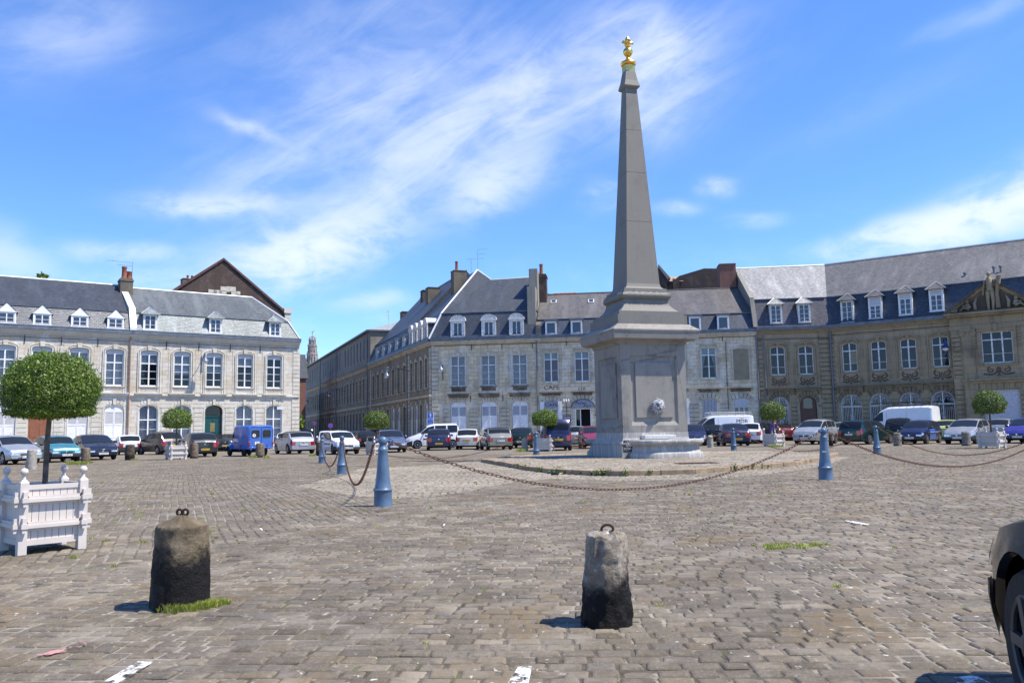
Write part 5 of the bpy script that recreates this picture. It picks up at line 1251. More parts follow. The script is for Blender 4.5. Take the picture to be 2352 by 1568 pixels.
# ---------------- CORNER HOUSE B1
bB1 = FB.root('corner_house', 'weathered stone corner house with blue slate hip roof, three arched dormers and white shutters')
bB2 = FB.root('cafe_house', 'weathered stone cafe house with low lichened slate roof and small square roof windows')
uB = FB.uu(1232, 770); zgB = 9.0
zu0, zu1 = FB.z(1122, 885.5), FB.z(1122, 815.5); zsB = FB.z(1122, 906); zaB = FB.z(1122, 922)
def facadeB1():
    U = [FB.uu(x, 850) for x in (1052.3, 1122, 1193.6)]; Gd = [FB.uu(x, 960) for x in (1053.8, 1124.3, 1195)]; b = bB1
    ops = [(u-.62, u+.62, zu0, zu1, 0) for u in U]+[(u-.70, u+.70, .25, zaB, .30) for u in Gd]
    wall(b, .02, uB, -.1, zgB, ops, ST_B, .16, 10, ends=False)
    q = MB(); q.quad((uB-.02,0,0), (uB-.02,10,0), (uB-.02,10,zgB), (uB-.02,0,zgB)); q.build('party_wall', REND, b)
    for u in U:
        f = window(b, u, 1.24, zu0, zu1, 0, 2, (.68,), (.22, .44), curtain=CURT, m=WHTO)
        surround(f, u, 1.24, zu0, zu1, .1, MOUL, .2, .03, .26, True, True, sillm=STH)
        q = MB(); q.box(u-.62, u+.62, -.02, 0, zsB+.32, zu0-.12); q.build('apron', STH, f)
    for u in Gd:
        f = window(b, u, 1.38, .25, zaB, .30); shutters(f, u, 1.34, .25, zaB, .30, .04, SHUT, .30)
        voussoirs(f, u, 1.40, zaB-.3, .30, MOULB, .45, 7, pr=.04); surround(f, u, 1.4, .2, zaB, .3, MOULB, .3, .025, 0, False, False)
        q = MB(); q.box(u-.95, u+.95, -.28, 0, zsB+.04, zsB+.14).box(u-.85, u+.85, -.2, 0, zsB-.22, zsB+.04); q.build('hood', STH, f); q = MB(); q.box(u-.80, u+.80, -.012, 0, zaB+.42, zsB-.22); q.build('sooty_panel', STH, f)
    for m_ in [(Gd[0]+Gd[1])/2, (Gd[1]+Gd[2])/2]:
        quoins(b, m_-.38, m_+.38, 0, zaB-.2, MOULB, .34, .035, .03, name='pier_stones'); q = MB(); q.box(m_-.62, m_+.62, -.03, 0, zaB-.18, zaB+.12); q.build('pier_stones', MOULB, b)
    quoins(b, 1.0, 1.55, 0, zaB-.2, MOULB, .34, .035, .03, name='pier_stones')
    quoins(b, .03, .62, 0, zsB-.2, MOULB, .36, .04, .045); quoins(b, .03, .62, zsB+.15, zgB-.5, MOULB, .36, .04, .045)
    for a, c in zip(U[:-1], U[1:]):
        m_ = (a+c)/2; q = MB(); w_ = .42
        for (x0, x1, zz0, zz1) in ((m_-w_, m_+w_, zsB+.45, zsB+.48), (m_-w_, m_+w_, zu1-.03, zu1), (m_-w_, m_-w_+.03, zsB+.48, zu1-.03), (m_+w_-.03, m_+w_, zsB+.48, zu1-.03)): q.box(x0, x1, -.022, 0, zz0, zz1)
        q.build('panel_moulding', MOULB, b)
    course(b, 0, uB, zsB, .08, .08, MOULB); cornice(b, 0, uB, zgB, MOULB); cable(b, .3, uB, zu1+.95)
    anchors(b, [FB.uu(1083, 800), FB.uu(1153, 800), FB.uu(1223, 800)], zu1+.45, .6); anchors(b, [FB.uu(1081, 910), FB.uu(1155, 910)], zsB-.6, .8)
    pipe(b, uB, .1, zgB-.1, PIPE, .06)
    for x in (1051.7, 1122.7, 1186.5): dormer(b, FB.uu(x, 750), 1.10, FB.z(1122, 770), FB.z(1122, 735), 'arch', WHTO, ZWHT, mc=SL_BL, rh=.52, cols=2, rows=(), y=-.05)
facadeB1()
# roof of the corner house
z0 = zgB+.24; dR1 = 6.0
zb1 = FB.z(1200, 713, .6); ubL = FB.uu(1014, 719, .6)
R1 = (FB.uu(1216, 637, dR1), dR1, FB.z(1216, 637, dR1)); R0 = (FB.uu(1127.7, 641.3, dR1), dR1, R1[2]-.1); dAp = 7.5; Ap = (FB.uu(1096.3, 620, dAp), dAp, FB.z(1096.3, 620, dAp))
aEl = aE-FB.a; ex, ey = math.cos(aEl), math.sin(aEl)             # the street direction in the frame of B
def away(p, L, dz=0): return (p[0]+ex*L, p[1]+ey*L, p[2]+dz)
C0 = (-.15, -.15, z0); Bk = (ubL, .6, zb1)
q = MB(); q.quad(C0, (uB,-.12,z0), (uB,.6,zb1), Bk); q.quad(away(C0, 17), C0, Bk, away(Bk, 17)); q.build('mansard_slope', SL_BL, bB1)
q = MB(); q.quad((Bk[0],Bk[1]-.05,Bk[2]), (uB,.55,zb1), (uB,R1[1],R1[2]), R0); q.tri((Bk[0],Bk[1]-.05,Bk[2]), R0, Ap); q.quad(away(Bk, 17), Bk, Ap, away(Ap, 15)); q.quad(R0, R1, (uB,12,zb1), (R0[0]+3,12,zb1)); q.quad(Ap, R0, (R0[0]+3,12,zb1), away(Ap, 15))
q.tri(R1, (uB,.6,zb1), (uB,12,zb1))
q.build('roof', SL_B1, bB1)
q = MB(); q.tube([C0, Bk, Ap], .09, 6); q.tube([Ap, R0, R1], .085, 6); q.build('ridge_cap', ZWHT, bB1)
q = MB(); q.box(ubL, uB, .5, .62, zb1-.06, zb1-.01); q.build('break_strip', GUT, bB1)
# its chimneys on the right party wall
u0_ = FB.uu(1213, 700, .3); q = MB()
zch = FB.z(1215, 661, 1.0); zc2 = FB.z(1224, 621, 3.0)
q.box(uB-.75, uB-.05, .2, 2.2, z0, zch).box(uB-.75, uB-.0, 2.2, 4.6, z0, zc2)
q.prism_xy([(uB-.04, -.1), (uB+.42, -.1), (uB+.42, 2.6), (uB-.04, 2.6)], z0-.1, z0+.9); q.build('chimney_wall', REND, bB1)
q = MB()
q.add([(uB-.03,-.1,z0+.9), (uB+.4,-.1,z0+.9), (uB+.4,4.5,zc2-2.6), (uB-.03,4.5,zc2-2.6), (uB-.03,-.1,z0-.1), (uB+.4,-.1,z0-.1), (uB+.4,4.5,z0-.1), (uB-.03,4.5,z0-.1)], [(0,1,2,3), (1,0,4,5), (2,1,5,6), (0,3,7,4)]); q.build('party_wall_top', BRK3, bB1)
chimney(bB1, FB.uu(1236, 700, 4.4), FB.uu(1257, 700, 4.4), 3.9, 5.2, z0, FB.z(1246, 631, 4.4), BRK, [(FB.uu(1243, 620, 4.5), 4.5, 1.0, .17)], .3)
antenna(FB, 1097, 573, 622, dAp, [(.0, .9, 5, 1), (.45, .7, 4, 1), (.9, .6, 3, 1)], 'tall aerial mast on the apex of the corner house roof')
antenna(FB, 1082, 593, 628, dAp+1.5, [(.1, .5, 2, 1), (.1, .4, 2, -1)], 'short forked aerial left of the tall mast on the corner house')
q = MB()

# ---------------- street wing of the corner house (E1) and the houses down the street
bE1 = FE.root('street_house', 'sooty stone street wing of the corner house with a row of arched zinc dormers')
bE2 = FE.root('street_house', 'dark stone street house with flat-topped zinc dormers and steep black slate roof')
bE3 = FE.root('long_street_building', 'long sooty building down the street with a plain grey upper storey of slit windows')
eu = lambda x, y=880: FE.uu(x, y)
uE1, uE2 = eu(937, 800), eu(850.5, 835)
def streetwall(b, u0, u1, zt, ups, gds, m, shut=(), wz=(zu0, zu1), gz=(.4, zaB), w=.62, rise=.25, mm=WHTO):
    ops = [(u-w, u+w, wz[0], wz[1], rise*.5) for u in ups]+[(u-w, u+w, gz[0], gz[1], rise) for u in gds]
    wall(b, u0, u1, -.1, zt, ops, m, .3, 9, ends=False)
    for u in ups: f = window(b, u, 2*w, wz[0], wz[1], rise*.5, 2, (.68,), (.34,), m=mm, y=.12); surround(f, u, 2*w, wz[0], wz[1], rise*.5, MOULB, .2, .06, .3, False, True)
    for u in gds:
        f = window(b, u, 2*w, gz[0], gz[1], rise, 2, (.68,), (.34,), m=mm, y=.12)
        if any(abs(u-s) < .3 for s in shut): shutters(f, u, 2*w-.04, gz[0], gz[1], rise, .04)
        surround(f, u, 2*w, gz[0], gz[1], rise, MOULB, .2, .06, .3, False, False)
ups = [LE-1.55-k*(LE-1.55-uE1-1.4)/3 for k in range(4)]
streetwall(bE1, uE1, LE-.02, zgB, ups, ups, ST_E, shut=[ups[0], ups[2], ups[3]], w=.48)
course(bE1, uE1, LE, zsB, .12, .2, MOULB); cornice(bE1, uE1, LE, zgB, MOULB)
quoins(bE1, LE-.6, LE-.02, 0, zgB-.5, MOULB, .36, .04, .045); quoins(bE1, uE1, uE1+.6, 0, zgB-.5, MOULB, .36, .04, .045)
pipe(bE1, uE1-.05, .1, zgB)
for k, x in enumerate((990, 977, 966.5, 951)): dormer(bE1, LE-1.55-k*(LE-1.55-uE1-1.4)/3, 1.05, zgB+.35, zgB+1.75, 'arch', WHTO, ZWHT, mc=SL_BL, rh=.5, rows=(), y=-.05)
ups = list(np.arange(uE1-1.3, uE2+.8, -2.45)); streetwall(bE2, uE2, uE1-.02, zgB, ups, ups, ST_E, shut=[ups[1], ups[2]])
course(bE2, uE2, uE1, zsB, .14, .2, MOULB); cornice(bE2, uE2, uE1, zgB, MOULB); quoins(bE2, uE1-.75, uE1-.15, 0, zgB-.5, MOULB, .36, .04, .045); quoins(bE2, uE2, uE2+.6, 0, zgB-.5, MOULB, .36, .04, .045)
mansard(bE2, uE2, uE1-.03, z0, .7, zb1-.1, 6, FE.z(905, 722, 6), SL_BL, SL_A1, capm=GUT)
q = MB(); q.quad((uE1,.66,zb1), (LE-12.9,.66,zb1), (LE-9,6.3,Ap[2]), (uE1,6.3,Ap[2]-.2)); q.quad((uE1,-.1,z0), (LE-15,-.1,z0), (LE-15,.68,zb1), (uE1,.68,zb1)); q.build('roof', SL_B1, bE1)
for u in np.linspace(uE1-1.5, uE2+4, 5): dormer(bE2, u, 1.15, zgB+.35, zgB+1.55, 'flat', WHTO, ZWHT, mc=ZINC, y=-.05, rows=())
for (xa, xb, yt, dp, m_, nm) in ((1038.3, 1069, 622, 4.2, BRK3, 1), (980, 1008.5, 660.5, 4.2, BRK3, 0), (968, 980, 667, 5.0, BRK, 0), (921, 938, 716, 4.5, BRK, 0)):
    a, b_ = FE.hit(xa, yt, dp)[0], FE.hit(xb, yt, dp)[0]; zt_ = FE.z((xa+xb)/2, yt, dp); L = min(abs(b_-a), 1.4)
    par = bE1 if xa > 940 else bE2
    c = (a+b_)/2
    P_ = FE.w(c, dp); q = MB(); hw = (xb-xa)/2*P_.y/FPX
    ch = chimney(par, c-.5, c+.5, dp-hw, dp+hw, zgB+1, zt_, m_, [(c, dp-hw*.3, .9, .15)] if nm else [], .08)
# long grey building
zE3 = FE.z(850.5, 760); zml = zgB
n3 = 26; ups = [uE2-1.6-k*(uE2-3.0)/n3 for k in range(n3)]
streetwall(bE3, 0, uE2-.02, zml, ups, ups, ST_E, w=.55)
course(bE3, 0, uE2, zsB, .16, .25, MOULB); cornice(bE3, 0, uE2, zml-.1, MOULB, ST_E, .14)
upw = [u for k, u in enumerate(ups)]
ops = [(u-.26, u+.26, zml+1.0, zE3-.65, 0) for k, u in enumerate(upw) if k % 9 != 8]
q_ = wall(bE3, 0, uE2-.02, zml+.04, zE3, ops, REND, .25, 9, name='upper_wall')
q = MB(); q.quad((uE2-.03,0,zml), (uE2-.03,9,zml), (uE2-.03,9,zE3), (uE2-.03,0,zE3)); q.build('end_wall', REND, bE3)
for (a, b_, c, d, _) in ops: f = window(bE3, (a+b_)/2, .52, c, d, 0, 1, (), (.5,), m=PIPE, y=.08); q = MB(); q.box(a-.06, b_+.06, -.09, .06, c-.1, c-.01); q.build('sill', MOULB, f)
q = MB(); q.box(-.2, uE2+.2, -.45, 9.3, zE3, zE3+.16); q.build('roof_edge', GUT, bE3)
q = MB(); q.add([(-.2,-.3,zE3+.17), (uE2,-.3,zE3+.17), (uE2,4.5,zE3+1.5), (-.2,4.5,zE3+1.5), (-.2,9.3,zE3+.17), (uE2,9.3,zE3+.17)], [(0,1,2,3), (3,2,5,4), (1,5,2), (0,3,4)]); q.build('roof', ZWHT, bE3)
for u in (uE2-.4, uE2*.62, uE2*.36): pipe(bE3, u, .1, zE3-.1, PIPE, .06, -.3)
antenna(FE, 893, 713, 760, 4.0, [(.05, 1.6, 8, -1), (.5, 1.5, 2, -1), (.9, .4, 3, -1)], 'aerial with two booms above the dark street house')

# ---------------- CAFE HOUSE B2
UB2 = [FB.uu(x, 850) for x in (1266, 1337, 1556, 1629)]; z2a, z2b = FB.z(1266, 877.5), FB.z(1266, 808.6); z2s = FB.z(1266, 903); z2g = FB.z(1266, 921)
uBl0, uBl1 = FB.uu(1684, 830), FB.uu(1720, 830)
gC = (FB.uu(1252, 950), FB.uu(1282, 950)); gP = (FB.uu(1321, 950), FB.uu(1358, 950)); gS = (FB.uu(1615, 950), FB.uu(1647, 950)); gD = (FB.uu(1687, 950), FB.uu(1721, 950)); gW = (FB.uu(1540, 950), FB.uu(1572, 950))
zP = FB.z(1339, 937.5)
ops = [(u-.62, u+.62, z2a, z2b, .06) for u in UB2]+[(gC[0], gC[1], .9, z2g, 0), (gP[0], gP[1], .1, zP, 0), (gS[0], gS[1], .5, FB.z(1630, 915), 0), (gD[0], gD[1], .1, FB.z(1703, 914), 0), (gW[0], gW[1], .5, FB.z(1555, 915), 0)]
b = bB2; wall(b, uB+.02, uBC, -.1, zgB, ops, ST_B2, .16, 10, ends=False)
for i, u in enumerate(UB2):
    f = window(b, u, 1.24, z2a, z2b, .06, 2, (.76,), (.39,), m=WHT, curtain=CURTP if i < 2 else CURT, drape=1 if i == 3 else 0)
    q = MB(); H_ = z2b-z2a; q.box(u-.57, u+.57, .165, .175, z2a+H_*.79, z2b-.07); q.build('fanlight_panel', plain('frosted_fanlight', (.42,.52,.53), .3), f)
    surround(f, u, 1.24, z2a, z2b, .10, MOULB, .2, .04, .22, True, True)
    q = MB(); I = arc(u, .72, z2b+.1, .14, 8, .1, math.pi-.1); q.box(u-.95, u+.95, -.02, 0, z2b+.28, z2b+.3); 
    strip(q, [(x, z+.09) for x, z in I], I, -.14, 0); q.build('hood', MOULB, f)
q = MB(); q.box(uBl0, uBl1, -.025, 0, FB.z(1702, 872), FB.z(1702, 800)); f = q.build('blind_window', plain('tan_render_patch', (.27,.225,.15), .9, 0, .12, 2, .2), b)
surround(f, (uBl0+uBl1)/2, uBl1-uBl0, FB.z(1702, 872), FB.z(1702, 800), .1, MOULB, .18, .03, .22, True, False)
BLK = plain('black_lettering', (.02,.02,.022), .6); FADE = plain('faded_painted_lettering', (.10,.085,.07), .9, 0, .3, 30)
text('painted_lettering', 'CAFE', .55, FADE, b, facing(UB2[0], -.006, FB.z(1266, 890)), .002, sx=1.05)
text('painted_lettering', 'LIX', .42, FADE, b, facing(UB2[1]-.05, -.006, FB.z(1337, 893)), .002)
# cafe window with sign and open shutters
SIGNM = plain('blue_grey_sign_board', (.27,.29,.35), .5, 0, .05)
zc0, zc1 = FB.z(1266, 938.5), z2g-.02
q = MB(); q.box(gC[0]-.02, gC[1]+.02, -.08, .05, zc0, zc1); f = q.build('cafe_sign', SIGNM, b)
text('lettering', 'CAFE', .42, BLK, f, facing((gC[0]+gC[1])/2, -.085, (zc0+zc1)/2), .004, sx=1.15)
window(b, (gC[0]+gC[1])/2, gC[1]-gC[0], .9, zc0, 0, 2, (), (), m=WHT, curtain=CURT)
for (xa, xb) in ((1240.5, 1250.5), (1282.5, 1291)):
    a, c = FB.uu(xa, 950), FB.uu(xb, 950); q = MB(); zt_ = FB.z(1266, 922); q.box(a, c, -.07, -.02, .9, zt_)
    for k in range(20): q.box(a+.07, c-.07, -.085, -.07, 2.2+k*.09, 2.2+k*.09+.05) if 2.2+k*.09 < zt_-.15 else None
    q.build('shutter', SHUT, b)
# arched shop sign over the open door
q = MB(); sa, sb_, sz0, sz1 = FB.uu(1313.3, 930), FB.uu(1365, 930), FB.z(1339, 936.7), FB.z(1339, 917.4); su = (sa+sb_)/2
q.prism_xz([(sb_, sz0)]+[p for p in arc(su, (sb_-sa)/2, sz0+.05, sz1-sz0-.05, 14)]+[(sa, sz0)], -.14, -.02); f = q.build('shop_sign', SIGNM, b); f['label'] = 'arched grey-blue sign with slanted handwriting'
q = MB(); A = arc(su, (sb_-sa)/2, sz0+.05, sz1-sz0-.05, 14); B_ = arc(su, (sb_-sa)/2+.05, sz0+.05, sz1-sz0, 14); strip(q, B_, A, -.16, -.1); q.build('sign_rim', DARK, f)
text('lettering', 'Peter', .38, BLK, f, facing(su-.22, -.145, sz0+.43), .003, shear=.35, sx=1.1); text('lettering', 'Pan', .38, BLK, f, facing(su+.33, -.145, sz0+.17), .003, shear=.35, sx=1.2)
dm = FB.uu(1334.6, 960); q = MB(); q.box(gP[0], gP[0]+.08, .02, .12, .1, zP).box(dm-.07, dm, .02, .12, .1, zP).box(gP[1]-.08, gP[1], .02, .12, .1, zP).box(gP[0]+.08, gP[1]-.08, .02, .12, zP-.07, zP).box(gP[0]+.08, dm-.07, .02, .12, .1, .35); f = q.build('door_frame', WHT, b)
q = MB(); q.box(gP[0]+.08, dm-.07, .06, .065, .35, zP-.07); q.build('pane', GLASS, f)
q = MB(); a, c = FB.uu(1294, 964), FB.uu(1311, 964); q.box(a, c, -.06, 0, 1.25, 2.35); f = q.build('poster_case', plain('navy_frame', (.03,.04,.12), .5), b); q = MB(); q.box(a+.05, c-.05, -.065, -.06, 1.3, 2.3); q.build('poster', plain('pink_grey_poster', (.42,.36,.40), .6, 0, .35, 6), f)
shutters(b, (gS[0]+gS[1])/2, gS[1]-gS[0]-.04, .5, FB.z(1630, 915), 0, .03, plain('grey_shutter_paint', (.50,.49,.51), .6), .38, four=1)
shutters(b, (gW[0]+gW[1])/2, gW[1]-gW[0]-.04, .5, FB.z(1555, 915), 0, .03); q = MB(); a = FB.uu(1574, 940); c = FB.uu(1583, 940); q.box(a, c, -.07, -.02, .5, FB.z(1578, 915)); q.build('shutter', SHUT, b)
dz = FB.z(1703, 932); q = MB(); q.box(gD[0], gD[1], .02, .06, dz, FB.z(1703, 914)).box(gD[0]+.06, gD[1]-.06, -.0, .02, dz+.1, FB.z(1703, 916)); q.box(gD[0], gD[1], .03, .08, .1, dz-.0); f = q.build('door', plain('grey_white_door', (.52,.52,.53), .6), b)
q = MB()
for k in range(3): w_ = (gD[1]-gD[0])/3; q.box(gD[0]+w_*k+.07, gD[0]+w_*(k+1)-.07, .022, .03, dz-.75, dz-.12)
q.build('pane', PG, f)
for (a, c, zt_) in ((gS[0], gS[1], FB.z(1630, 915)), (gD[0], gD[1], FB.z(1703, 914)), (gC[0], gC[1], z2g), (gP[0], gP[1], FB.z(1339, 917)), (gW[0], gW[1], FB.z(1630, 915))):
    u = (a+c)/2; voussoirs(b, u, 1.9, zt_-.55, .55, MOULB, .45, 7, pr=.04); 
    q = MB(); q.box(u-.95, u+.95, -.24, 0, z2s+.0, z2s+.08).box(u-.8, u+.8, -.14, 0, z2s-.2, z2s); q.build('hood', STH, b)
for x in (1300.5, 1380, 1595, 1667): u = FB.uu(x, 950); quoins(b, u-.42, u+.42, 0, FB.z(1266, 925), MOULB, .34, .035, .028, name='pier_stones')
course(b, uB, uBC, z2s+.12, .08, .1, MOULB); cornice(b, uB, uBC, zgB, MOULB, GUT, .22); cable(b, uB, uBC, z2b+.85); anchors(b, [FB.uu(x, 800) for x in (1301, 1593, 1660)], z2b+.5, .6)
pipe(b, FB.uu(1669, 850), 2.6, 8.3, CABLE, .018, -.05)
zb2 = FB.z(1265, 732.6, .6); zr2 = FB.z(1405, 671.8, 5.5); z0b = zgB+.22
uR2 = FB.uu(1731, 690, 5.5)
mansard(b, uB+.05, uBC-.02, z0b, .6, zb2, 5.5, zr2, SL_BL, SL_B2, (0, .0), (.1, -1.0), capm=plain('black_ridge_tiles', (.05,.055,.06), .6, 0, .3, 5))
q = MB(); u_ = FB.uu(1290, 675, 5.5)
for k in range(8): q.tube([(u_-2.0+k*.42,5.5,zr2+.05), (u_-1.62+k*.42,5.5,zr2+.06)], .09, 8) if k not in (2,) else None
q.build('ridge_tiles', plain('new_orange_ridge_tile', (.42,.16,.085), .7), b)
for x in (1265.6, 1324.4, 1596.5, 1661.4): dormer(b, FB.uu(x, 755), .98, FB.z(1265, 767), FB.z(1265, 738), 'flat', WHT, GUT, mc=SL_BL, cols=1, rows=(), y=-.03)
def on_slope(u, py, px): # depth on the upper slope of B2 seen at px,py
    best = None
    for d_ in np.linspace(.6, 5.5, 60):
        z = FB.z(px, py, d_); zs_ = zb2+(zr2-zb2)*(d_-.6)/4.9
        if best is None or abs(z-zs_) < best[0]: best = (abs(z-zs_), d_, zs_)
    return best[1], best[2]
for x, y in ((1271.7, 694), (1357.8, 692.4)):
    d_, z_ = on_slope(0, y, x); u = FB.uu(x, y, d_); sl = (zr2-zb2)/4.9; q = MB(); t = Vector((0, 1, sl)).normalized(); n_ = Vector((0, -sl, 1)).normalized()
    q.obox(Vector((u, d_, z_))+n_*.05, (.26,0,0), t*.34, n_*.05); f = q.build('roof_window', WHTO, b); q = MB(); q.obox(Vector((u, d_, z_))+n_*.11, (.19,0,0), t*.26, n_*.012); q.build('pane', PG, f)

# ---------------- brick backs behind the cafe roof
Fb = Fr((FB.w(0, 12).x, FB.w(0, 12).y), FB.a)
bBk = Fb.root('brick_building', 'dark red brick outbuilding showing above the cafe roof, right of the obelisk')
h_ = lambda x, y: Fb.hit(x, y, 0)
q = MB(); P_ = [h_(1504, 700), h_(1690, 700), h_(1690, 632), h_(1645, 616.5), h_(1617, 616.3), h_(1560, 633.5), h_(1545, 646), h_(1529, 645)]
P_[0] = (P_[0][0], P_[0][1]); q.prism_xz(P_, 0, 5); q.build('wall', BRK, bBk)
q = MB(); q.prism_xz([h_(1495, 700), h_(1530, 700), h_(1530, 646), h_(1511, 621.5), h_(1504.5, 627)], -1.2, -.2); s = q.build('gable_wall', BRK, bBk)
q = MB(); a, c = h_(1511, 621), h_(1531, 647); q.add([(a[0],-1.4,a[1]), (c[0],-1.4,c[1]), (c[0],0,c[1]), (a[0],0,a[1]), (a[0],-1.4,a[1]+.35), (c[0]+.3,-1.4,c[1]+.1), (c[0]+.3,0,c[1]+.1), (a[0],0,a[1]+.35)], [(0,1,5,4), (4,5,6,7), (1,2,6,5), (0,4,7,3), (2,3,7,6)]); q.build('coping', REND, bBk)
q = MB(); a, c = h_(1522, 630), h_(1562, 634); q.add([(a[0],.6,a[1]), (c[0],.6,c[1]), (c[0]+.3,-.05,h_(1562, 646)[1]), (a[0],-.05,h_(1530, 645)[1])], [(0,3,2,1)]); q.build('tiled_roof', plain('orange_pantiles', (.42,.27,.18), .8, 0, .4, 9, .7), bBk)
for (xs_) in ((1545, 1560), ): a, c = h_(xs_[0], 650)[0], h_(xs_[1], 650)[0]; q = MB(); q.box(a, c, -.25, 0, h_(1550, 700)[1], h_(1550, 641)[1]); q.build('pier', BRK, bBk)
# ---------------- C: first right hand bays
bC = FCc.root('town_house', 'tan stone house right of the cafe with pale roof and brown arched door')
bD = FD.root('mansion', 'long shaded tan stone mansion at right with white arched grilles and carved pediment')
zC = 9.1; LC = (Vector((pCD.x, pCD.y))-FCc.p).length
zc0_, zc1_ = FCc.z(1787, 861.3), FCc.z(1787, 795.4); zcs = FCc.z(1787, 893); 
def carved(par, u, w, z0, z1, m=MOULC, mask=False):
    q = MB(); q.box(u-w/2, u+w/2, .03, .05, z0, z1)
    def scr(cx, cz, s, k=1.0):
        q.tube([(cx+s*k*(.05+.021*i)*math.cos(i*.62), -.0-.002*i, cz+k*(.05+.021*i)*math.sin(i*.62)) for i in range(13)], [.028+.003*i for i in range(13)], 6)
    H_ = z1-z0
    for s in (-1, 1):
        scr(u+s*w*.24, z0+H_*.66, s, .75*H_/.7)
        q.tube([(u, .0, z0+H_*.72), (u+s*w*.10, -.02, z0+H_*.35), (u+s*w*.24, -.02, z0+H_*.18), (u+s*w*.42, .0, z0+H_*.3)], [.03, .05, .06, .03], 7)
        for k in range(3): q.lathe([(.001,-.07), (.07,-.03), (.08,0), (.07,.03), (.001,.07)], 8, (u+s*w*(.30+.07*k), -.01, z0+H_*.22+.02*k))
    q.prism_xz([(u-w*.07, z0+.04), (u+w*.07, z0+.04), (u, z0+H_*.4)], -.05, .03)
    if mask: q.lathe([(.01,z0+H_*.25), (.12,z0+H_*.4), (.15,z0+H_*.62), (.12,z0+H_*.85), (.01,z0+H_*.95)], 12, (u, -.02, 0))
    return q.build('carved_panel', STK, par, 50)
STK2  = masonry('grimy_arch_stone', (.23,.185,.12), (.19,.155,.10), (.09,.075,.05), 1.3, .6, stain=(.06,.05,.04), st=.5, streak=.5)
GRL = plain('white_iron_grille', (.62,.63,.66), .5, 0, .1)
def grille(par, u, w, z0, z1, mono=True):
    a = w/2; zs = z1-a; zr_ = zs-.12; q = MB(); y = .06
    q.tube([(u+a*.97*math.cos(t), y, zs+a*.97*math.sin(t)) for t in np.linspace(0, math.pi, 17)], .03, 6)
    q.tube([(u+a*.86*math.cos(t), y, zs+a*.86*math.sin(t)) for t in np.linspace(0, math.pi, 17)], .014, 5)
    for zz in (zr_, zr_-.09, z0+.1): q.box(u-a, u+a, y-.02, y+.02, zz-.018, zz+.018)
    n = 12
    for k in range(n+1): x = u-a+.02+(w-.04)*k/n; q.tube([(x, y, z0), (x, y, zr_)], .013 if k not in (0, n) else .03, 5)
    for k in range(8): q.tube([(u+.17*math.cos(t), y, zs+a*.42+.30*math.sin(t)) for t in np.linspace(0, 2*math.pi, 17)[:-1]], .018, 5, True) if k == 0 else None
    for s in (-1, 1):
        for (cx, cz, k) in ((.50, .28, 1.0), (.33, .52, .6), (.70, .12, .6)):
            q.tube([(u+s*(a*cx+k*(.03+.010*i)*math.cos(i*.6)), y, zs+a*cz+k*(.03+.010*i)*math.sin(i*.6)) for i in range(15)], .012, 5)
        q.tube([(u+s*a*.95, y, zs), (u+s*a*.6, y, zs+a*.45), (u+s*a*.2, y, zs+a*.8)], .012, 5)
    g_ = q.build('grille', GRL, par, 60)
    if mono:
        c = (z0+zr_)/2+.1; q = MB()
        q.tube([(u-.06, y-.03, c-.32), (u-.06, y-.03, c+.34)], .02, 5); q.tube([(u-.14, y-.03, c+.34), (u+.1, y-.03, c+.34)], .02, 5)
        for s_, r_ in ((.12, .14), (-.14, .18)): q.tube([(u-.04, y-.03, c+s_+r_), (u+.12, y-.03, c+s_+r_*.8), (u+.18, y-.03, c+s_), (u+.12, y-.03, c+s_-r_*.8), (u-.04, y-.03, c+s_-r_)], .02, 5)
        q.build('monogram', GRL, g_)
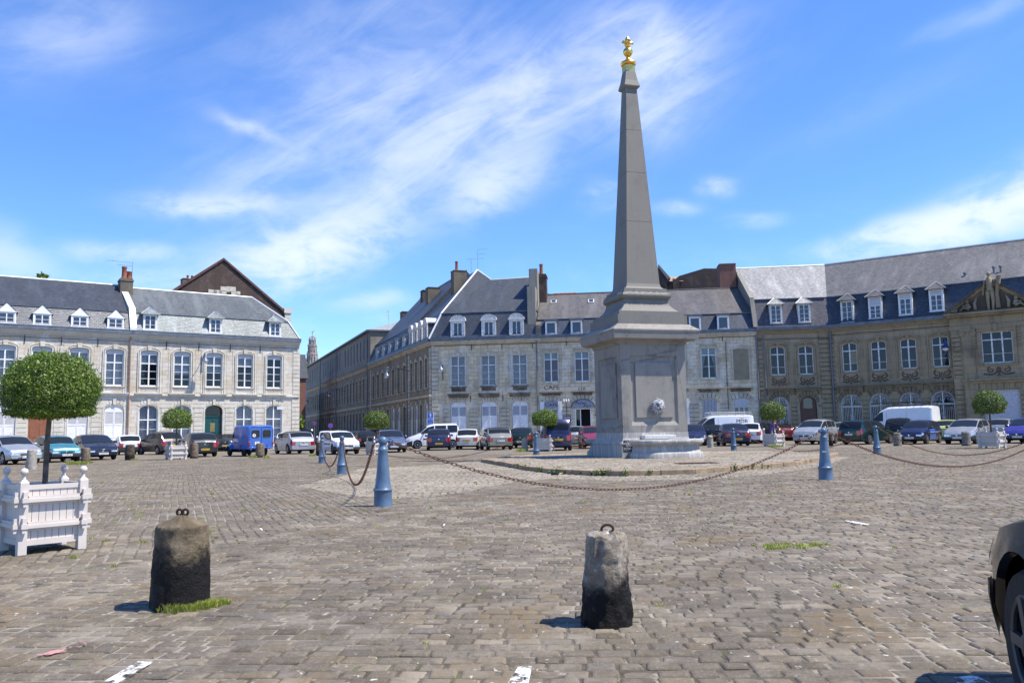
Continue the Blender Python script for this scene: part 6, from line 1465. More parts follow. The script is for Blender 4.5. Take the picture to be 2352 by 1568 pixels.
def bayC(b, fr, upx, gpx, u0, u1, zwin, zs, zga_, w=1.2, wg=1.5, dz=1.0, blindwin=None):
    U = [fr.uu(x, 830) for x in upx]; Gd = [(fr.uu(x, 960), k) for x, k in gpx]
    ops = [(u-w/2, u+w/2, zwin[0], zwin[1], .20) for u in U]+[(u-wg/2, u+wg/2, .3 if k == 'g' else .08, zga_, wg/2) for u, k in Gd]
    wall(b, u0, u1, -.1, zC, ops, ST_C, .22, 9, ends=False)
    for i, u in enumerate(U):
        f = window(b, u, w, zwin[0], zwin[1], .20, 2, (.72,), (.28,), m=WHTO)
        if blindwin == i: q = MB(); q.box(u+.03, u+w/2-.05, .165, .175, zwin[0]+(zwin[1]-zwin[0])*.29, zwin[0]+(zwin[1]-zwin[0])*.69); q.build('board', plain('yellow_board', (.50,.34,.13), .8), f)
        surround(f, u, w, zwin[0], zwin[1], .20, MOULC, .24, .05, .26, False, True)
        q = MB(); I = arc(u, w/2+.22, zwin[1]-.12, .36, 8, .25, math.pi-.25); strip(q, [(x, z+.10) for x, z in I], I, -.16, 0); q.build('hood', MOULC, f)
        q = MB(); q.box(u-w/2-.3, u-w/2-.2, -.06, 0, zs+.25, zwin[1]-.1).box(u+w/2+.2, u+w/2+.3, -.06, 0, zs+.25, zwin[1]-.1); q.build('pilaster_strips', MOULC, f)
        carved(f, u, w+.1, zs+.2, zwin[0]-.18)
    for u, k in Gd:
        if k == 'g':
            f = window(b, u, wg, .3, zga_, wg/2, 2, (.70,), (), m=WHTO, y=.04); grille(f, u, wg, .3, zga_)
        else:
            q = MB(); q.prism_xz([(u-wg/2, .05), (u+wg/2, .05)]+arc(u, wg/2, zga_-wg/2, wg/2, 10), .18, .24); q.box(u-wg/2, u+wg/2, .12, .18, zga_-1.15, zga_-1.0)
            for s in (-1, 1): q.box(u+s*.36-.26, u+s*.36+.26, .15, .18, .3, 1.1).box(u+s*.36-.26, u+s*.36+.26, .15, .18, 1.3, 2.0)
            f = q.build('door', plain('dark_reddish_door', (.085,.026,.014), .4), b)
            q = MB(); q.box(u-.28, u+.28, .14, .15, 1.15, 1.25); q.build('letter_box', plain('brass2', (.5,.38,.18), .3, .9), f)
            pane_mesh(u, wg*.55, zga_-1.0, zga_-.1, .2, .17).build('fanlight', PG, f)
        voussoirs(f, u, wg, zga_-wg/2, wg/2, STK2, .5, 9, pr=.045, t0=.06, t1=.94)
        q = MB(); q.box(u-1.1, u+1.1, -.34, 0, zs+.0, zs+.10).box(u-1.0, u+1.0, -.24, 0, zs-.18, zs).box(u-1.0, u-.82, -.2, 0, zs-.5, zs-.18).box(u+.82, u+1.0, -.2, 0, zs-.5, zs-.18); q.build('hood', STK2, f)
    g2 = sorted(u for u, _ in Gd)
    for a, c in zip(g2[:-1], g2[1:]):
        m_ = (a+c)/2; w_ = max(.25, (c-a-wg)/2-.28); quoins(b, m_-w_, m_+w_, 0, zga_-.5, MOULC, .36, .05, .05, name='pier_stones'); q = MB(); q.box(m_-w_-.12, m_+w_+.12, -.05, 0, zga_-.48, zga_-.12); q.build('pier_stones', MOULC, b)
        q = MB(); q.box(m_-.3, m_+.3, -.04, 0, zs+.35, zwin[1]+.2); q.build('wall_panel', MOULC, b)
    return U
zgC = FCc.z(1793, 911)
bayC(bC, FCc, (1787, 1852), ((1793.6, 'g'), (1858.5, 'd')), 0, LC, (zc0_, zc1_), zcs, zgC, 1.2, 1.36)
a = FCc.uu(1754.6, 880); quoins(bC, .12, a-.05, 0, zC-.5, MOULC, .37, .05, .05); a, c = FCc.uu(1885.4, 880), LC-.02; quoins(bC, a, c, 0, zC-.5, MOULC, .37, .05, .05)
pipe(bC, -.02, .1, zC-.1, PIPE, .06); pipe(bC, FCc.uu(1757, 880)+.05, .1, 8.7, PIPE, .05); pipe(bC, LC+.03, .1, zC-.1, PIPE, .07, -.2)
course(bC, 0, LC, zcs, .10, .14, MOULC); cornice(bC, 0, LC, zC, MOULC, GUT, .2, .42); cable(bC, 0, LC, zc1_+.62)
zCg = zC+.22; dRC = 7.0; zbC = FCc.z(1850, 683.5, .6); zrC = FCc.z(1800, 613, dRC)
# the bend between C and D
wC = lambda u, d, z: (lambda p: Vector((p.x, p.y, z)))(FCc.w(u, d))
bis = ((FCc.n+FD.n)/2).normalized(); cosb = bis.dot(FCc.n)
def bend(d, z): p = Vector((pCD.x, pCD.y))+bis*(d/cosb); return Vector((p.x, p.y, z))
def locC(p): v = Vector((p.x, p.y))-FCc.p; return (v@FCc.u, v@FCc.n, p.z)
def locD(p): v = Vector((p.x, p.y))-FD.p; return (v@FD.u, v@FD.n, p.z)
rC0 = (FCc.uu(1688, 617, dRC), dRC, zrC); 
q = MB(); q.quad((0,-.12,zCg), locC(bend(-.12, zCg)), locC(bend(.6, zbC)), (0,.6,zbC)); q.build('mansard_slope', SL_CL, bC)
q = MB(); q.quad((-.2,.55,zbC), locC(bend(.55, zbC)), locC(bend(dRC, zrC)), rC0); q.quad(rC0, locC(bend(dRC, zrC)), locC(bend(13, zbC)), (rC0[0]-1,13,zbC)); q.build('roof', SL_C, bC)
q = MB(); q.add([(0,-.1,zC-.3), (0,.6,zbC), rC0, (rC0[0]-1,13,zbC), (rC0[0]-1,13,zC-3), (0,-.1,zC-3)], [(0,1,2,3,4,5)]); q.build('gable', REND, bC)
def sweep(q, pts, w=.16, h=.22):
    for a, c in zip(pts[:-1], pts[1:]):
        a, c = Vector(a), Vector(c); d = (c-a).normalized(); s = Vector((1, 0, 0)); n_ = s.cross(d).normalized(); q.obox((a+c)/2, s*w, (c-a)/2, n_*h)
q = MB(); sweep(q, [(-.05,-.14,zCg), (-.1,.6,zbC), (rC0[0]*.78,dRC*.80,zbC+(zrC-zbC)*.78)], .17, .16); q.build('gable_coping', REND, bC)
cu0, cu1 = FCc.hit(1650, 640, dRC-.4)[0], FCc.hit(1687, 640, dRC-.4)[0]; chimney(bC, cu0, cu1, dRC-1.4, dRC+.3, zC+1, FCc.z(1670, 609, dRC-.5), BRK2, [], .08)
q = MB(); q.tube([rC0, locC(bend(dRC, zrC+.03))], .09, 6); q.build('ridge_cap', ZWHT, bC)
q = MB(); q.box(-.1, LC, .48, .6, zbC-.07, zbC-.012); q.build('break_strip', GUT, bC)
for x in (1782, 1846.9): dormer(bC, FCc.uu(x, 720), 1.0, FCc.z(1782, 742), FCc.z(1782, 699), 'hip', WHTO, SL_C, mc=WHTO, rh=.62, cols=2, rows=(.22, .48, .74), over=.2)
# ---------------- D: the mansion
zD0, zD1 = FD.z(2019, 850), FD.z(2019, 782); LD = 30.0; uP0 = FD.uu(2188, 800); zDg = FD.z(2023, 905)
UD = bayC(bD, FD, (1952, 2019, 2088, 2162), ((1957.5, 'g'), (2024, 'g'), (2094, 'g'), (2168, 'g')), 0, uP0, (zD0, zD1), zcs+.02, FD.z(2168, 897), 1.16, 1.62, blindwin=0)
uPe = uP0+9.4
UW = [uPe+1.7+2.75*k for k in range(4)]
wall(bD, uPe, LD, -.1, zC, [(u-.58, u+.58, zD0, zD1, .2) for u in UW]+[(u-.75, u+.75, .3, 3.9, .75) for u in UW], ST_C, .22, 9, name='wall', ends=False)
for u in UW:
    f = window(bD, u, 1.16, zD0, zD1, .20, 2, (.72,), (.28,), m=WHTO); surround(f, u, 1.16, zD0, zD1, .2, MOULC, .24, .05, .26, False, True)
    f = window(bD, u, 1.5, .3, 3.9, .75, 2, (.70,), (), m=WHTO, y=.04); grille(f, u, 1.5, .3, 3.9); voussoirs(f, u, 1.5, 3.15, .75, STK2, .5, 9, pr=.045, t0=.06, t1=.94)
course(bD, uPe, LD, zcs, .10, .14, MOULC)
course(bD, 0, uP0, zcs, .10, .14, MOULC); cornice(bD, 0, uP0, zC, MOULC, GUT, .2, .42); cornice(bD, uPe, LD, zC, MOULC, GUT, .2, .42); cable(bD, 0, uP0+6, zD1+.75)
quoins(bD, .08, .35, 0, zC-.5, MOULC, .37, .05, .05)
q = MB(); q.quad(locD(bend(-.12, zCg)), (LD,-.12,zCg), (LD,.6,zbC), locD(bend(.6, zbC))); q.build('mansard_slope', SL_BL, bD)
q = MB(); q.quad(locD(bend(.55, zbC)), (LD,.55,zbC), (LD,dRC,zrC), locD(bend(dRC, zrC))); q.quad(locD(bend(dRC, zrC)), (LD,dRC,zrC), (LD,13,zbC), locD(bend(13, zbC))); q.build('roof', SL_D, bD)
q = MB(); q.add([(LD,-.1,-.1), (LD,-.1,zCg), (LD,.6,zbC), (LD,dRC,zrC), (LD,13,zbC), (LD,13,-.1)], [(5,4,3,2,1,0)]); q.build('end_wall', REND, bD)
q = MB(); q.tube([locD(bend(dRC, zrC+.04)), (LD,dRC,zrC+.04)], .10, 6); q.build('ridge_cap', plain('grey_ridge_zinc', (.42,.44,.47), .5, .3), bD)
q = MB(); q.box(.2, LD, .48, .6, zbC-.08, zbC-.012); q.build('break_strip', GUT, bD)
for i, x in enumerate((1945.5, 2010.4, 2080.3, 2152.3)): dormer(bD, FD.uu(x, 710), 1.0, FD.z(x, [740, 730.5, 723, 714][i]), FD.z(x, [690, 681, 672.5, 663.5][i]), 'hip', WHTO if i < 1 else WHT, SL_D, mc=WHTO, rh=.62, cols=2, rows=(.22, .48, .74) if i < 1 else (.33, .66), blind=[0, .38, .22, .22][i], over=.22)
for x, y in ((2217, 626), (2283, 612.5), (2299, 611)):
    u, z = FD.hit(x, y+14, 1.6); q = MB(); q.tube([(u,1.6,z-.4), (u,1.6,z+.35)], .07, 8); q.lathe([(.10,z+.35), (.13,z+.42), (.10,z+.52), (.01,z+.56)], 10, (u, 1.6, 0)); q.build('roof_vent', PIPE, bD)
# pavilion with pediment
pr_ = -.45; uPm = (uP0+uPe)/2; zE = FD.z(2180, 722)
ops = [(FD.uu(2292, 800)-1.0, FD.uu(2292, 800)+1.0, FD.z(2292, 834), FD.z(2292, 761), 0), (FD.uu(2305, 950)-1.15, FD.uu(2305, 950)+1.15, .05, FD.z(2301, 895), 0)]
uwin = (ops[0][0]+ops[0][1])/2; ugar = (ops[1][0]+ops[1][1])/2
wall(bD, uP0, uPe, -.1, zC-.1, ops, ST_C, .3, .5, name='pavilion_wall', y=pr_)
f = window(bD, uwin, 2.0, ops[0][2], ops[0][3], 0, 3, (.74,), (.30,), m=WHTO, y=pr_+.1)
q = MB(); y = pr_
q.box(uwin-1.25, uwin-1.0, y-.06, y, ops[0][2]-.1, ops[0][3]+.25).box(uwin+1.0, uwin+1.25, y-.06, y, ops[0][2]-.1, ops[0][3]+.25).box(uwin-1.3, uwin+1.3, y-.12, y, ops[0][3]+.25, ops[0][3]+.38).box(uwin-1.0, uwin+1.0, y-.06, y, ops[0][3]+.02, ops[0][3]+.25).box(uwin-1.25, uwin+1.25, y-.12, y+.1, ops[0][2]-.2, ops[0][2]-.1).box(uwin-.16, uwin+.16, y-.16, y, ops[0][3]+.02, ops[0][3]+.55)
for s in (-1, 1):
    for k in range(7): q.lathe([(.01,-.13), (.09,-.06), (.10,.0), (.08,.06), (.01,.13)], 8, (uwin+s*1.42, y-.05, ops[0][3]+.3-k*.24))
q.build('surround', MOULC, f)
q2 = carved(f, uwin, 2.1, zcs+.3, ops[0][2]-.25, mask=True); q2.location = (0, pr_, 0)
q = MB(); q.box(ugar-1.15, ugar+1.15, pr_+.12, pr_+.18, .05, ops[1][3])
for s in (-1, 1):
    for (a, c) in ((.3, 1.2), (1.35, 2.2), (2.35, ops[1][3]-.15)): q.box(ugar+s*.57-.45, ugar+s*.57+.45, pr_+.10, pr_+.12, a, c)
f = q.build('carriage_door', plain('grey_white_carriage_door', (.50,.49,.54), .5), bD)
q = MB(); zz = ops[1][3]; 
for k in range(7): x0 = ugar-1.3+k*2.6/7; q.box(x0+.01, x0+2.6/7-.01, y-.06-(.05 if k == 3 else 0), y, zz+.02, zz+.62)
q.build('flat_arch', MOULC, f)
q = MB(); q.box(ugar-1.9, ugar+1.9, y-.34, y, zcs+.02, zcs+.14).box(ugar-1.8, ugar+1.8, y-.22, y, zcs-.16, zcs+.02); q.build('hood', MOULC, f)
quoins(bD, uP0+.05, uP0+.6, 0, zcs-.2, MOULC, .36, .05, .05, y=pr_); quoins(bD, uP0+.05, uP0+.6, zcs+.2, zC-1.2, MOULC, .36, .05, .05, y=pr_)
for (a, c) in ((ugar-1.75, ugar-1.2), (ugar+1.2, ugar+1.75)): quoins(bD, a, c, 0, ops[1][3]-.05, MOULC, .36, .05, .05, y=pr_, name='pier_stones')
for pu in (FD.uu(2231, 850), 2*uPm-FD.uu(2231, 850)):
    q = MB(); q.box(pu-.42, pu+.42, y-.14, y, 0, zcs-.05).box(pu-.38, pu+.38, y-.12, y, zcs+.1, zC-1.15).box(pu-.5, pu+.5, y-.2, y, zC-1.15, zC-1.0).box(pu-.5, pu+.5, y-.2, y, zcs-.05, zcs+.1)
    for s in (-1, 1): q.lathe([(.01,-.26), (.2,-.24), (.2,-.02), (.01,0)], 14, (pu+s*.36, y, zC-1.32), 'y'); q.tube([(pu+s*.36, y-.1, zC-1.5), (pu+s*.36, y-.1, zC-2.1)], [.09, .05], 7)
    q.build('pilaster', MOULC, bD, 40)
q = MB(); q.box(uP0-.05, uPe+.05, y-.10, y, zC-1.0, zC-.72).box(uP0-.02, uPe+.02, y-.05, y, zC-.72, zC-.12); q.box(uP0-.15, uPe+.15, y-.35, .6, zC-.1, zC+.06).box(uP0-.25, uPe+.25, y-.55, .6, zC+.06, zC+.22); q.build('entablature', MOULC, bD)
zA = FD.z(2274, 648, -.5); zpt = zC+.22; uA = uPm
uAx = FD.uu(2274, 650, -.5); uA = uAx; uR = 2*uA-(uP0-.25)
q = MB(); q.prism_xz([(uP0+.1, zpt), (uR-.1, zpt), (uA, zA-.45)], y+.05, .9); q.build('tympanum', STK, bD)
q = MB()
for (a, c) in (((uP0-.35, zpt-.1), (uA, zA)), ((uR+.1, zpt-.1), (uA, zA))):
    d = (Vector((c[0], 0, c[1]))-Vector((a[0], 0, a[1]))); n_ = Vector((-d.z, 0, d.x)).normalized(); n_ = n_ if n_.z > 0 else -n_
    m_ = Vector(((a[0]+c[0])/2, 0, (a[1]+c[1])/2)); q.obox(m_+Vector((0, .1, 0)), d/2, (0, .62, 0), n_*.13); q.obox(m_-n_*.24+Vector((0, .2, 0)), d*.48, (0, .5, 0), n_*.11)
q.build('raking_cornice', MOULC, bD)
q = MB()
for s in (-1, 1):
    a, c = Vector((uA+s*.2, 0, zA+.1)), Vector(((uR if s > 0 else uP0-.3), 0, zpt+.06)); q.add([(a.x,y-.4,a.z), (c.x,y-.4,c.z), (c.x,2.5,c.z), (a.x,2.5,a.z)], [(0,1,2,3)])
q.build('pediment_roof', ZINC, bD)
# pediment sculpture: one standing figure and two seated children, simple relief
def relief(parts, name, seed=0):
    q = MB()
    for p in parts:
        if len(p) == 4: c, rx, ry, rz = p; q.lathe([(max(.01, rx*math.sin(t)), c[2]-rz*math.cos(t)) for t in np.linspace(.1, 3.04, 8)], 10, (c[0], c[1], 0))
        else: q.tube(p[0], p[1], 8)
    return q.build(name, MOULC, bD, 60)
yb_ = y-.22; zb_ = zpt+.05; H_ = zA+.75-zb_
def fig(u, s=1): 
    k = H_/3.3
    return [((u, yb_, zb_+3.12*k), .17*k, .2, .2*k), ([(u, yb_, zb_+2.9*k), (u, yb_, zb_+2.55*k), (u, yb_-.03, zb_+2.1*k), (u+.02, yb_, zb_+1.65*k)], [.10*k, .30*k, .24*k, .30*k]),
            ([(u-.15*k, yb_, zb_+1.6*k), (u-.18*k, yb_-.05, zb_+.8*k), (u-.16*k, yb_, zb_)], [.19*k, .13*k, .09*k]), ([(u+.15*k, yb_, zb_+1.6*k), (u+.22*k, yb_-.08, zb_+.85*k), (u+.16*k, yb_, zb_)], [.19*k, .13*k, .09*k]),
            ([(u-.3*k, yb_, zb_+2.6*k), (u-.48*k, yb_, zb_+2.0*k), (u-.52*k, yb_-.08, zb_+1.3*k)], [.11*k, .08*k, .06*k]), ([(u+.3*k, yb_, zb_+2.6*k), (u+.7*k, yb_, zb_+2.5*k), (u+.85*k, yb_-.05, zb_+2.9*k)], [.11*k, .09*k, .12*k]),
            ([(u+.55*k, yb_+.05, zb_+.1), (u+.5*k, yb_+.05, zb_+1.4*k), (u+.75*k, yb_+.05, zb_+2.9*k)], [.2*k, .16*k, .2*k])]
relief(fig(uA-.05), 'standing_statue')
for s in (-1, 1):
    c = uA+s*1.55; r_ = relief([((c, yb_, zb_+.74), .13, .13, .14), ([(c, yb_, zb_+.6), (c-s*.08, yb_, zb_+.25)], [.13, .17]), ([(c-s*.08, yb_, zb_+.2), (c+s*.28, yb_-.1, zb_+.34), (c+s*.55, yb_, zb_+.08)], [.11, .08, .05]), ([(c, yb_, zb_+.5), (c+s*.35, yb_-.1, zb_+.45)], [.07, .045]), ([(c+s*.7, yb_, zb_+.12), (c+s*1.1, yb_, zb_+.12)], [.14, .10]), ([(c-s*.5, yb_, zb_+.1), (c-s*.45, yb_, zb_+.6), (c-s*.6, yb_, zb_+.95)], [.1, .12, .05])], 'seated_child_relief')
q = MB(); q.lathe([(max(.01, .24*math.sin(t)), -.24*math.cos(t)) for t in np.linspace(.1, 3.04, 9)], 14, (uA+2.75, yb_-.1, zpt+.5)); q.build('pale_globe', plain('pale_stone_globe', (.6,.5,.48), .7), bD, 60)

# ---------------- far things in the street
pr2 = G(693, 990, 0); Fr2 = Fr((-30.7, 118), rad(20)); bR = Fr2.root('brick_house', 'red brick house with slate roof seen in the gap at the end of the street')
q = MB(); q.box(-6, 1.1, 0, 8, 0, 9.3); q.build('wall', BRK2, bR)
q = MB(); q.add([(-6.2,-.2,9.2), (1.4,-.2,9.2), (1.4,4,13), (-6.2,4,13), (1.4,8.2,9.2), (-6.2,8.2,9.2)], [(0,1,2,3), (3,2,4,5), (1,4,2), (0,3,5)]); q.build('roof', SL_A1, bR)
bW = Fr((-33.4, 128), rad(20)).root('white_house', 'small white-walled house end beside the long grey building'); q = MB(); q.box(0, 1.3, 0, 5, 0, 7.0); q.build('wall', WHT, bW); q = MB(); q.add([(-.3,-.2,7.0), (1.5,-.2,7.0), (1.5,2.5,8.4), (-.3,2.5,8.4), (1.5,5.2,7), (-.3,5.2,7)], [(0,1,2,3), (3,2,4,5), (0,3,5), (1,4,2)]); q.build('roof', ZWHT, bW)
def bush(x, y, z, r, h, label, n=1500, trunk=True):
    o = empty('broadleaf_tree', (x, y, 0)); tag(o, label, 'tree')
    if trunk: q = MB(); q.tube([(0,0,0), (.1,0,z*.6), (0,0,z)], [.25,.18,.1], 8); q.build('trunk', BARK, o)
    c = leaves('crown', n, .22, (r, r, h, .9), LF1, o, int(abs(x*7)) % 97, 30, .2); c.location = (0, 0, z); return o
bush(-27.1, 104, 2.4, .8, 1.4, 'dark green tree in the gap beside the corner of the pale house')
bush(-38.7, 153, 12.6, 1.3, 1.8, 'green treetop peeping over the far end of the long building', 900)
pp = FA.w(FA.uu(98, 632, 30), 30); bush(pp.x, pp.y, FA.z(98, 640, 30)-1.0, .8, 1.6, 'tip of a conifer poking above the roof ridge at far left', 500)
# belfry
bx = G(716, 990, 0); dbl = ray(716.5, 900); Yb = 620; Xb = dbl.x/dbl.y*Yb
zb = lambda y: EYE+ray(716, y).z/ray(716, y).y*Yb
o = empty('belfry', (Xb, Yb, 0), rad(20)); tag(o, 'distant ornate stone belfry tower with gilded top beyond the street', 'tower')
BF = plain('hazy_belfry_stone', (.40,.35,.31), .9, 0, .35, 1.2, .6, 2)
k_ = Yb/FPX
q = MB(); oc = lambda r, z0_, z1_, n=8, r1=None: q.lathe([(r,z0_), (r1 or r,z1_)], n)
q.box(-4.6*1, 4.6, -4.6, 4.6, 0, zb(846)); 
for a in range(4):
    M = Matrix.Rotation(a*math.pi/2, 4, 'Z')
oc(4.0, zb(846), zb(815)); oc(4.4, zb(815), zb(813)); oc(3.2, zb(813), zb(795)); oc(3.7, zb(795), zb(792.5)); oc(2.4, zb(792.5), zb(782)); oc(2.9, zb(782), zb(780)); oc(.6, zb(780), zb(771)); oc(.25, zb(771), zb(762), 6, .1)
q.build('tower', BF, o)
q = MB()
for (r, y0_, y1_, n, w_) in ((4.7, 850, 822, 8, .5), (3.9, 822, 806, 8, .42), (3.2, 806, 788, 8, .35), (2.5, 790, 776, 8, .28)):
    for k in range(n):
        a = 2*math.pi*(k+.5)/n; x, y_2 = r*math.cos(a), r*math.sin(a); z0_, z1_ = zb(y0_), zb(y1_); q.lathe([(w_,z0_), (w_,z0_+(z1_-z0_)*.6), (.02,z1_)], 5, (x, y_2, 0))
for k in range(8):
    a = 2*math.pi*k/8; q.tube([(2.5*math.cos(a)*c_2, 2.5*math.sin(a)*c_2, zb(780)+(zb(772)-zb(780))*s_2) for c_2, s_2 in ((1, 0), (1.0, .35), (.75, .75), (.2, 1))], .22, 5)
q.build('pinnacles', BF, o)
q = MB()
for (r, y0_, y1_, w_) in ((4.02, 842, 820, .7), (3.22, 810, 798, .55), (2.42, 791, 784, .45)):
    for k in range(8): a = 2*math.pi*(k+.5)/8; c = Vector((r*.93*math.cos(a), r*.93*math.sin(a), (zb(y0_)+zb(y1_))/2)); t_2 = Vector((-math.sin(a), math.cos(a), 0)); q.obox(c, t_2*w_, Vector((math.cos(a), math.sin(a), 0))*.12, (0, 0, abs(zb(y1_)-zb(y0_))/2))
q.build('louvred_openings', plain('belfry_shadow_stone', (.12,.10,.09), .9), o)
q = MB(); q.lathe([(.01,zb(765)), (.7,zb(764)), (.55,zb(762.5)), (.01,zb(761))], 8); q.tube([(0,0,zb(761)), (1.5,0,zb(760))], .3, 5); q.build('gilded_lion', GOLD, o)

# ---------------- wall lamps and signs
LB = plain('lamp_blue_grey', (.13,.17,.23), .4, .2); LBD = plain('lamp_deep_blue', (.03,.05,.16), .4, .1); OPAL = plain('opal_glass', (.72,.72,.70), .25)
def lamp(fr, px, py, pxw, label, m=LB, arm=.9, s=1.0, side=1, flat=False):
    u, z = fr.hit(px, py, -arm); uw = u
    P_ = fr.w(u, 0); o = empty('wall_lamp', (P_.x, P_.y, 0), fr.a); tag(o, label, 'street lamp', 'bracket lamps on the facades')
    q = MB(); zt_ = z+.55*s
    if flat: q.tube([(0,0,zt_-.3), (0,-arm*.4,zt_-.05), (0,-arm,zt_+.05)], .035*s, 7)
    else: q.tube([(0,-.05,z-.9*s), (0,-.05,z+.4*s)], .045*s, 8); q.tube([(0,-.08,z+.1*s), (0,-arm*.4,z+.2*s), (0,-arm*.8,z+.55*s), (0,-arm,z+.62*s), (0,-arm,z+.45*s)], .03*s, 7)
    q.build('bracket', m, o, 60)
    q = MB(); q.lathe([(.04,z+.48*s), (.07,z+.36*s), (.10,z+.2*s), (.16,z+.1*s), (.31,z-.05*s), (.32,z-.08*s), (.28,z-.08*s)], 18, (0, -arm, 0)); h = q.build('shade', m, o, 50)
    q = MB(); q.lathe([(.22,z-.08*s), (.21,z-.16*s), (.14,z-.25*s), (.01,z-.28*s)], 16, (0, -arm, 0)); q.build('globe', OPAL, o, 60)
lamp(FA, 471, 827, 0, 'grey bell-shaped wall lamp on the pale left facade between upper windows', arm=1.0)
lamp(FB, 1012, 847, 0, 'bell-shaped wall lamp at the corner of the shuttered corner house', arm=.9)
lamp(FE, 888, 861, 0, 'bell lamp on a long arm over the street, nearest the corner house', arm=2.2, s=1.2, flat=True)
lamp(FE, 757, 905, 0, 'bell lamp on a long arm about halfway down the street', arm=2.2, s=1.2, flat=True)
lamp(FE, 706, 922, 0, 'small bell lamp at the far end of the street wall', arm=1.2, s=1.2, flat=True)
lamp(FD, 2171, 797, 0, 'deep blue bell-shaped wall lamp on the shaded mansion at right', LBD, .9)
u, z = FB.hit(1300.5, 926, -.2); P_ = FB.w(u, 0); o = empty('wall_lantern', (P_.x, P_.y, 0), FB.a); tag(o, 'small ornate iron lantern between the cafe window and the arched shop sign', 'lantern')
q = MB(); q.tube([(0,-.04,z-1.3), (0,-.04,z)], .02, 6); q.tube([(0,-.04,z-.1), (0,-.25,z+.05), (0,-.3,z+.2)], .015, 6); q.build('bracket', IRON, o); q = MB()
for s in (-1, 0, 1): q.lathe([(.03,z+.1), (.08,z+.16), (.06,z+.3), (.01,z+.36)], 8, (s*.2, -.25, 0))
q.build('glass', OPAL, o, 50)
SB = plain('traffic_sign_blue', (.02,.12,.55), .35); SW = plain('sign_white', (.78,.78,.78), .4)
gp = G(989, 1033); dY_ = 62.0; P_ = Vector((ray(989, 960).x/ray(989, 960).y*dY_, dY_))
zs_ = lambda y: EYE+ray(989, y).z/ray(989, y).y*dY_
o = empty('direction_sign', (P_.x, P_.y, 0), rad(-6)); tag(o, 'blue square one-way sign with white arrow above a blue notice panel', 'road sign')
q = MB(); q.tube([(0,.05,0), (0,.05,zs_(947))], .035, 8); q.build('pole', PIPE, o)
def panel(z0_, z1_, w_, nm):
    q = MB(); q.box(-w_, w_, -.02, .02, z0_, z1_); s = q.build(nm, SW, o); q = MB(); q.box(-w_+.025, w_-.025, -.026, -.02, z0_+.025, z1_-.025); q.build('face', SB, s); return s
a_ = panel(zs_(960.5), zs_(946.5), .22, 'arrow_panel'); zc = (zs_(960.5)+zs_(946.5))/2
q = MB(); q.prism_xz([(-.045,zc-.15), (.045,zc-.15), (.045,zc+.03), (.11,zc+.03), (0,zc+.17), (-.11,zc+.03), (-.045,zc+.03)], -.03, -.026); q.build('arrow', SW, a_)
n_ = panel(zs_(974.5), zs_(961.8), .22, 'notice_panel'); zc = (zs_(974.5)+zs_(961.8))/2
for i, t_3 in enumerate(('STATIONNEMENT', 'GRATUIT', 'DIMANCHE')): text('lettering', t_3, .048, SW, n_, facing(0, -.028, zc+.1-.1*i), .001)
P3 = FA.w(uE-1.6, -.03); o = empty('street_name_plate', (P3.x, P3.y, 0), FA.a); tag(o, 'white street name plate on the corner quoins of the pale left house', 'street sign'); q = MB(); zz = FA.z(662, 937); q.box(-.3, .3, -.02, .0, zz-.1, zz+.1); s = q.build('plate', SW, o); text('lettering', 'PLACE VICTOR HUGO', .05, BLK, s, facing(0, -.022, zz), .001)
for x, y, lb in ((759, 977, 'round blue no-parking sign on the street wall'), (722, 972, 'small round red-rimmed sign behind the dark van')):
    Y = 66 if x > 740 else 75; d = ray(x, y); X, z = d.x/d.y*Y, EYE+d.z/d.y*Y; o = empty('no_parking_sign', (X, Y, 0)); tag(o, lb, 'road sign')
    q = MB(); q.tube([(0,.03,0), (0,.03,z+.2)], .03, 6); q.build('pole', PIPE, o); q = MB(); q.lathe([(.2,-.015), (.2,.0)], 20, (0, 0, z), 'y'); s = q.build('disc', plain('sign_red', (.5,.02,.03), .4), o); q = MB(); q.lathe([(.145,-.02), (.145,-.016)], 20, (0, 0, z), 'y'); q.build('disc_face', SB, s)
for u_, fr, nm in ((FB.uu(1369, 955), FB, 'small blue house number plate right of the cafe door'), (FCc.uu(1883, 934), FCc, 'small blue house number plate right of the brown arched door')):
    P_ = fr.w(u_, -.06); zz = fr.z(1369 if fr is FB else 1883, 953 if fr is FB else 931.5); o = empty('house_number_plate', (P_.x, P_.y, 0), fr.a); tag(o, nm, 'number plate'); q = MB(); q.box(-.09, .09, -.012, 0, zz-.07, zz+.07); s = q.build('plate', LBD, o); text('lettering', '4' if fr is FB else '6', .11, SW, s, facing(0, -.013, zz), .001)
# ================================================================ CARS
def paintm(name, col, metal=.0, rough=.32, coat=.6):
    if name in MATS: return MATS[name]
    m, t, b = principled(name); oc = t.new('ShaderNodeTexCoord').outputs['Object']
    n = t.noise(oc, 3, 5)
    t.put(b.inputs['Base Color'], t.ramp(n, [(.3, tuple(x*.88 for x in col)), (.7, col)])); b.inputs['Metallic'].default_value = metal
    dust = t.step(t.noise(oc, 14, 5), .4, .8)
    t.put(b.inputs['Roughness'], t.math('ADD', t.math('MULTIPLY', dust, .12), rough)); b.inputs['Coat Weight'].default_value = coat; b.inputs['Coat Roughness'].default_value = .06
    MATS[name] = m; return m
CG = None
def carglass():
    m, t, b = principled('car_window_glass'); b.inputs['Base Color'].default_value = (.018,.022,.026,1); b.inputs['Roughness'].default_value = .04; b.inputs['Specular IOR Level'].default_value = .28
    b.inputs['Coat Weight'].default_value = 0; b.inputs['Coat Roughness'].default_value = .02; return m
CG = carglass()
TYRE = plain('tyre_rubber', (.018,.018,.018), .85, 0, .2, 20, .2)
PLAS = plain('black_bumper_plastic', (.035,.036,.038), .55, 0, .15, 6)
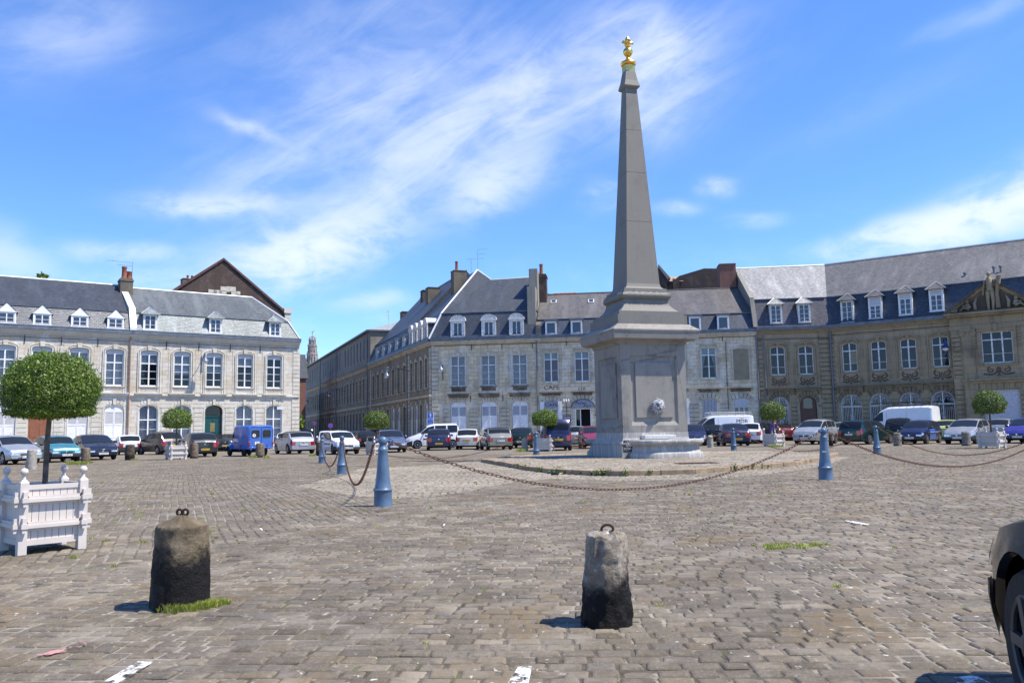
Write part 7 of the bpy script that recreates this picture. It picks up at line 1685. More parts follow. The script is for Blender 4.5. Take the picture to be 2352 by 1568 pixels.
RIM = plain('alloy_rim', (.45,.46,.47), .35, .8, .1, 8)
RIMD = plain('dark_steel_rim', (.06,.06,.06), .5, .5, .1)
LENS = plain('headlamp_lens', (.62,.65,.68), .08, .55, .25, 12, coat=1)
RED = plain('red_tail_lens', (.38,.008,.008), .15, 0, .3, 10, coat=1)
ORG = plain('orange_lens', (.55,.16,.02), .2, 0, .2, 10)
CHR = plain('chrome', (.7,.7,.72), .12, 1.0, .05)
PLW = plain('white_plate', (.72,.72,.70), .4); PLY = plain('yellow_plate', (.62,.42,.03), .4); PLT_B = plain('plate_blue', (.02,.06,.4), .4)
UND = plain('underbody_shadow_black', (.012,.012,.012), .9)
TYPES = {
 'hatch': dict(L=3.82, W=1.65, H=1.42, top=[(0,.60),(.10,.70),(.95,.93),(1.72,1.35),(2.3,1.42),(3.05,1.39),(3.30,1.31),(3.74,.98),(3.82,.86)], c=(.95,1.72,3.18,3.74), w=(.72,3.12), win=[(1.02,2.15),(2.22,3.12)], belt=(.90,.98)),
 'hatch90': dict(L=3.72, W=1.60, H=1.39, top=[(0,.62),(.06,.70),(1.0,.90),(1.62,1.32),(2.2,1.39),(3.05,1.36),(3.22,1.28),(3.62,.92),(3.72,.84)], c=(1.0,1.62,3.12,3.62), w=(.68,3.05), win=[(1.06,2.2),(2.27,3.1)], belt=(.87,.93)),
 'mini': dict(L=3.66, W=1.69, H=1.41, top=[(0,.66),(.07,.80),(.95,.96),(1.42,1.34),(1.9,1.41),(2.9,1.38),(3.12,1.33),(3.42,1.0),(3.60,.93),(3.66,.80)], c=(.95,1.42,3.05,3.42), w=(.66,3.13), win=[(1.02,2.0),(2.05,2.95)], belt=(.93,.98)),
 'sedan': dict(L=4.35, W=1.69, H=1.41, top=[(0,.60),(.10,.69),(1.15,.92),(1.9,1.35),(2.5,1.41),(3.1,1.36),(3.70,1.0),(4.25,.96),(4.35,.85)], c=(1.15,1.9,3.1,3.70), w=(.80,3.40), win=[(1.22,2.3),(2.37,3.35)], belt=(.90,.96)),
 'coupe': dict(L=4.35, W=1.75, H=1.42, top=[(0,.58),(.14,.72),(.95,.92),(2.0,1.37),(2.5,1.42),(3.0,1.38),(3.75,1.05),(4.25,.98),(4.35,.85)], c=(.95,2.0,3.05,3.72), w=(.85,3.46), win=[(1.05,2.5),(2.56,3.4)], belt=(.92,.98)),
 'mpv': dict(L=3.80, W=1.70, H=1.58, top=[(0,.68),(.08,.80),(.80,1.05),(1.55,1.50),(2.2,1.58),(3.2,1.54),(3.45,1.46),(3.72,1.02),(3.80,.9)], c=(.80,1.55,3.32,3.72), w=(.72,3.18), win=[(.9,1.95),(2.02,2.75),(2.8,3.3)], belt=(.98,1.06)),
 'estate': dict(L=4.2, W=1.70, H=1.46, top=[(0,.62),(.08,.70),(1.05,.93),(1.75,1.38),(2.3,1.45),(3.7,1.44),(3.9,1.38),(4.12,.95),(4.2,.86)], c=(1.05,1.75,3.8,4.12), w=(.78,3.30), win=[(1.12,2.2),(2.27,3.1),(3.16,3.8)], belt=(.91,.96)),
 'kangoo': dict(tum=.6, L=4.0, W=1.67, H=1.82, top=[(0,.66),(.12,.82),(.92,1.08),(1.50,1.66),(2.0,1.80),(3.6,1.82),(3.86,1.77),(3.97,1.02),(4.0,.9)], c=(.92,1.50,3.82,3.97), w=(.75,3.35), win=[(1.0,2.0),(2.07,2.9),(3.0,3.75)], belt=(1.05,1.08)),
 'van': dict(tum=.3, L=4.75, W=1.90, H=2.05, top=[(0,.75),(.12,.98),(.62,1.22),(1.30,1.90),(1.8,2.05),(4.4,2.07),(4.66,2.0),(4.73,1.1),(4.75,.95)], c=(.62,1.30,4.62,4.73), w=(.85,3.9), win=[(.75,1.75)], belt=(1.20,1.22)),
 'bigvan': dict(tum=.3, L=5.2, W=1.98, H=2.45, top=[(0,.8),(.15,1.02),(.70,1.30),(1.50,2.15),(2.1,2.43),(4.9,2.46),(5.12,2.40),(5.18,1.2),(5.2,1.0)], c=(.70,1.50,5.1,5.18), w=(.9,4.2), win=[(.85,1.75)], belt=(1.30,1.32)),
}
class Loft:
    def __init__(s, T, R=.30):
        s.T = T; s.L, s.W, s.H = T['L'], T['W'], T['H']; s.sx = [p[0] for p in T['top']]; s.sz = [p[1] for p in T['top']]; s.R = R+.055; s.wr = R
    def top(s, x):
        h = .10; return sum(np.interp([x-h, x-h/2, x, x+h/2, x+h], s.sx, s.sz))/5 if h < x < s.L-h else float(np.interp(x, s.sx, s.sz))
    def hw(s, x):
        e = min(x, s.L-x); return s.W/2*(1-.16*max(0, 1-e/.55)**2.2)
    def zb(s, x):
        z = .22+.06*max(0, 1-x/.4)+.06*max(0, 1-(s.L-x)/.4)
        for c in s.T['w']:
            d = abs(x-c)
            if d < s.R: z = max(z, s.wr+math.sqrt(s.R**2-d*d)*1.0)
        return z
    def rows(s, x):
        zt = s.top(x); zb = s.zb(x); w = s.hw(x); b0, b1 = s.T['belt']; c = s.T['c']
        belt = min(zt-.03, b0+(b1-b0)*(x-c[0])/(c[3]-c[0])); cab = max(0, zt-belt-.03)
        a = .22; z1 = a+(belt-a)*.36; z2 = a+(belt-a)*.74
        wt = w-.07-.20*min(cab, .5)*s.T.get('tum', 1)-.03*max(0, cab-.5); z4 = belt+(zt-belt)*(.88 if cab > .1 else .7); wt = wt if cab > .02 else w-.10
        f = .012
        return [(w-.035, zb), (w, max(z1, zb+.012)), (w-.006, max(z2, zb+.03)), (w-.045, max(belt, zb+.05)), (wt, max(z4, zb+.06)), (wt-.16, zt-.004), (0.0, zt+.02)]
    def P(s, x, t, side=1):
        r = s.rows(x); k = min(5, int(t)); f = t-k; y = r[k][0]+(r[k+1][0]-r[k][0])*f; z = r[k][1]+(r[k+1][1]-r[k][1])*f
        return Vector((s.L/2-x, y*side, z))
    def capP(s, rear, t, u):                          # u from -1 to 1 across the end face
        x = s.L if rear else 0; p = s.P(x, t); b = .07*(1-u*u)*(1 if not rear else .8)*(1-.3*abs(t-1.5)/4.5)
        return Vector((p.x+(-b if rear else b), p.y*u, p.z))
    def stations(s):
        v = set(np.round(np.linspace(0, s.L, 26), 3))|set(s.sx)
        for c in s.T['w']: v |= {round(c+d, 3) for d in np.linspace(-s.R-.002, s.R+.002, 11)}
        return sorted(x for x in v if 0 <= x <= s.L)
    def body(s):
        q = MB(); st = s.stations(); ts = [0, .5, 1, 1.5, 2, 2.5, 3, 3.5, 4, 4.5, 5, 5.5, 6]; m = len(ts)
        for side in (1, -1):
            b = len(q.v)
            for x in st: q.v += [tuple(s.P(x, t, side)) for t in ts]
            for i in range(len(st)-1):
                for j in range(m-1):
                    a = b+i*m+j; f = (a, a+m, a+m+1, a+1); q.f.append(f if side < 0 else f[::-1])
        for rear in (0, 1):
            b = len(q.v); us = np.linspace(-1, 1, 9)
            for t in ts: q.v += [tuple(s.capP(rear, t, u)) for u in us]
            for i in range(m-1):
                for j in range(8):
                    a = b+i*9+j; f = (a, a+1, a+10, a+9); q.f.append(f if rear else f[::-1])
        return q
    def patch(s, q, x0, x1, t0, t1, off=.006, side=1, n=8, m=4, slant=0):
        b = len(q.v); e = .01
        for i in range(n+1):
            for j in range(m+1):
                t = t0+(t1-t0)*j/m; x = x0+(x1-x0)*i/n+slant*(j/m)*(1-i/n if slant > 0 else i/n); x = min(max(x, 0.001), s.L-.001)
                p = s.P(x, t, side); dx = s.P(min(x+e, s.L), t, side)-s.P(max(x-e, 0), t, side); dt = s.P(x, min(t+.05, 6), side)-s.P(x, max(t-.05, 0), side)
                nn = dx.cross(dt); nn = nn.normalized() if nn.length > 1e-9 else Vector((0, 0, 1))
                if nn.y*side < -.01 or (abs(nn.y) <= .01 and nn.z < 0): nn = -nn
                if t > 5.9: nn = Vector((nn.x, 0, nn.z))
                q.v.append(tuple(p+nn*off))
        for i in range(n):
            for j in range(m): a = b+i*(m+1)+j; f = (a, a+m+1, a+m+2, a+1); q.f.append(f if side < 0 else f[::-1])
        return q
    def cap(s, q, rear, t0, t1, u0, u1, off=.006, n=6, m=3):
        b = len(q.v)
        for i in range(m+1):
            for j in range(n+1): p = s.capP(rear, t0+(t1-t0)*i/m, u0+(u1-u0)*j/n); p.x += -off if rear else off; q.v.append(tuple(p))
        for i in range(m):
            for j in range(n): a = b+i*(n+1)+j; f = (a, a+1, a+n+2, a+n+1); q.f.append(f if rear else f[::-1])
        return q
def wheel(par, x, y, R, side, rim=RIM, spokes=5, w=.19, nm='wheel'):
    q = MB(); q.lathe([(R*.62,-w/2), (R*.93,-w/2), (R*.99,-w*.36), (R,-w*.2), (R,w*.2), (R*.99,w*.36), (R*.93,w/2), (R*.66,w/2), (R*.62,w*.30)], 28, (0, 0, 0), 'y')
    o = q.build(nm, TYRE, par, 40, (x, y, R))
    q = MB(); yo = side*w*.30; q.lathe([(R*.60,-.02), (R*.66,.0), (R*.66,.045 if side > 0 else -.045)], 24, (0, yo, 0), 'y') if False else None
    for k in range(spokes):
        a = 2*math.pi*k/spokes; d = Vector((math.cos(a), 0, math.sin(a))); t = Vector((-math.sin(a), 0, math.cos(a)))
        q.obox(d*R*.36+Vector((0, yo+side*.03, 0)), d*R*.28, t*R*.075, Vector((0, .012, 0)))
    q.lathe([(.01,-.01), (R*.16,-.01), (R*.16,.02 if side > 0 else .0), (.01,.03)], 14, (0, yo+side*.03, 0), 'y')
    q.tube([(math.cos(a)*R*.64, yo+side*.028, math.sin(a)*R*.64) for a in np.linspace(0, 2*math.pi, 25)[:-1]], R*.045, 6, True)
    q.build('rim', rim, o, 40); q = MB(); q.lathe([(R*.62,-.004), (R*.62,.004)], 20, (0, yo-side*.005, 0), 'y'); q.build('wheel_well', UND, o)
    return o
def mirror(par, L, side, m):
    x = L.L/2-L.T['c'][0]-.28; y = (L.hw(L.T['c'][0])+.06)*side; z = L.T['belt'][0]+.07; q = MB()
    q.lathe([(.02,-.09), (.065,-.07), (.075,0), (.065,.07), (.02,.09)], 10, (0, 0, 0), 'y'); q.v = [(a*.8, b, c) for a, b, c in q.v]
    return q.build('wing_mirror', m, par, 60, (x, y, z))
def car(name, typ, col, label, at=None, end='r', head=90, plate=None, rear_plate='y', bumper=None, roof=None, rim=RIM, extra=None, group='cars parked around the square', cat='car', R=.30, door_col=None, wagonwin=True, noside=False, dz=0, loc=None):
    T = TYPES[typ]; Lf = Loft(T, R); o = empty(name); tag(o, label, cat, group)
    h = Vector((math.cos(rad(head)), math.sin(rad(head)))); nrm = Vector((-h.y, h.x))
    if loc is None:
        p = G(*at); p = Vector((p.x, p.y))
        if end == 'r': c = p+h*Lf.L/2
        elif end == 'f': c = p-h*Lf.L/2
        else:
            s_ = 1 if nrm.y > 0 else -1; c = p+nrm*s_*Lf.W/2
    else: c = Vector(loc)
    o.location = (c.x, c.y, dz); o.rotation_euler = (0, 0, rad(head))
    body = Lf.body().build('body', col, o, 32)
    c0, c1, c2, c3 = T['c']
    if roof:
        q = MB()
        for s_ in (1, -1): Lf.patch(q, c1, c2, 4.3, 6, .008, s_, 12, 5)
        q.build('roof', roof, o, 30)
    q = MB()
    for s_ in (1, -1): Lf.patch(q, c0+.07, c1-.03, 4.25, 6, .007, s_)
    q.build('windscreen', CG, o, 30)
    if typ not in ('van', 'bigvan'):
        q = MB()
        for s_ in (1, -1): Lf.patch(q, c2+.05, c3-.03, 4.3, 6, .007, s_)
        q.build('rear_window', CG, o, 30)
    for s_ in (1, -1):
        for (a, b) in T['win']: Lf.patch(MB(), a, b, 3.12, 3.94, .005, s_, 10, 2).build('side_window', CG, o, 30)
    bm_ = bumper or col
    q = MB()
    for s_ in (1, -1): Lf.patch(q, 0, T['w'][0]-Lf.R-.02, .0, 1.5, .018, s_, 6, 4)
    Lf.cap(q, 0, 0, 1.5, -1, 1, .03, 10, 5); q.build('front_bumper', bm_, o, 30)
    q = MB()
    for s_ in (1, -1): Lf.patch(q, T['w'][1]+Lf.R+.02, Lf.L, .0, 1.5, .018, s_, 6, 4)
    Lf.cap(q, 1, 0, 1.5, -1, 1, .03, 10, 5); q.build('rear_bumper', bm_, o, 30)
    for s_ in (1, -1):
        q = MB(); Lf.patch(q, 0.0, .16, 1.8, 2.7, .014, s_, 4, 3); Lf.cap(q, 0, 1.8, 2.7, .58*s_, 1.0*s_, .014, 5, 3); q.build('headlight', LENS, o, 50)
        tl0, tl1 = (1.45, 2.9) if typ in ('hatch', 'mini', 'coupe', 'sedan', 'hatch90') else (1.5, 3.4)
        q = MB(); Lf.patch(q, Lf.L-.13, Lf.L, tl0, min(tl1, 3), .014, s_, 4, 3); Lf.cap(q, 1, tl0, min(tl1, 3), .70*s_ if typ != 'sedan' else .64*s_, 1.0*s_, .014, 5, 3); q.build('tail_light', RED, o, 50)
    q = MB(); Lf.cap(q, 0, 1.75, 2.45, -.42, .42, .016, 6, 2); Lf.cap(q, 0, .35, .9, -.6, .6, .035, 6, 2); q.build('grille', PLAS, o)
    q = MB(); pf = Lf.capP(0, 2.1, 0); q.lathe([(.01,-.006), (.05,-.004), (.05,.008), (.01,.012)], 12, (0, 0, 0), 'x'); em = q.build('badge', CHR, o, 60, (pf.x+.02, 0, pf.z+.01))
    pr_ = Lf.capP(1, 2.35, 0); q = MB(); q.lathe([(.01,-.012), (.045,-.008), (.045,.004), (.01,.006)], 12, (0, 0, 0), 'x'); q.build('badge', CHR, o, 60, (pr_.x-.012, 0, pr_.z))
    # plates
    for rear in (0, 1):
        t_ = (1.15 if not rear else (1.75 if typ in ('mini', 'hatch90', 'kangoo', 'estate', 'mpv', 'coupe') else 1.0)); p = Lf.capP(rear, t_, 0); s_ = -1 if rear else 1; xx = p.x+s_*.045
        q = MB(); q.box(min(xx, xx+s_*.008), max(xx, xx+s_*.008), -.26, .26, p.z-.055, p.z+.055); pm = (PLY if rear_plate == 'y' else PLW) if rear else PLW
        pl = q.build('number_plate', pm, o); q = MB(); q.box(min(xx, xx+s_*.010), max(xx, xx+s_*.010), *((.22, .258) if rear else (-.258, -.22)), p.z-.053, p.z+.053); q.build('plate_band', PLT_B, pl)
        if plate and ((end == 'r') == bool(rear)):
            M = Matrix.Translation((xx+s_*.0095, 0, p.z)) @ Matrix.Rotation(-math.pi/2 if rear else math.pi/2, 4, 'Z') @ Matrix.Rotation(math.pi/2, 4, 'X')
            text('plate_lettering', plate, .088, BLK, pl, M, .0006, sx=.95)
    for k, cx in enumerate(T['w']):
        for s_ in (1, -1): wheel(o, Lf.L/2-cx, s_*(Lf.W/2-.115), R, s_, rim)
    if typ != 'blunt':
        for s_ in (1, -1): mirror(o, Lf, s_, PLAS if bumper else col)
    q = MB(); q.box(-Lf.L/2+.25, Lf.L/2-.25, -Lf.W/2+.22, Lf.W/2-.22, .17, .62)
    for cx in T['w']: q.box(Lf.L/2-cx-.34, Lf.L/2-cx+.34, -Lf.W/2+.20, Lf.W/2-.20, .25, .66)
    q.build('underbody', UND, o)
    q = MB(); seams = [T['w'][0]+Lf.R+.10]+[a for a, b in T['win'][1:2]]+[T['win'][min(1, len(T['win'])-1)][1]-.15]
    for s_ in (1, -1):
        for x in seams: Lf.patch(q, x, x+.014, .25, 2.98, .003, s_, 1, 8)
        if bumper: Lf.patch(q, T['w'][0]+Lf.R+.06, T['w'][1]-Lf.R-.06, 1.45, 1.75, .012, s_, 10, 1)
        for x in seams[1:]: p = Lf.P(x-.16, 2.6, s_); q.obox(p+Vector((0, s_*.015, 0)), (.07, 0, 0), (0, .012, 0), (0, 0, .013))
    Lf.cap(q, 1, 2.92, 2.96, -.8, .8, .008, 4, 1)
    q.build('door_gaps_and_trim', PLAS, o)
    if typ not in ('van', 'bigvan', 'sedan', 'coupe'):
        a = Lf.P(c3-.06, 6)+Vector((-.02, .05, .02)); b = Lf.P(c3-.22, 5.2)+Vector((-.03, .2, .03)); q = MB(); q.tube([a, b], .010, 5); q.build('rear_wiper', PLAS, o)
    q = MB(); a = Lf.P(c0+.06, 5.4)+Vector((0, 0, .02)); b = Lf.P(c0+.12, 4.9, -1)+Vector((0, 0, .025)); c_ = Lf.P(c0+.1, 5.4, -1)+Vector((0, 0, .025)); q.tube([a, c_], .009, 5).tube([c_, b], .009, 5); q.build('windscreen_wipers', PLAS, o)
    if typ in ('van', 'bigvan'):
        q = MB()
        for s_ in (1, -1): Lf.patch(q, 2.0, 2.015, .3, 3.8, .004, s_, 1, 6); Lf.patch(q, 3.4, 3.415, .3, 3.8, .004, s_, 1, 6); Lf.patch(q, 2.0, Lf.L-.1, 2.95, 2.99, .004, s_, 8, 1)
        q.build('panel_seams', PLAS, o)
    if typ not in ('van', 'bigvan', 'kangoo'):
        q = MB(); a = Lf.P(c1+.15, 6); q.tube([a, a+Vector((-.12, 0, .16))], .006, 5); q.build('aerial', PLAS, o)
    if extra: extra(o, Lf)
    return o
def rack(n=6, h=.14, m=None):
    def f(o, Lf):
        q = MB(); z = Lf.H+.10; a, b = Lf.L/2-1.5, -Lf.L/2+.2; w = Lf.W/2-.18
        for s in (-1, 1):
            for dz in (0, h): q.tube([(a,s*w,z+dz), (b,s*w,z+dz)], .018, 6)
        for k in range(n+1):
            x = a+(b-a)*k/n; q.tube([(x,-w,z), (x,w,z)], .015, 6)
            for s in (-1, 1): q.tube([(x,s*w,z-.12), (x,s*w,z+h)], .015, 6)
        q.build('roof_rack', m or CHR, o)
    return f
def mob(o, Lf):
    rack(5, .12, plain('grey_rack', (.3,.32,.33), .5, .4))(o, Lf)
    # lettering on the side that faces the camera
    for sd_ in (1,):
        p = Lf.P(3.75, 3.5, sd_); M = Matrix.Translation((p.x, p.y+sd_*.05, p.z)) @ (Matrix.Rotation(math.pi, 4, 'Z') if sd_ > 0 else Matrix.Identity(4)) @ Matrix.Rotation(math.pi/2, 4, 'X')
        text('side_lettering', 'MOB', .36, plain('navy_lettering', (.02,.03,.10), .5), o, M, .003, sx=1.1)
        q = MB(); q.prism_xz([(p.x-.22, p.z+.19), (p.x+.22, p.z+.19), (p.x+.1, p.z+.26), (p.x-.1, p.z+.26)], p.y+.012, p.y+.018); q.build('yellow_mark', plain('yellow_mark', (.7,.5,.05), .5), o)
PS = paintm('silver_paint', (.50,.50,.49), .55); PT = paintm('teal_paint', (.06,.27,.33), .3); PN = paintm('midnight_blue_paint', (.012,.017,.04), .2); PWh = paintm('white_car_paint', (.78,.78,.80))
PK = paintm('black_car_paint', (.005,.005,.006), 0, .2, .08); PGy = paintm('anthracite_paint', (.035,.038,.042), .4); PBv = paintm('bright_blue_paint', (.05,.14,.47), 0, .4, .3)
PGo = paintm('pale_gold_paint', (.34,.33,.28), .5); PSb = paintm('blue_silver_paint', (.46,.48,.53), .4); PMb = paintm('slate_blue_paint', (.10,.125,.19), .5); PY = paintm('postal_yellow_paint', (.50,.36,.05)); PR = paintm('red_paint', (.20,.010,.015), 0)
PGn = paintm('dark_green_paint', (.006,.03,.028), .3); PPu = paintm('violet_blue_paint', (.05,.05,.30), .2); PLg = paintm('lime_paint', (.45,.52,.18)); PDb = paintm('dark_blue_paint', (.015,.022,.075), .3); PGs = paintm('grey_silver_paint', (.36,.37,.38), .5); PSe = paintm('sage_green_paint', (.28,.38,.33), .3); PBr = paintm('grey_brown_paint', (.07,.06,.055), .4)
GR = 'cars parked around the square'
car('hatchback', 'hatch', PS, 'silver hatchback cut off by the left edge, nose pointing right', (60,1066), 'f', -38, '951 BKZ 62')
car('hatchback', 'hatch90', PT, 'teal hatchback with black bumper beside the nearest tree trunk', (152,1061), 'f', -46, '5112 RC 62', bumper=PLAS, rim=RIMD)
car('coupe', 'coupe', PN, 'glossy dark blue coupe with sloping windscreen behind the brown stone bollard', (236,1056), 'f', -50, '130 BPF 59')
car('hatchback', 'hatch90', PWh, 'small white hatchback seen from behind with yellow plate, left of the grey people carrier', (299,1044), 'r', 122, '482 BMG 62', bumper=PLAS, rim=RIMD)
car('people_carrier', 'mpv', PBr, 'grey-brown people carrier behind the planter in front of the pale house', (397,1043), 'r', 139, rear_plate='y')
car('hatchback', 'hatch', PGy, 'black hatchback with yellow plate seen from behind, left of the blue van', (470,1049), 'r', 123, '8459 WW 59')
car('saloon_car', 'sedan', PGy, 'dark grey saloon mostly hidden between the black hatchback and the blue van', (517,1036), 'r', 110)
car('saloon_car', 'sedan', PS, 'silver saloon roof showing behind the white hatchback and people carrier', (334,1036), 'f', -60)
car('estate_car', 'estate', PWh, 'white car roof showing behind the teal and dark blue cars', (72,1040), 'f', -60)
car('small_car', 'mini', PSb, 'small silver-blue car with black roof seen from behind, right of the blue van', (696,1042), 'r', 122, '3158 VP 62', roof=PK, rear_plate='w')
car('hatchback', 'hatch', PWh, 'white car roof showing between the blue van and the silver mini car', (655,1033), 'r', 95)
car('hatchback', 'hatch90', PWh, 'white hatchback facing right behind the two left blue bollards', (800,1043), 'f', -63, '6608 SW 62', bumper=PLAS, rim=RIMD)
car('estate_car', 'estate', PWh, 'white roof of a car hidden behind the white hatchback', (757,1032), 'f', -75)
car('dark_van', 'kangoo', PK, 'black van with raised roof at the left mouth of the street', (704,1022), 'r', 105)
car('hatchback', 'hatch', PGy, 'dark grey car in the street mouth, nearer the white hatchback', (822,1027), 'r', 108)
car('hatchback', 'hatch', PK, 'black car in the street mouth, close to the yellow van', (843,1029), 'r', 108)
car('postal_van', 'kangoo', PY, 'yellow van half hidden by the planter at the mouth of the street', (862,1023), 'r', 111, cat='van')
car('saloon_car', 'sedan', PMb, 'blue-grey saloon facing the camera behind the nearest blue bollard', (905,1039), 'f', -75, 'AK-137-AZ')
car('delivery_van', 'kangoo', PWh, 'white windowed van standing sideways, nose left, before the shuttered corner house', (998,1029.5), 's', 194, bumper=PLAS, rim=CHR, cat='van')
car('hatchback', 'hatch', PDb, 'dark blue hatchback with yellow plate in front of the white van', (1008,1034), 'r', 95, '2769 VR 62', bumper=None, rim=RIMD)
car('hatchback', 'hatch90', paintm('cream_paint', (.62,.61,.56)), 'cream hatchback seen from behind, left of the gold mini car', (1072,1032), 'r', 88, '5214 RD 62')
car('small_car', 'mini', PGo, 'small pale gold car with black roof seen from behind in front of the shutters', (1150,1033), 'r', 101, '8481 RG 62', roof=PK, rear_plate='w')
car('hatchback', 'hatch', PGn, 'dark green hatchback half hidden behind the gold mini car', (1195,1029), 'r', 82, '2718 VM', rear_plate='w')
car('minivan', 'kangoo', PDb, 'dark blue minivan seen from behind by the cafe planter', (1283,1035), 'r', 92, '6009 XT 62', cat='van')
car('estate_car', 'estate', PGs, 'grey-silver car right of the dark blue minivan, before the cafe poster', (1325,1026), 'r', 92)
car('hatchback', 'hatch', PR, 'red hatchback facing the camera, half hidden by the left side of the pedestal', (1372,1030), 'f', -88)
car('hatchback', 'hatch', PDb, 'dark blue hatchback facing the camera just right of the pedestal', (1596,1024), 'f', -100)
car('hatchback', 'hatch90', PK, 'small black car with red brake light strip in front of the white lettered van', (1636,1020), 'r', 75)
car('delivery_van', 'van', PWh, 'white lettered van with roof rack in front of the cafe house', (1664,1018), 's', 182, extra=mob, cat='van')
car('saloon_car', 'sedan', PDb, 'dark saloon seen from behind with yellow plate, behind the blue bollard right of the basin', (1696,1024), 'r', 84, 'CE 547 VH')
car('estate_car', 'estate', PWh, 'white estate car showing between the dark saloon and the black hatchback', (1722,1019), 'r', 72)
car('hatchback', 'hatch', PK, 'black hatchback with high red lamp near the tan quoins', (1731,1016), 'r', 56)
car('hatchback', 'hatch', PR, 'dark red car behind the planter, left of the silver people carrier', (1802,1012), 'r', 80)
car('hatchback', 'hatch', PK, 'dark car behind the planter beside the bending person', (1772,1014), 'r', 78)
car('people_carrier', 'mpv', PS, 'silver people carrier facing left before the brown arched door', (1848,1021), 'f', -131, '8422 YA 62', bumper=None)
car('hatchback', 'hatch', PSe, 'pale green car showing between the silver people carrier and the dark green estate', (1938,1013), 'r', 70)
car('estate_car', 'estate', PGn, 'dark green estate seen from behind, right of the tall blue bollard', (1952,1021), 'r', 39, '9298 SK 62', rear_plate='w')
car('high_roof_van', 'bigvan', PWh, 'tall white van with black roof rack before the arched grilles', (2058,1011), 's', 134, extra=rack(7, .22, IRON), cat='van')
car('hatchback', 'mpv', PK, 'black high-roofed car between the dark green estate and the white van', (2064,1016), 'r', 60)
car('saloon_car', 'hatch90', PDb, 'dark blue car with a bright blue door behind the grey stone bollard', (2090,1020), 'f', -133, '2267 TG 62', bumper=PLAS)
car('hatchback', 'hatch', PLg, 'lime green car mostly hidden behind the silver hatchback at right', (2180,1012), 'r', 66)
car('hatchback', 'hatch', PS, 'silver hatchback with black bumper facing left behind the domed stone bollard', (2200,1020), 'f', -135, '8466 XG 62', bumper=PLAS)
car('hatchback', 'hatch', PGs, 'pale grey car behind the trunk of the far right tree', (2290,1012), 'r', 50)
car('hatchback', 'hatch', PPu, 'violet-blue small car cut off by the right edge', (2338,1018), 'f', -138, '1203 QH 62', bumper=PLAS)
# bright blue door of the dark blue car
dk = [o for o in COL.objects if o.get('label', '').startswith('dark blue car with a bright blue door')][0]; Lf = Loft(TYPES['hatch90']); q = MB(); Lf.patch(q, 1.12, 2.2, .3, 2.95, .008, 1, 8, 5); q.build('blue_door', PBv, dk, 30)
# near black car on the right edge
TYPES['blunt'] = dict(TYPES['hatch'], top=[(0,.62),(.05,.71),(.95,.87)]+TYPES['hatch']['top'][3:])
nc = car('parked_car', 'blunt', PK, 'glossy black car in the right foreground, only its front wing and wheel in view', None, 'f', 76, bumper=plain('grey_bumper_plastic', (.055,.055,.06), .5), rim=plain('shaded_alloy_rim', (.10,.10,.10), .55, .6, .1), group=None, loc=(2.53,2.06), R=.305)  # rim colour darkened to stand in for the shade on the wheel
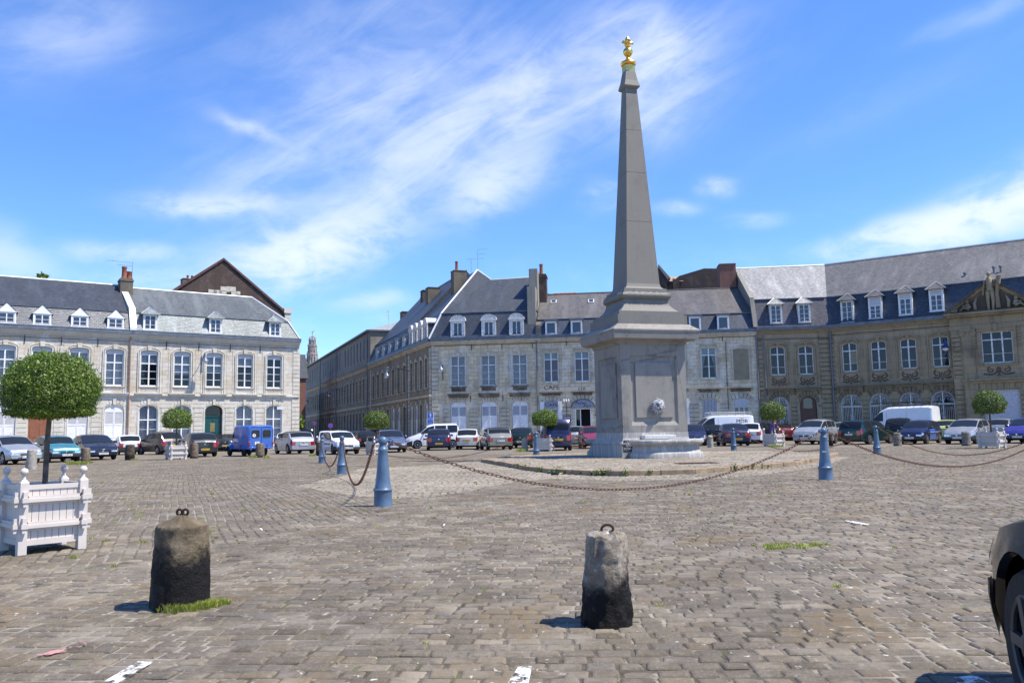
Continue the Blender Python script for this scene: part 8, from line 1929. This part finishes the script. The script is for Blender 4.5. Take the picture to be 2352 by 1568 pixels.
# ---- the old bright blue corrugated van
def old_van():
    o = empty('vintage_van'); tag(o, 'bright blue vintage corrugated van with rounded wings, seen from behind', 'van', GR)
    p = G(599, 1047); h = rad(129); d = Vector((math.cos(h), math.sin(h))); o.location = (p.x+d.x*2.0, p.y+d.y*2.0, 0); o.rotation_euler = (0, 0, h)
    W_, L_ = 1.5, 4.0
    def sect(q, xs):                                   # xs: (x, half width, z bottom, z top, corner radius)
        b = len(q.v); n = 0
        for (x, w, z0, z1, r) in xs:
            pts = [(w, z0)]+[(w-r+r*math.cos(t), z1-r+r*math.sin(t)) for t in np.linspace(0, math.pi/2, 6)]; pts += [(-y, z) for y, z in pts[::-1]]
            n = len(pts); q.v += [(x, y, z) for y, z in pts]
        for i in range(len(xs)-1):
            for j in range(n): q.f.append((b+i*n+j, b+(i+1)*n+j, b+(i+1)*n+(j+1) % n, b+i*n+(j+1) % n))
        q.f.append(tuple(b+j for j in range(n))); q.f.append(tuple(b+(len(xs)-1)*n+j for j in range(n-1, -1, -1)))
    q = MB(); sect(q, [(-1.98,.74,.42,1.72,.16), (-1.9,.76,.42,1.78,.18), (.22,.76,.42,1.78,.18), (.30,.72,.42,1.62,.18)])
    q.build('cargo_box', PBv, o, 40)
    q = MB()                                           # corrugation ribs of the box sides and doors
    for s in (-1, 1):
        for k in range(6): q.tube([(-1.85, s*.757, .52+k*.10), (.15, s*.757, .52+k*.10)], .016, 6)
        q.box(-1.9, .2, s*.757-.012, s*.757+.012, 1.12, 1.14)
    for k in range(9): 
        for s in (-1, 1): q.tube([(-1.985, s*.05, .50+k*.085), (-1.985, s*.68, .50+k*.085)], .014, 6)
    q.build('corrugations', PBv, o, 50)
    q = MB(); q.tube([(-1.97,-.70,.5), (-1.97,-.72,1.5), (-1.97,-.58,1.70), (-1.97,.58,1.70), (-1.97,.72,1.5), (-1.97,.70,.5)], .035, 7); q.build('rear_frame', PBv, o, 50)
    for s in (-1, 1):
        q = MB(); q.box(-2.01, -1.985, min(s*.03, s*.66), max(s*.03, s*.66), .46, 1.62); dr = q.build('rear_door', PBv, o)
        q = MB(); y0, y1 = sorted((s*.11, s*.56)); q.add([(-2.02,*p_) for p_ in [(y0+.06,1.08), (y1-.06,1.08), (y1,1.14), (y1,1.44), (y1-.06,1.5), (y0+.06,1.5), (y0,1.44), (y0,1.14)]], [(7,6,5,4,3,2,1,0)]); q.build('door_window', CG, dr)
        q = MB(); q.tube([(-2.02,*p_) for p_ in [(y0+.06,1.08), (y1-.06,1.08), (y1,1.14), (y1,1.44), (y1-.06,1.5), (y0+.06,1.5), (y0,1.44), (y0,1.14)]], .014, 6, True); q.build('window_rubber', PLAS, dr, 60)
        q = MB(); q.box(-2.03, -1.99, s*.70-.04, s*.70+.04, .62, .80); t_ = q.build('tail_light', RED, o); q = MB(); q.box(-2.032, -1.99, s*.70-.035, s*.70+.035, .80, .86); q.build('indicator', ORG, t_)
        q = MB(); q.box(-2.1, -1.99, s*.40-.04, s*.40+.04, .40, .66) if s < 0 else q.box(-2.1, -1.99, s*.62-.03, s*.62+.03, .36, .56); q.build('bumper_upright', PBv, o)
    q = MB(); q.tube([(-2.07,-.72,.50), (-2.09,-.3,.50), (-2.09,.3,.50), (-2.07,.72,.50)], .022, 7); q.build('rear_bumper', PBv, o, 60)
    q = MB(); q.box(-2.035, -2.02, .10, .38, .66, .84); pl = q.build('number_plate', PLW, o)
    for i, t_ in enumerate(('JA', 'TV')): text('plate_lettering', t_, .085, BLK, pl, Matrix.Translation((-2.037, .24, .79-.08*i)) @ Matrix.Rotation(-math.pi/2, 4, 'Z') @ Matrix.Rotation(math.pi/2, 4, 'X'), .0006)
    q = MB(); q.lathe([(.10,-.003), (.10,.003)], 18, (-2.024, .42, 1.2), 'x'); st = q.build('round_sticker', SW, o); text('sticker_letter', 'A', .16, plain('sticker_red', (.5,.02,.03), .5), st, Matrix.Translation((-2.029, .42, 1.2)) @ Matrix.Rotation(-math.pi/2, 4, 'Z') @ Matrix.Rotation(math.pi/2, 4, 'X'), .0006)
    # cab, bonnet, wings
    q = MB(); sect(q, [(.28,.70,.40,1.56,.22), (.62,.66,.40,1.50,.24), (.82,.62,.40,1.22,.2), (.98,.56,.40,1.0,.16), (1.3,.40,.42,.98,.2), (1.7,.30,.45,.86,.2), (1.92,.20,.5,.70,.09)]); q.build('cab', PBv, o, 45)
    q = MB()
    for s in (-1, 1): 
        q.add([(.34,s*.715,1.05), (.78,s*.655,1.05), (.64,s*.665,1.40), (.34,s*.712,1.44)], [(0,1,2,3) if s < 0 else (3,2,1,0)])
    q.build('side_window', CG, o); q = MB(); q.add([(.86,-.54,1.12), (.86,.54,1.12), (.68,.52,1.44), (.68,-.52,1.44)], [(0,1,2,3)]); q.build('windscreen', CG, o)
    for s in (-1, 1):
        q = MB(); b = 0
        arcp = [(1.30+.46*math.cos(t), .30+.42*math.sin(t)) for t in np.linspace(.05, math.pi-.35, 10)]; b = len(q.v); m = 6
        for (x, z) in arcp:
            for j in range(m): tt = j/(m-1); y = .36+.36*tt; dzz = -.10*(tt-.35)**2*3; q.v.append((x, s*y, z+dzz+.02))
        for i in range(len(arcp)-1):
            for j in range(m-1): a = b+i*m+j; q.f.append((a, a+1, a+m+1, a+m))
        for i in range(len(arcp)-1): a = b+i*m+m-1; q.v += [(arcp[i][0], s*.73, max(.3, arcp[i][1]-.16)), (arcp[i+1][0], s*.73, max(.3, arcp[i+1][1]-.16))]; c_ = len(q.v)-2; q.f.append((a, a+m, c_+1, c_))
        q.build('front_wing', PBv, o, 50); q = MB(); q.lathe([(.01,-.1), (.09,-.06), (.105,.05), (.01,.07)], 14, (1.62, s*.42, .82), 'x'); q.build('headlight', LENS, o, 60)
        wheel(o, 1.30, s*.60, .29, s, RIMD, 5, .14); wheel(o, -1.05, s*.62, .29, s, RIMD, 5, .14)
        q = MB(); q.tube([(-1.05+.36*math.cos(t), s*.765, .29+.36*math.sin(t)) for t in np.linspace(.2, math.pi-.2, 12)], .03, 6); q.build('wheel_arch', PBv, o, 60)
        q = MB(); q.lathe([(.01,-.02), (.07,-.015), (.07,.015), (.01,.02)], 10, (.75, s*.86, 1.15), 'x'); q.tube([(.72, s*.66, 1.05), (.75, s*.84, 1.12)], .01, 5); q.build('wing_mirror', PLAS, o, 60)
    q = MB(); q.box(-1.6, 1.7, -.5, .5, .22, .5); q.build('underbody', UND, o)
    return o
old_van()
# ---- person bending down beside the planter
def person():
    p = G(1772, 1016); Y = 51.5; d = ray(1772, 980); X = d.x/d.y*Y
    o = empty('person', (X, Y, 0), rad(30)); tag(o, 'person with long auburn hair and purple top bending beside the planter at right', 'person')
    J = [(0,0,.92, .13,.11), (.05,0,1.10, .12,.10), (.16,0,1.30, .15,.11), (.22,0,1.40, .06,.06), (.27,0,1.47, .055,.055), (.32,0,1.56, .085,.10),
         (0,.09,.86, .09,.09), (.04,.10,.48, .062,.065), (-.02,.10,.09, .042,.045), (.12,.10,.03, .035,.03), (0,-.09,.86, .09,.09), (.10,-.10,.49, .062,.065), (.0,-.10,.10, .042,.045), (.14,-.10,.03, .035,.03),
         (.19,.17,1.34, .055,.055), (.30,.22,1.08, .04,.04), (.50,.18,1.0, .03,.03), (.58,.17,.98, .022,.03), (.19,-.17,1.34, .055,.055), (.34,-.22,1.10, .04,.04), (.54,-.16,1.06, .03,.03), (.62,-.15,1.05, .022,.03)]
    E_ = [(0,1),(1,2),(2,3),(3,4),(4,5),(0,6),(6,7),(7,8),(8,9),(0,10),(10,11),(11,12),(12,13),(2,14),(14,15),(15,16),(16,17),(2,18),(18,19),(19,20),(20,21)]
    fing = []
    for base, s in ((17, 1), (21, -1)):
        bx, by, bz = J[base][:3]
        for k in range(4): J.append((bx+.035,by+(.012-.009*k),bz-.002*k,.008,.008)); J.append((bx+.072-.006*abs(k-1),by+(.016-.012*k),bz-.02,.006,.006)); E_ += [(base, len(J)-2), (len(J)-2, len(J)-1)]
        J.append((bx+.0,by-.03*s,bz+.0,.009,.009)); J.append((bx+.03,by-.045*s,bz-.01,.007,.007)); E_ += [(base, len(J)-2), (len(J)-2, len(J)-1)]
    me = bpy.data.meshes.new('body'); me.from_pydata([j[:3] for j in J], E_, []); b = bpy.data.objects.new('body', me); COL.objects.link(b); b.parent = o; m = b.modifiers.new('skin', 'SKIN'); m.use_smooth_shade = True
    for i, j in enumerate(J): me.skin_vertices[0].data[i].radius = (j[3], j[4])
    me.skin_vertices[0].data[0].use_root = True
    me.materials.append(plain('skin', (.50,.30,.22), .6))
    s = b.modifiers.new('sub', 'SUBSURF'); s.levels = s.render_levels = 1
    q = MB(); q.lathe([(.165,.82), (.155,.95), (.14,1.05), (.165,1.2), (.19,1.31), (.12,1.40), (.07,1.42)], 16); q.v = [(x*.85+max(0, z-.9)*.42, y*1.05, z) for x, y, z in q.v]; q.build('purple_top', plain('purple_cloth', (.12,.06,.25), .85), o, 60)
    q = MB()
    for s_ in (-1, 1): q.lathe([(.05,.08), (.07,.3), (.08,.5), (.11,.85)], 12, (.02, s_*.09, 0)); q.tube([(.19, s_*.16, 1.36), (.25, s_*.2, 1.2)], [.065,.06], 8)
    q.build('dark_trousers', plain('dark_denim', (.03,.035,.06), .9), o, 60)
    q = MB(); q.lathe([(.02,1.70), (.085,1.67), (.115,1.58), (.11,1.45), (.10,1.30), (.05,1.18)], 12, (.28, 0, 0)); q.v = [(x-.04+(.02 if z > 1.5 else (1.5-z)*-.2), y, z) for x, y, z in q.v]; q.build('auburn_hair', plain('auburn_hair_strands', (.28,.10,.04), .6, 0, .4, 40), o, 60)
    q = MB(); q.tube([(.405,0,1.555), (.425,0,1.535)], [.012,.016], 6); q.build('nose', MATS['skin'], o, 60)
    for s_ in (-1, 1): q = MB(); q.lathe([(.001,-.01), (.011,0), (.001,.01)], 8, (.395, s_*.032, 1.575), 'y'); q.build('eye', DARK, o, 60)
    q = MB(); q.box(.395, .402, -.022, .022, 1.508, 1.516); q.build('mouth', plain('lips', (.4,.12,.1), .5), o)
person()
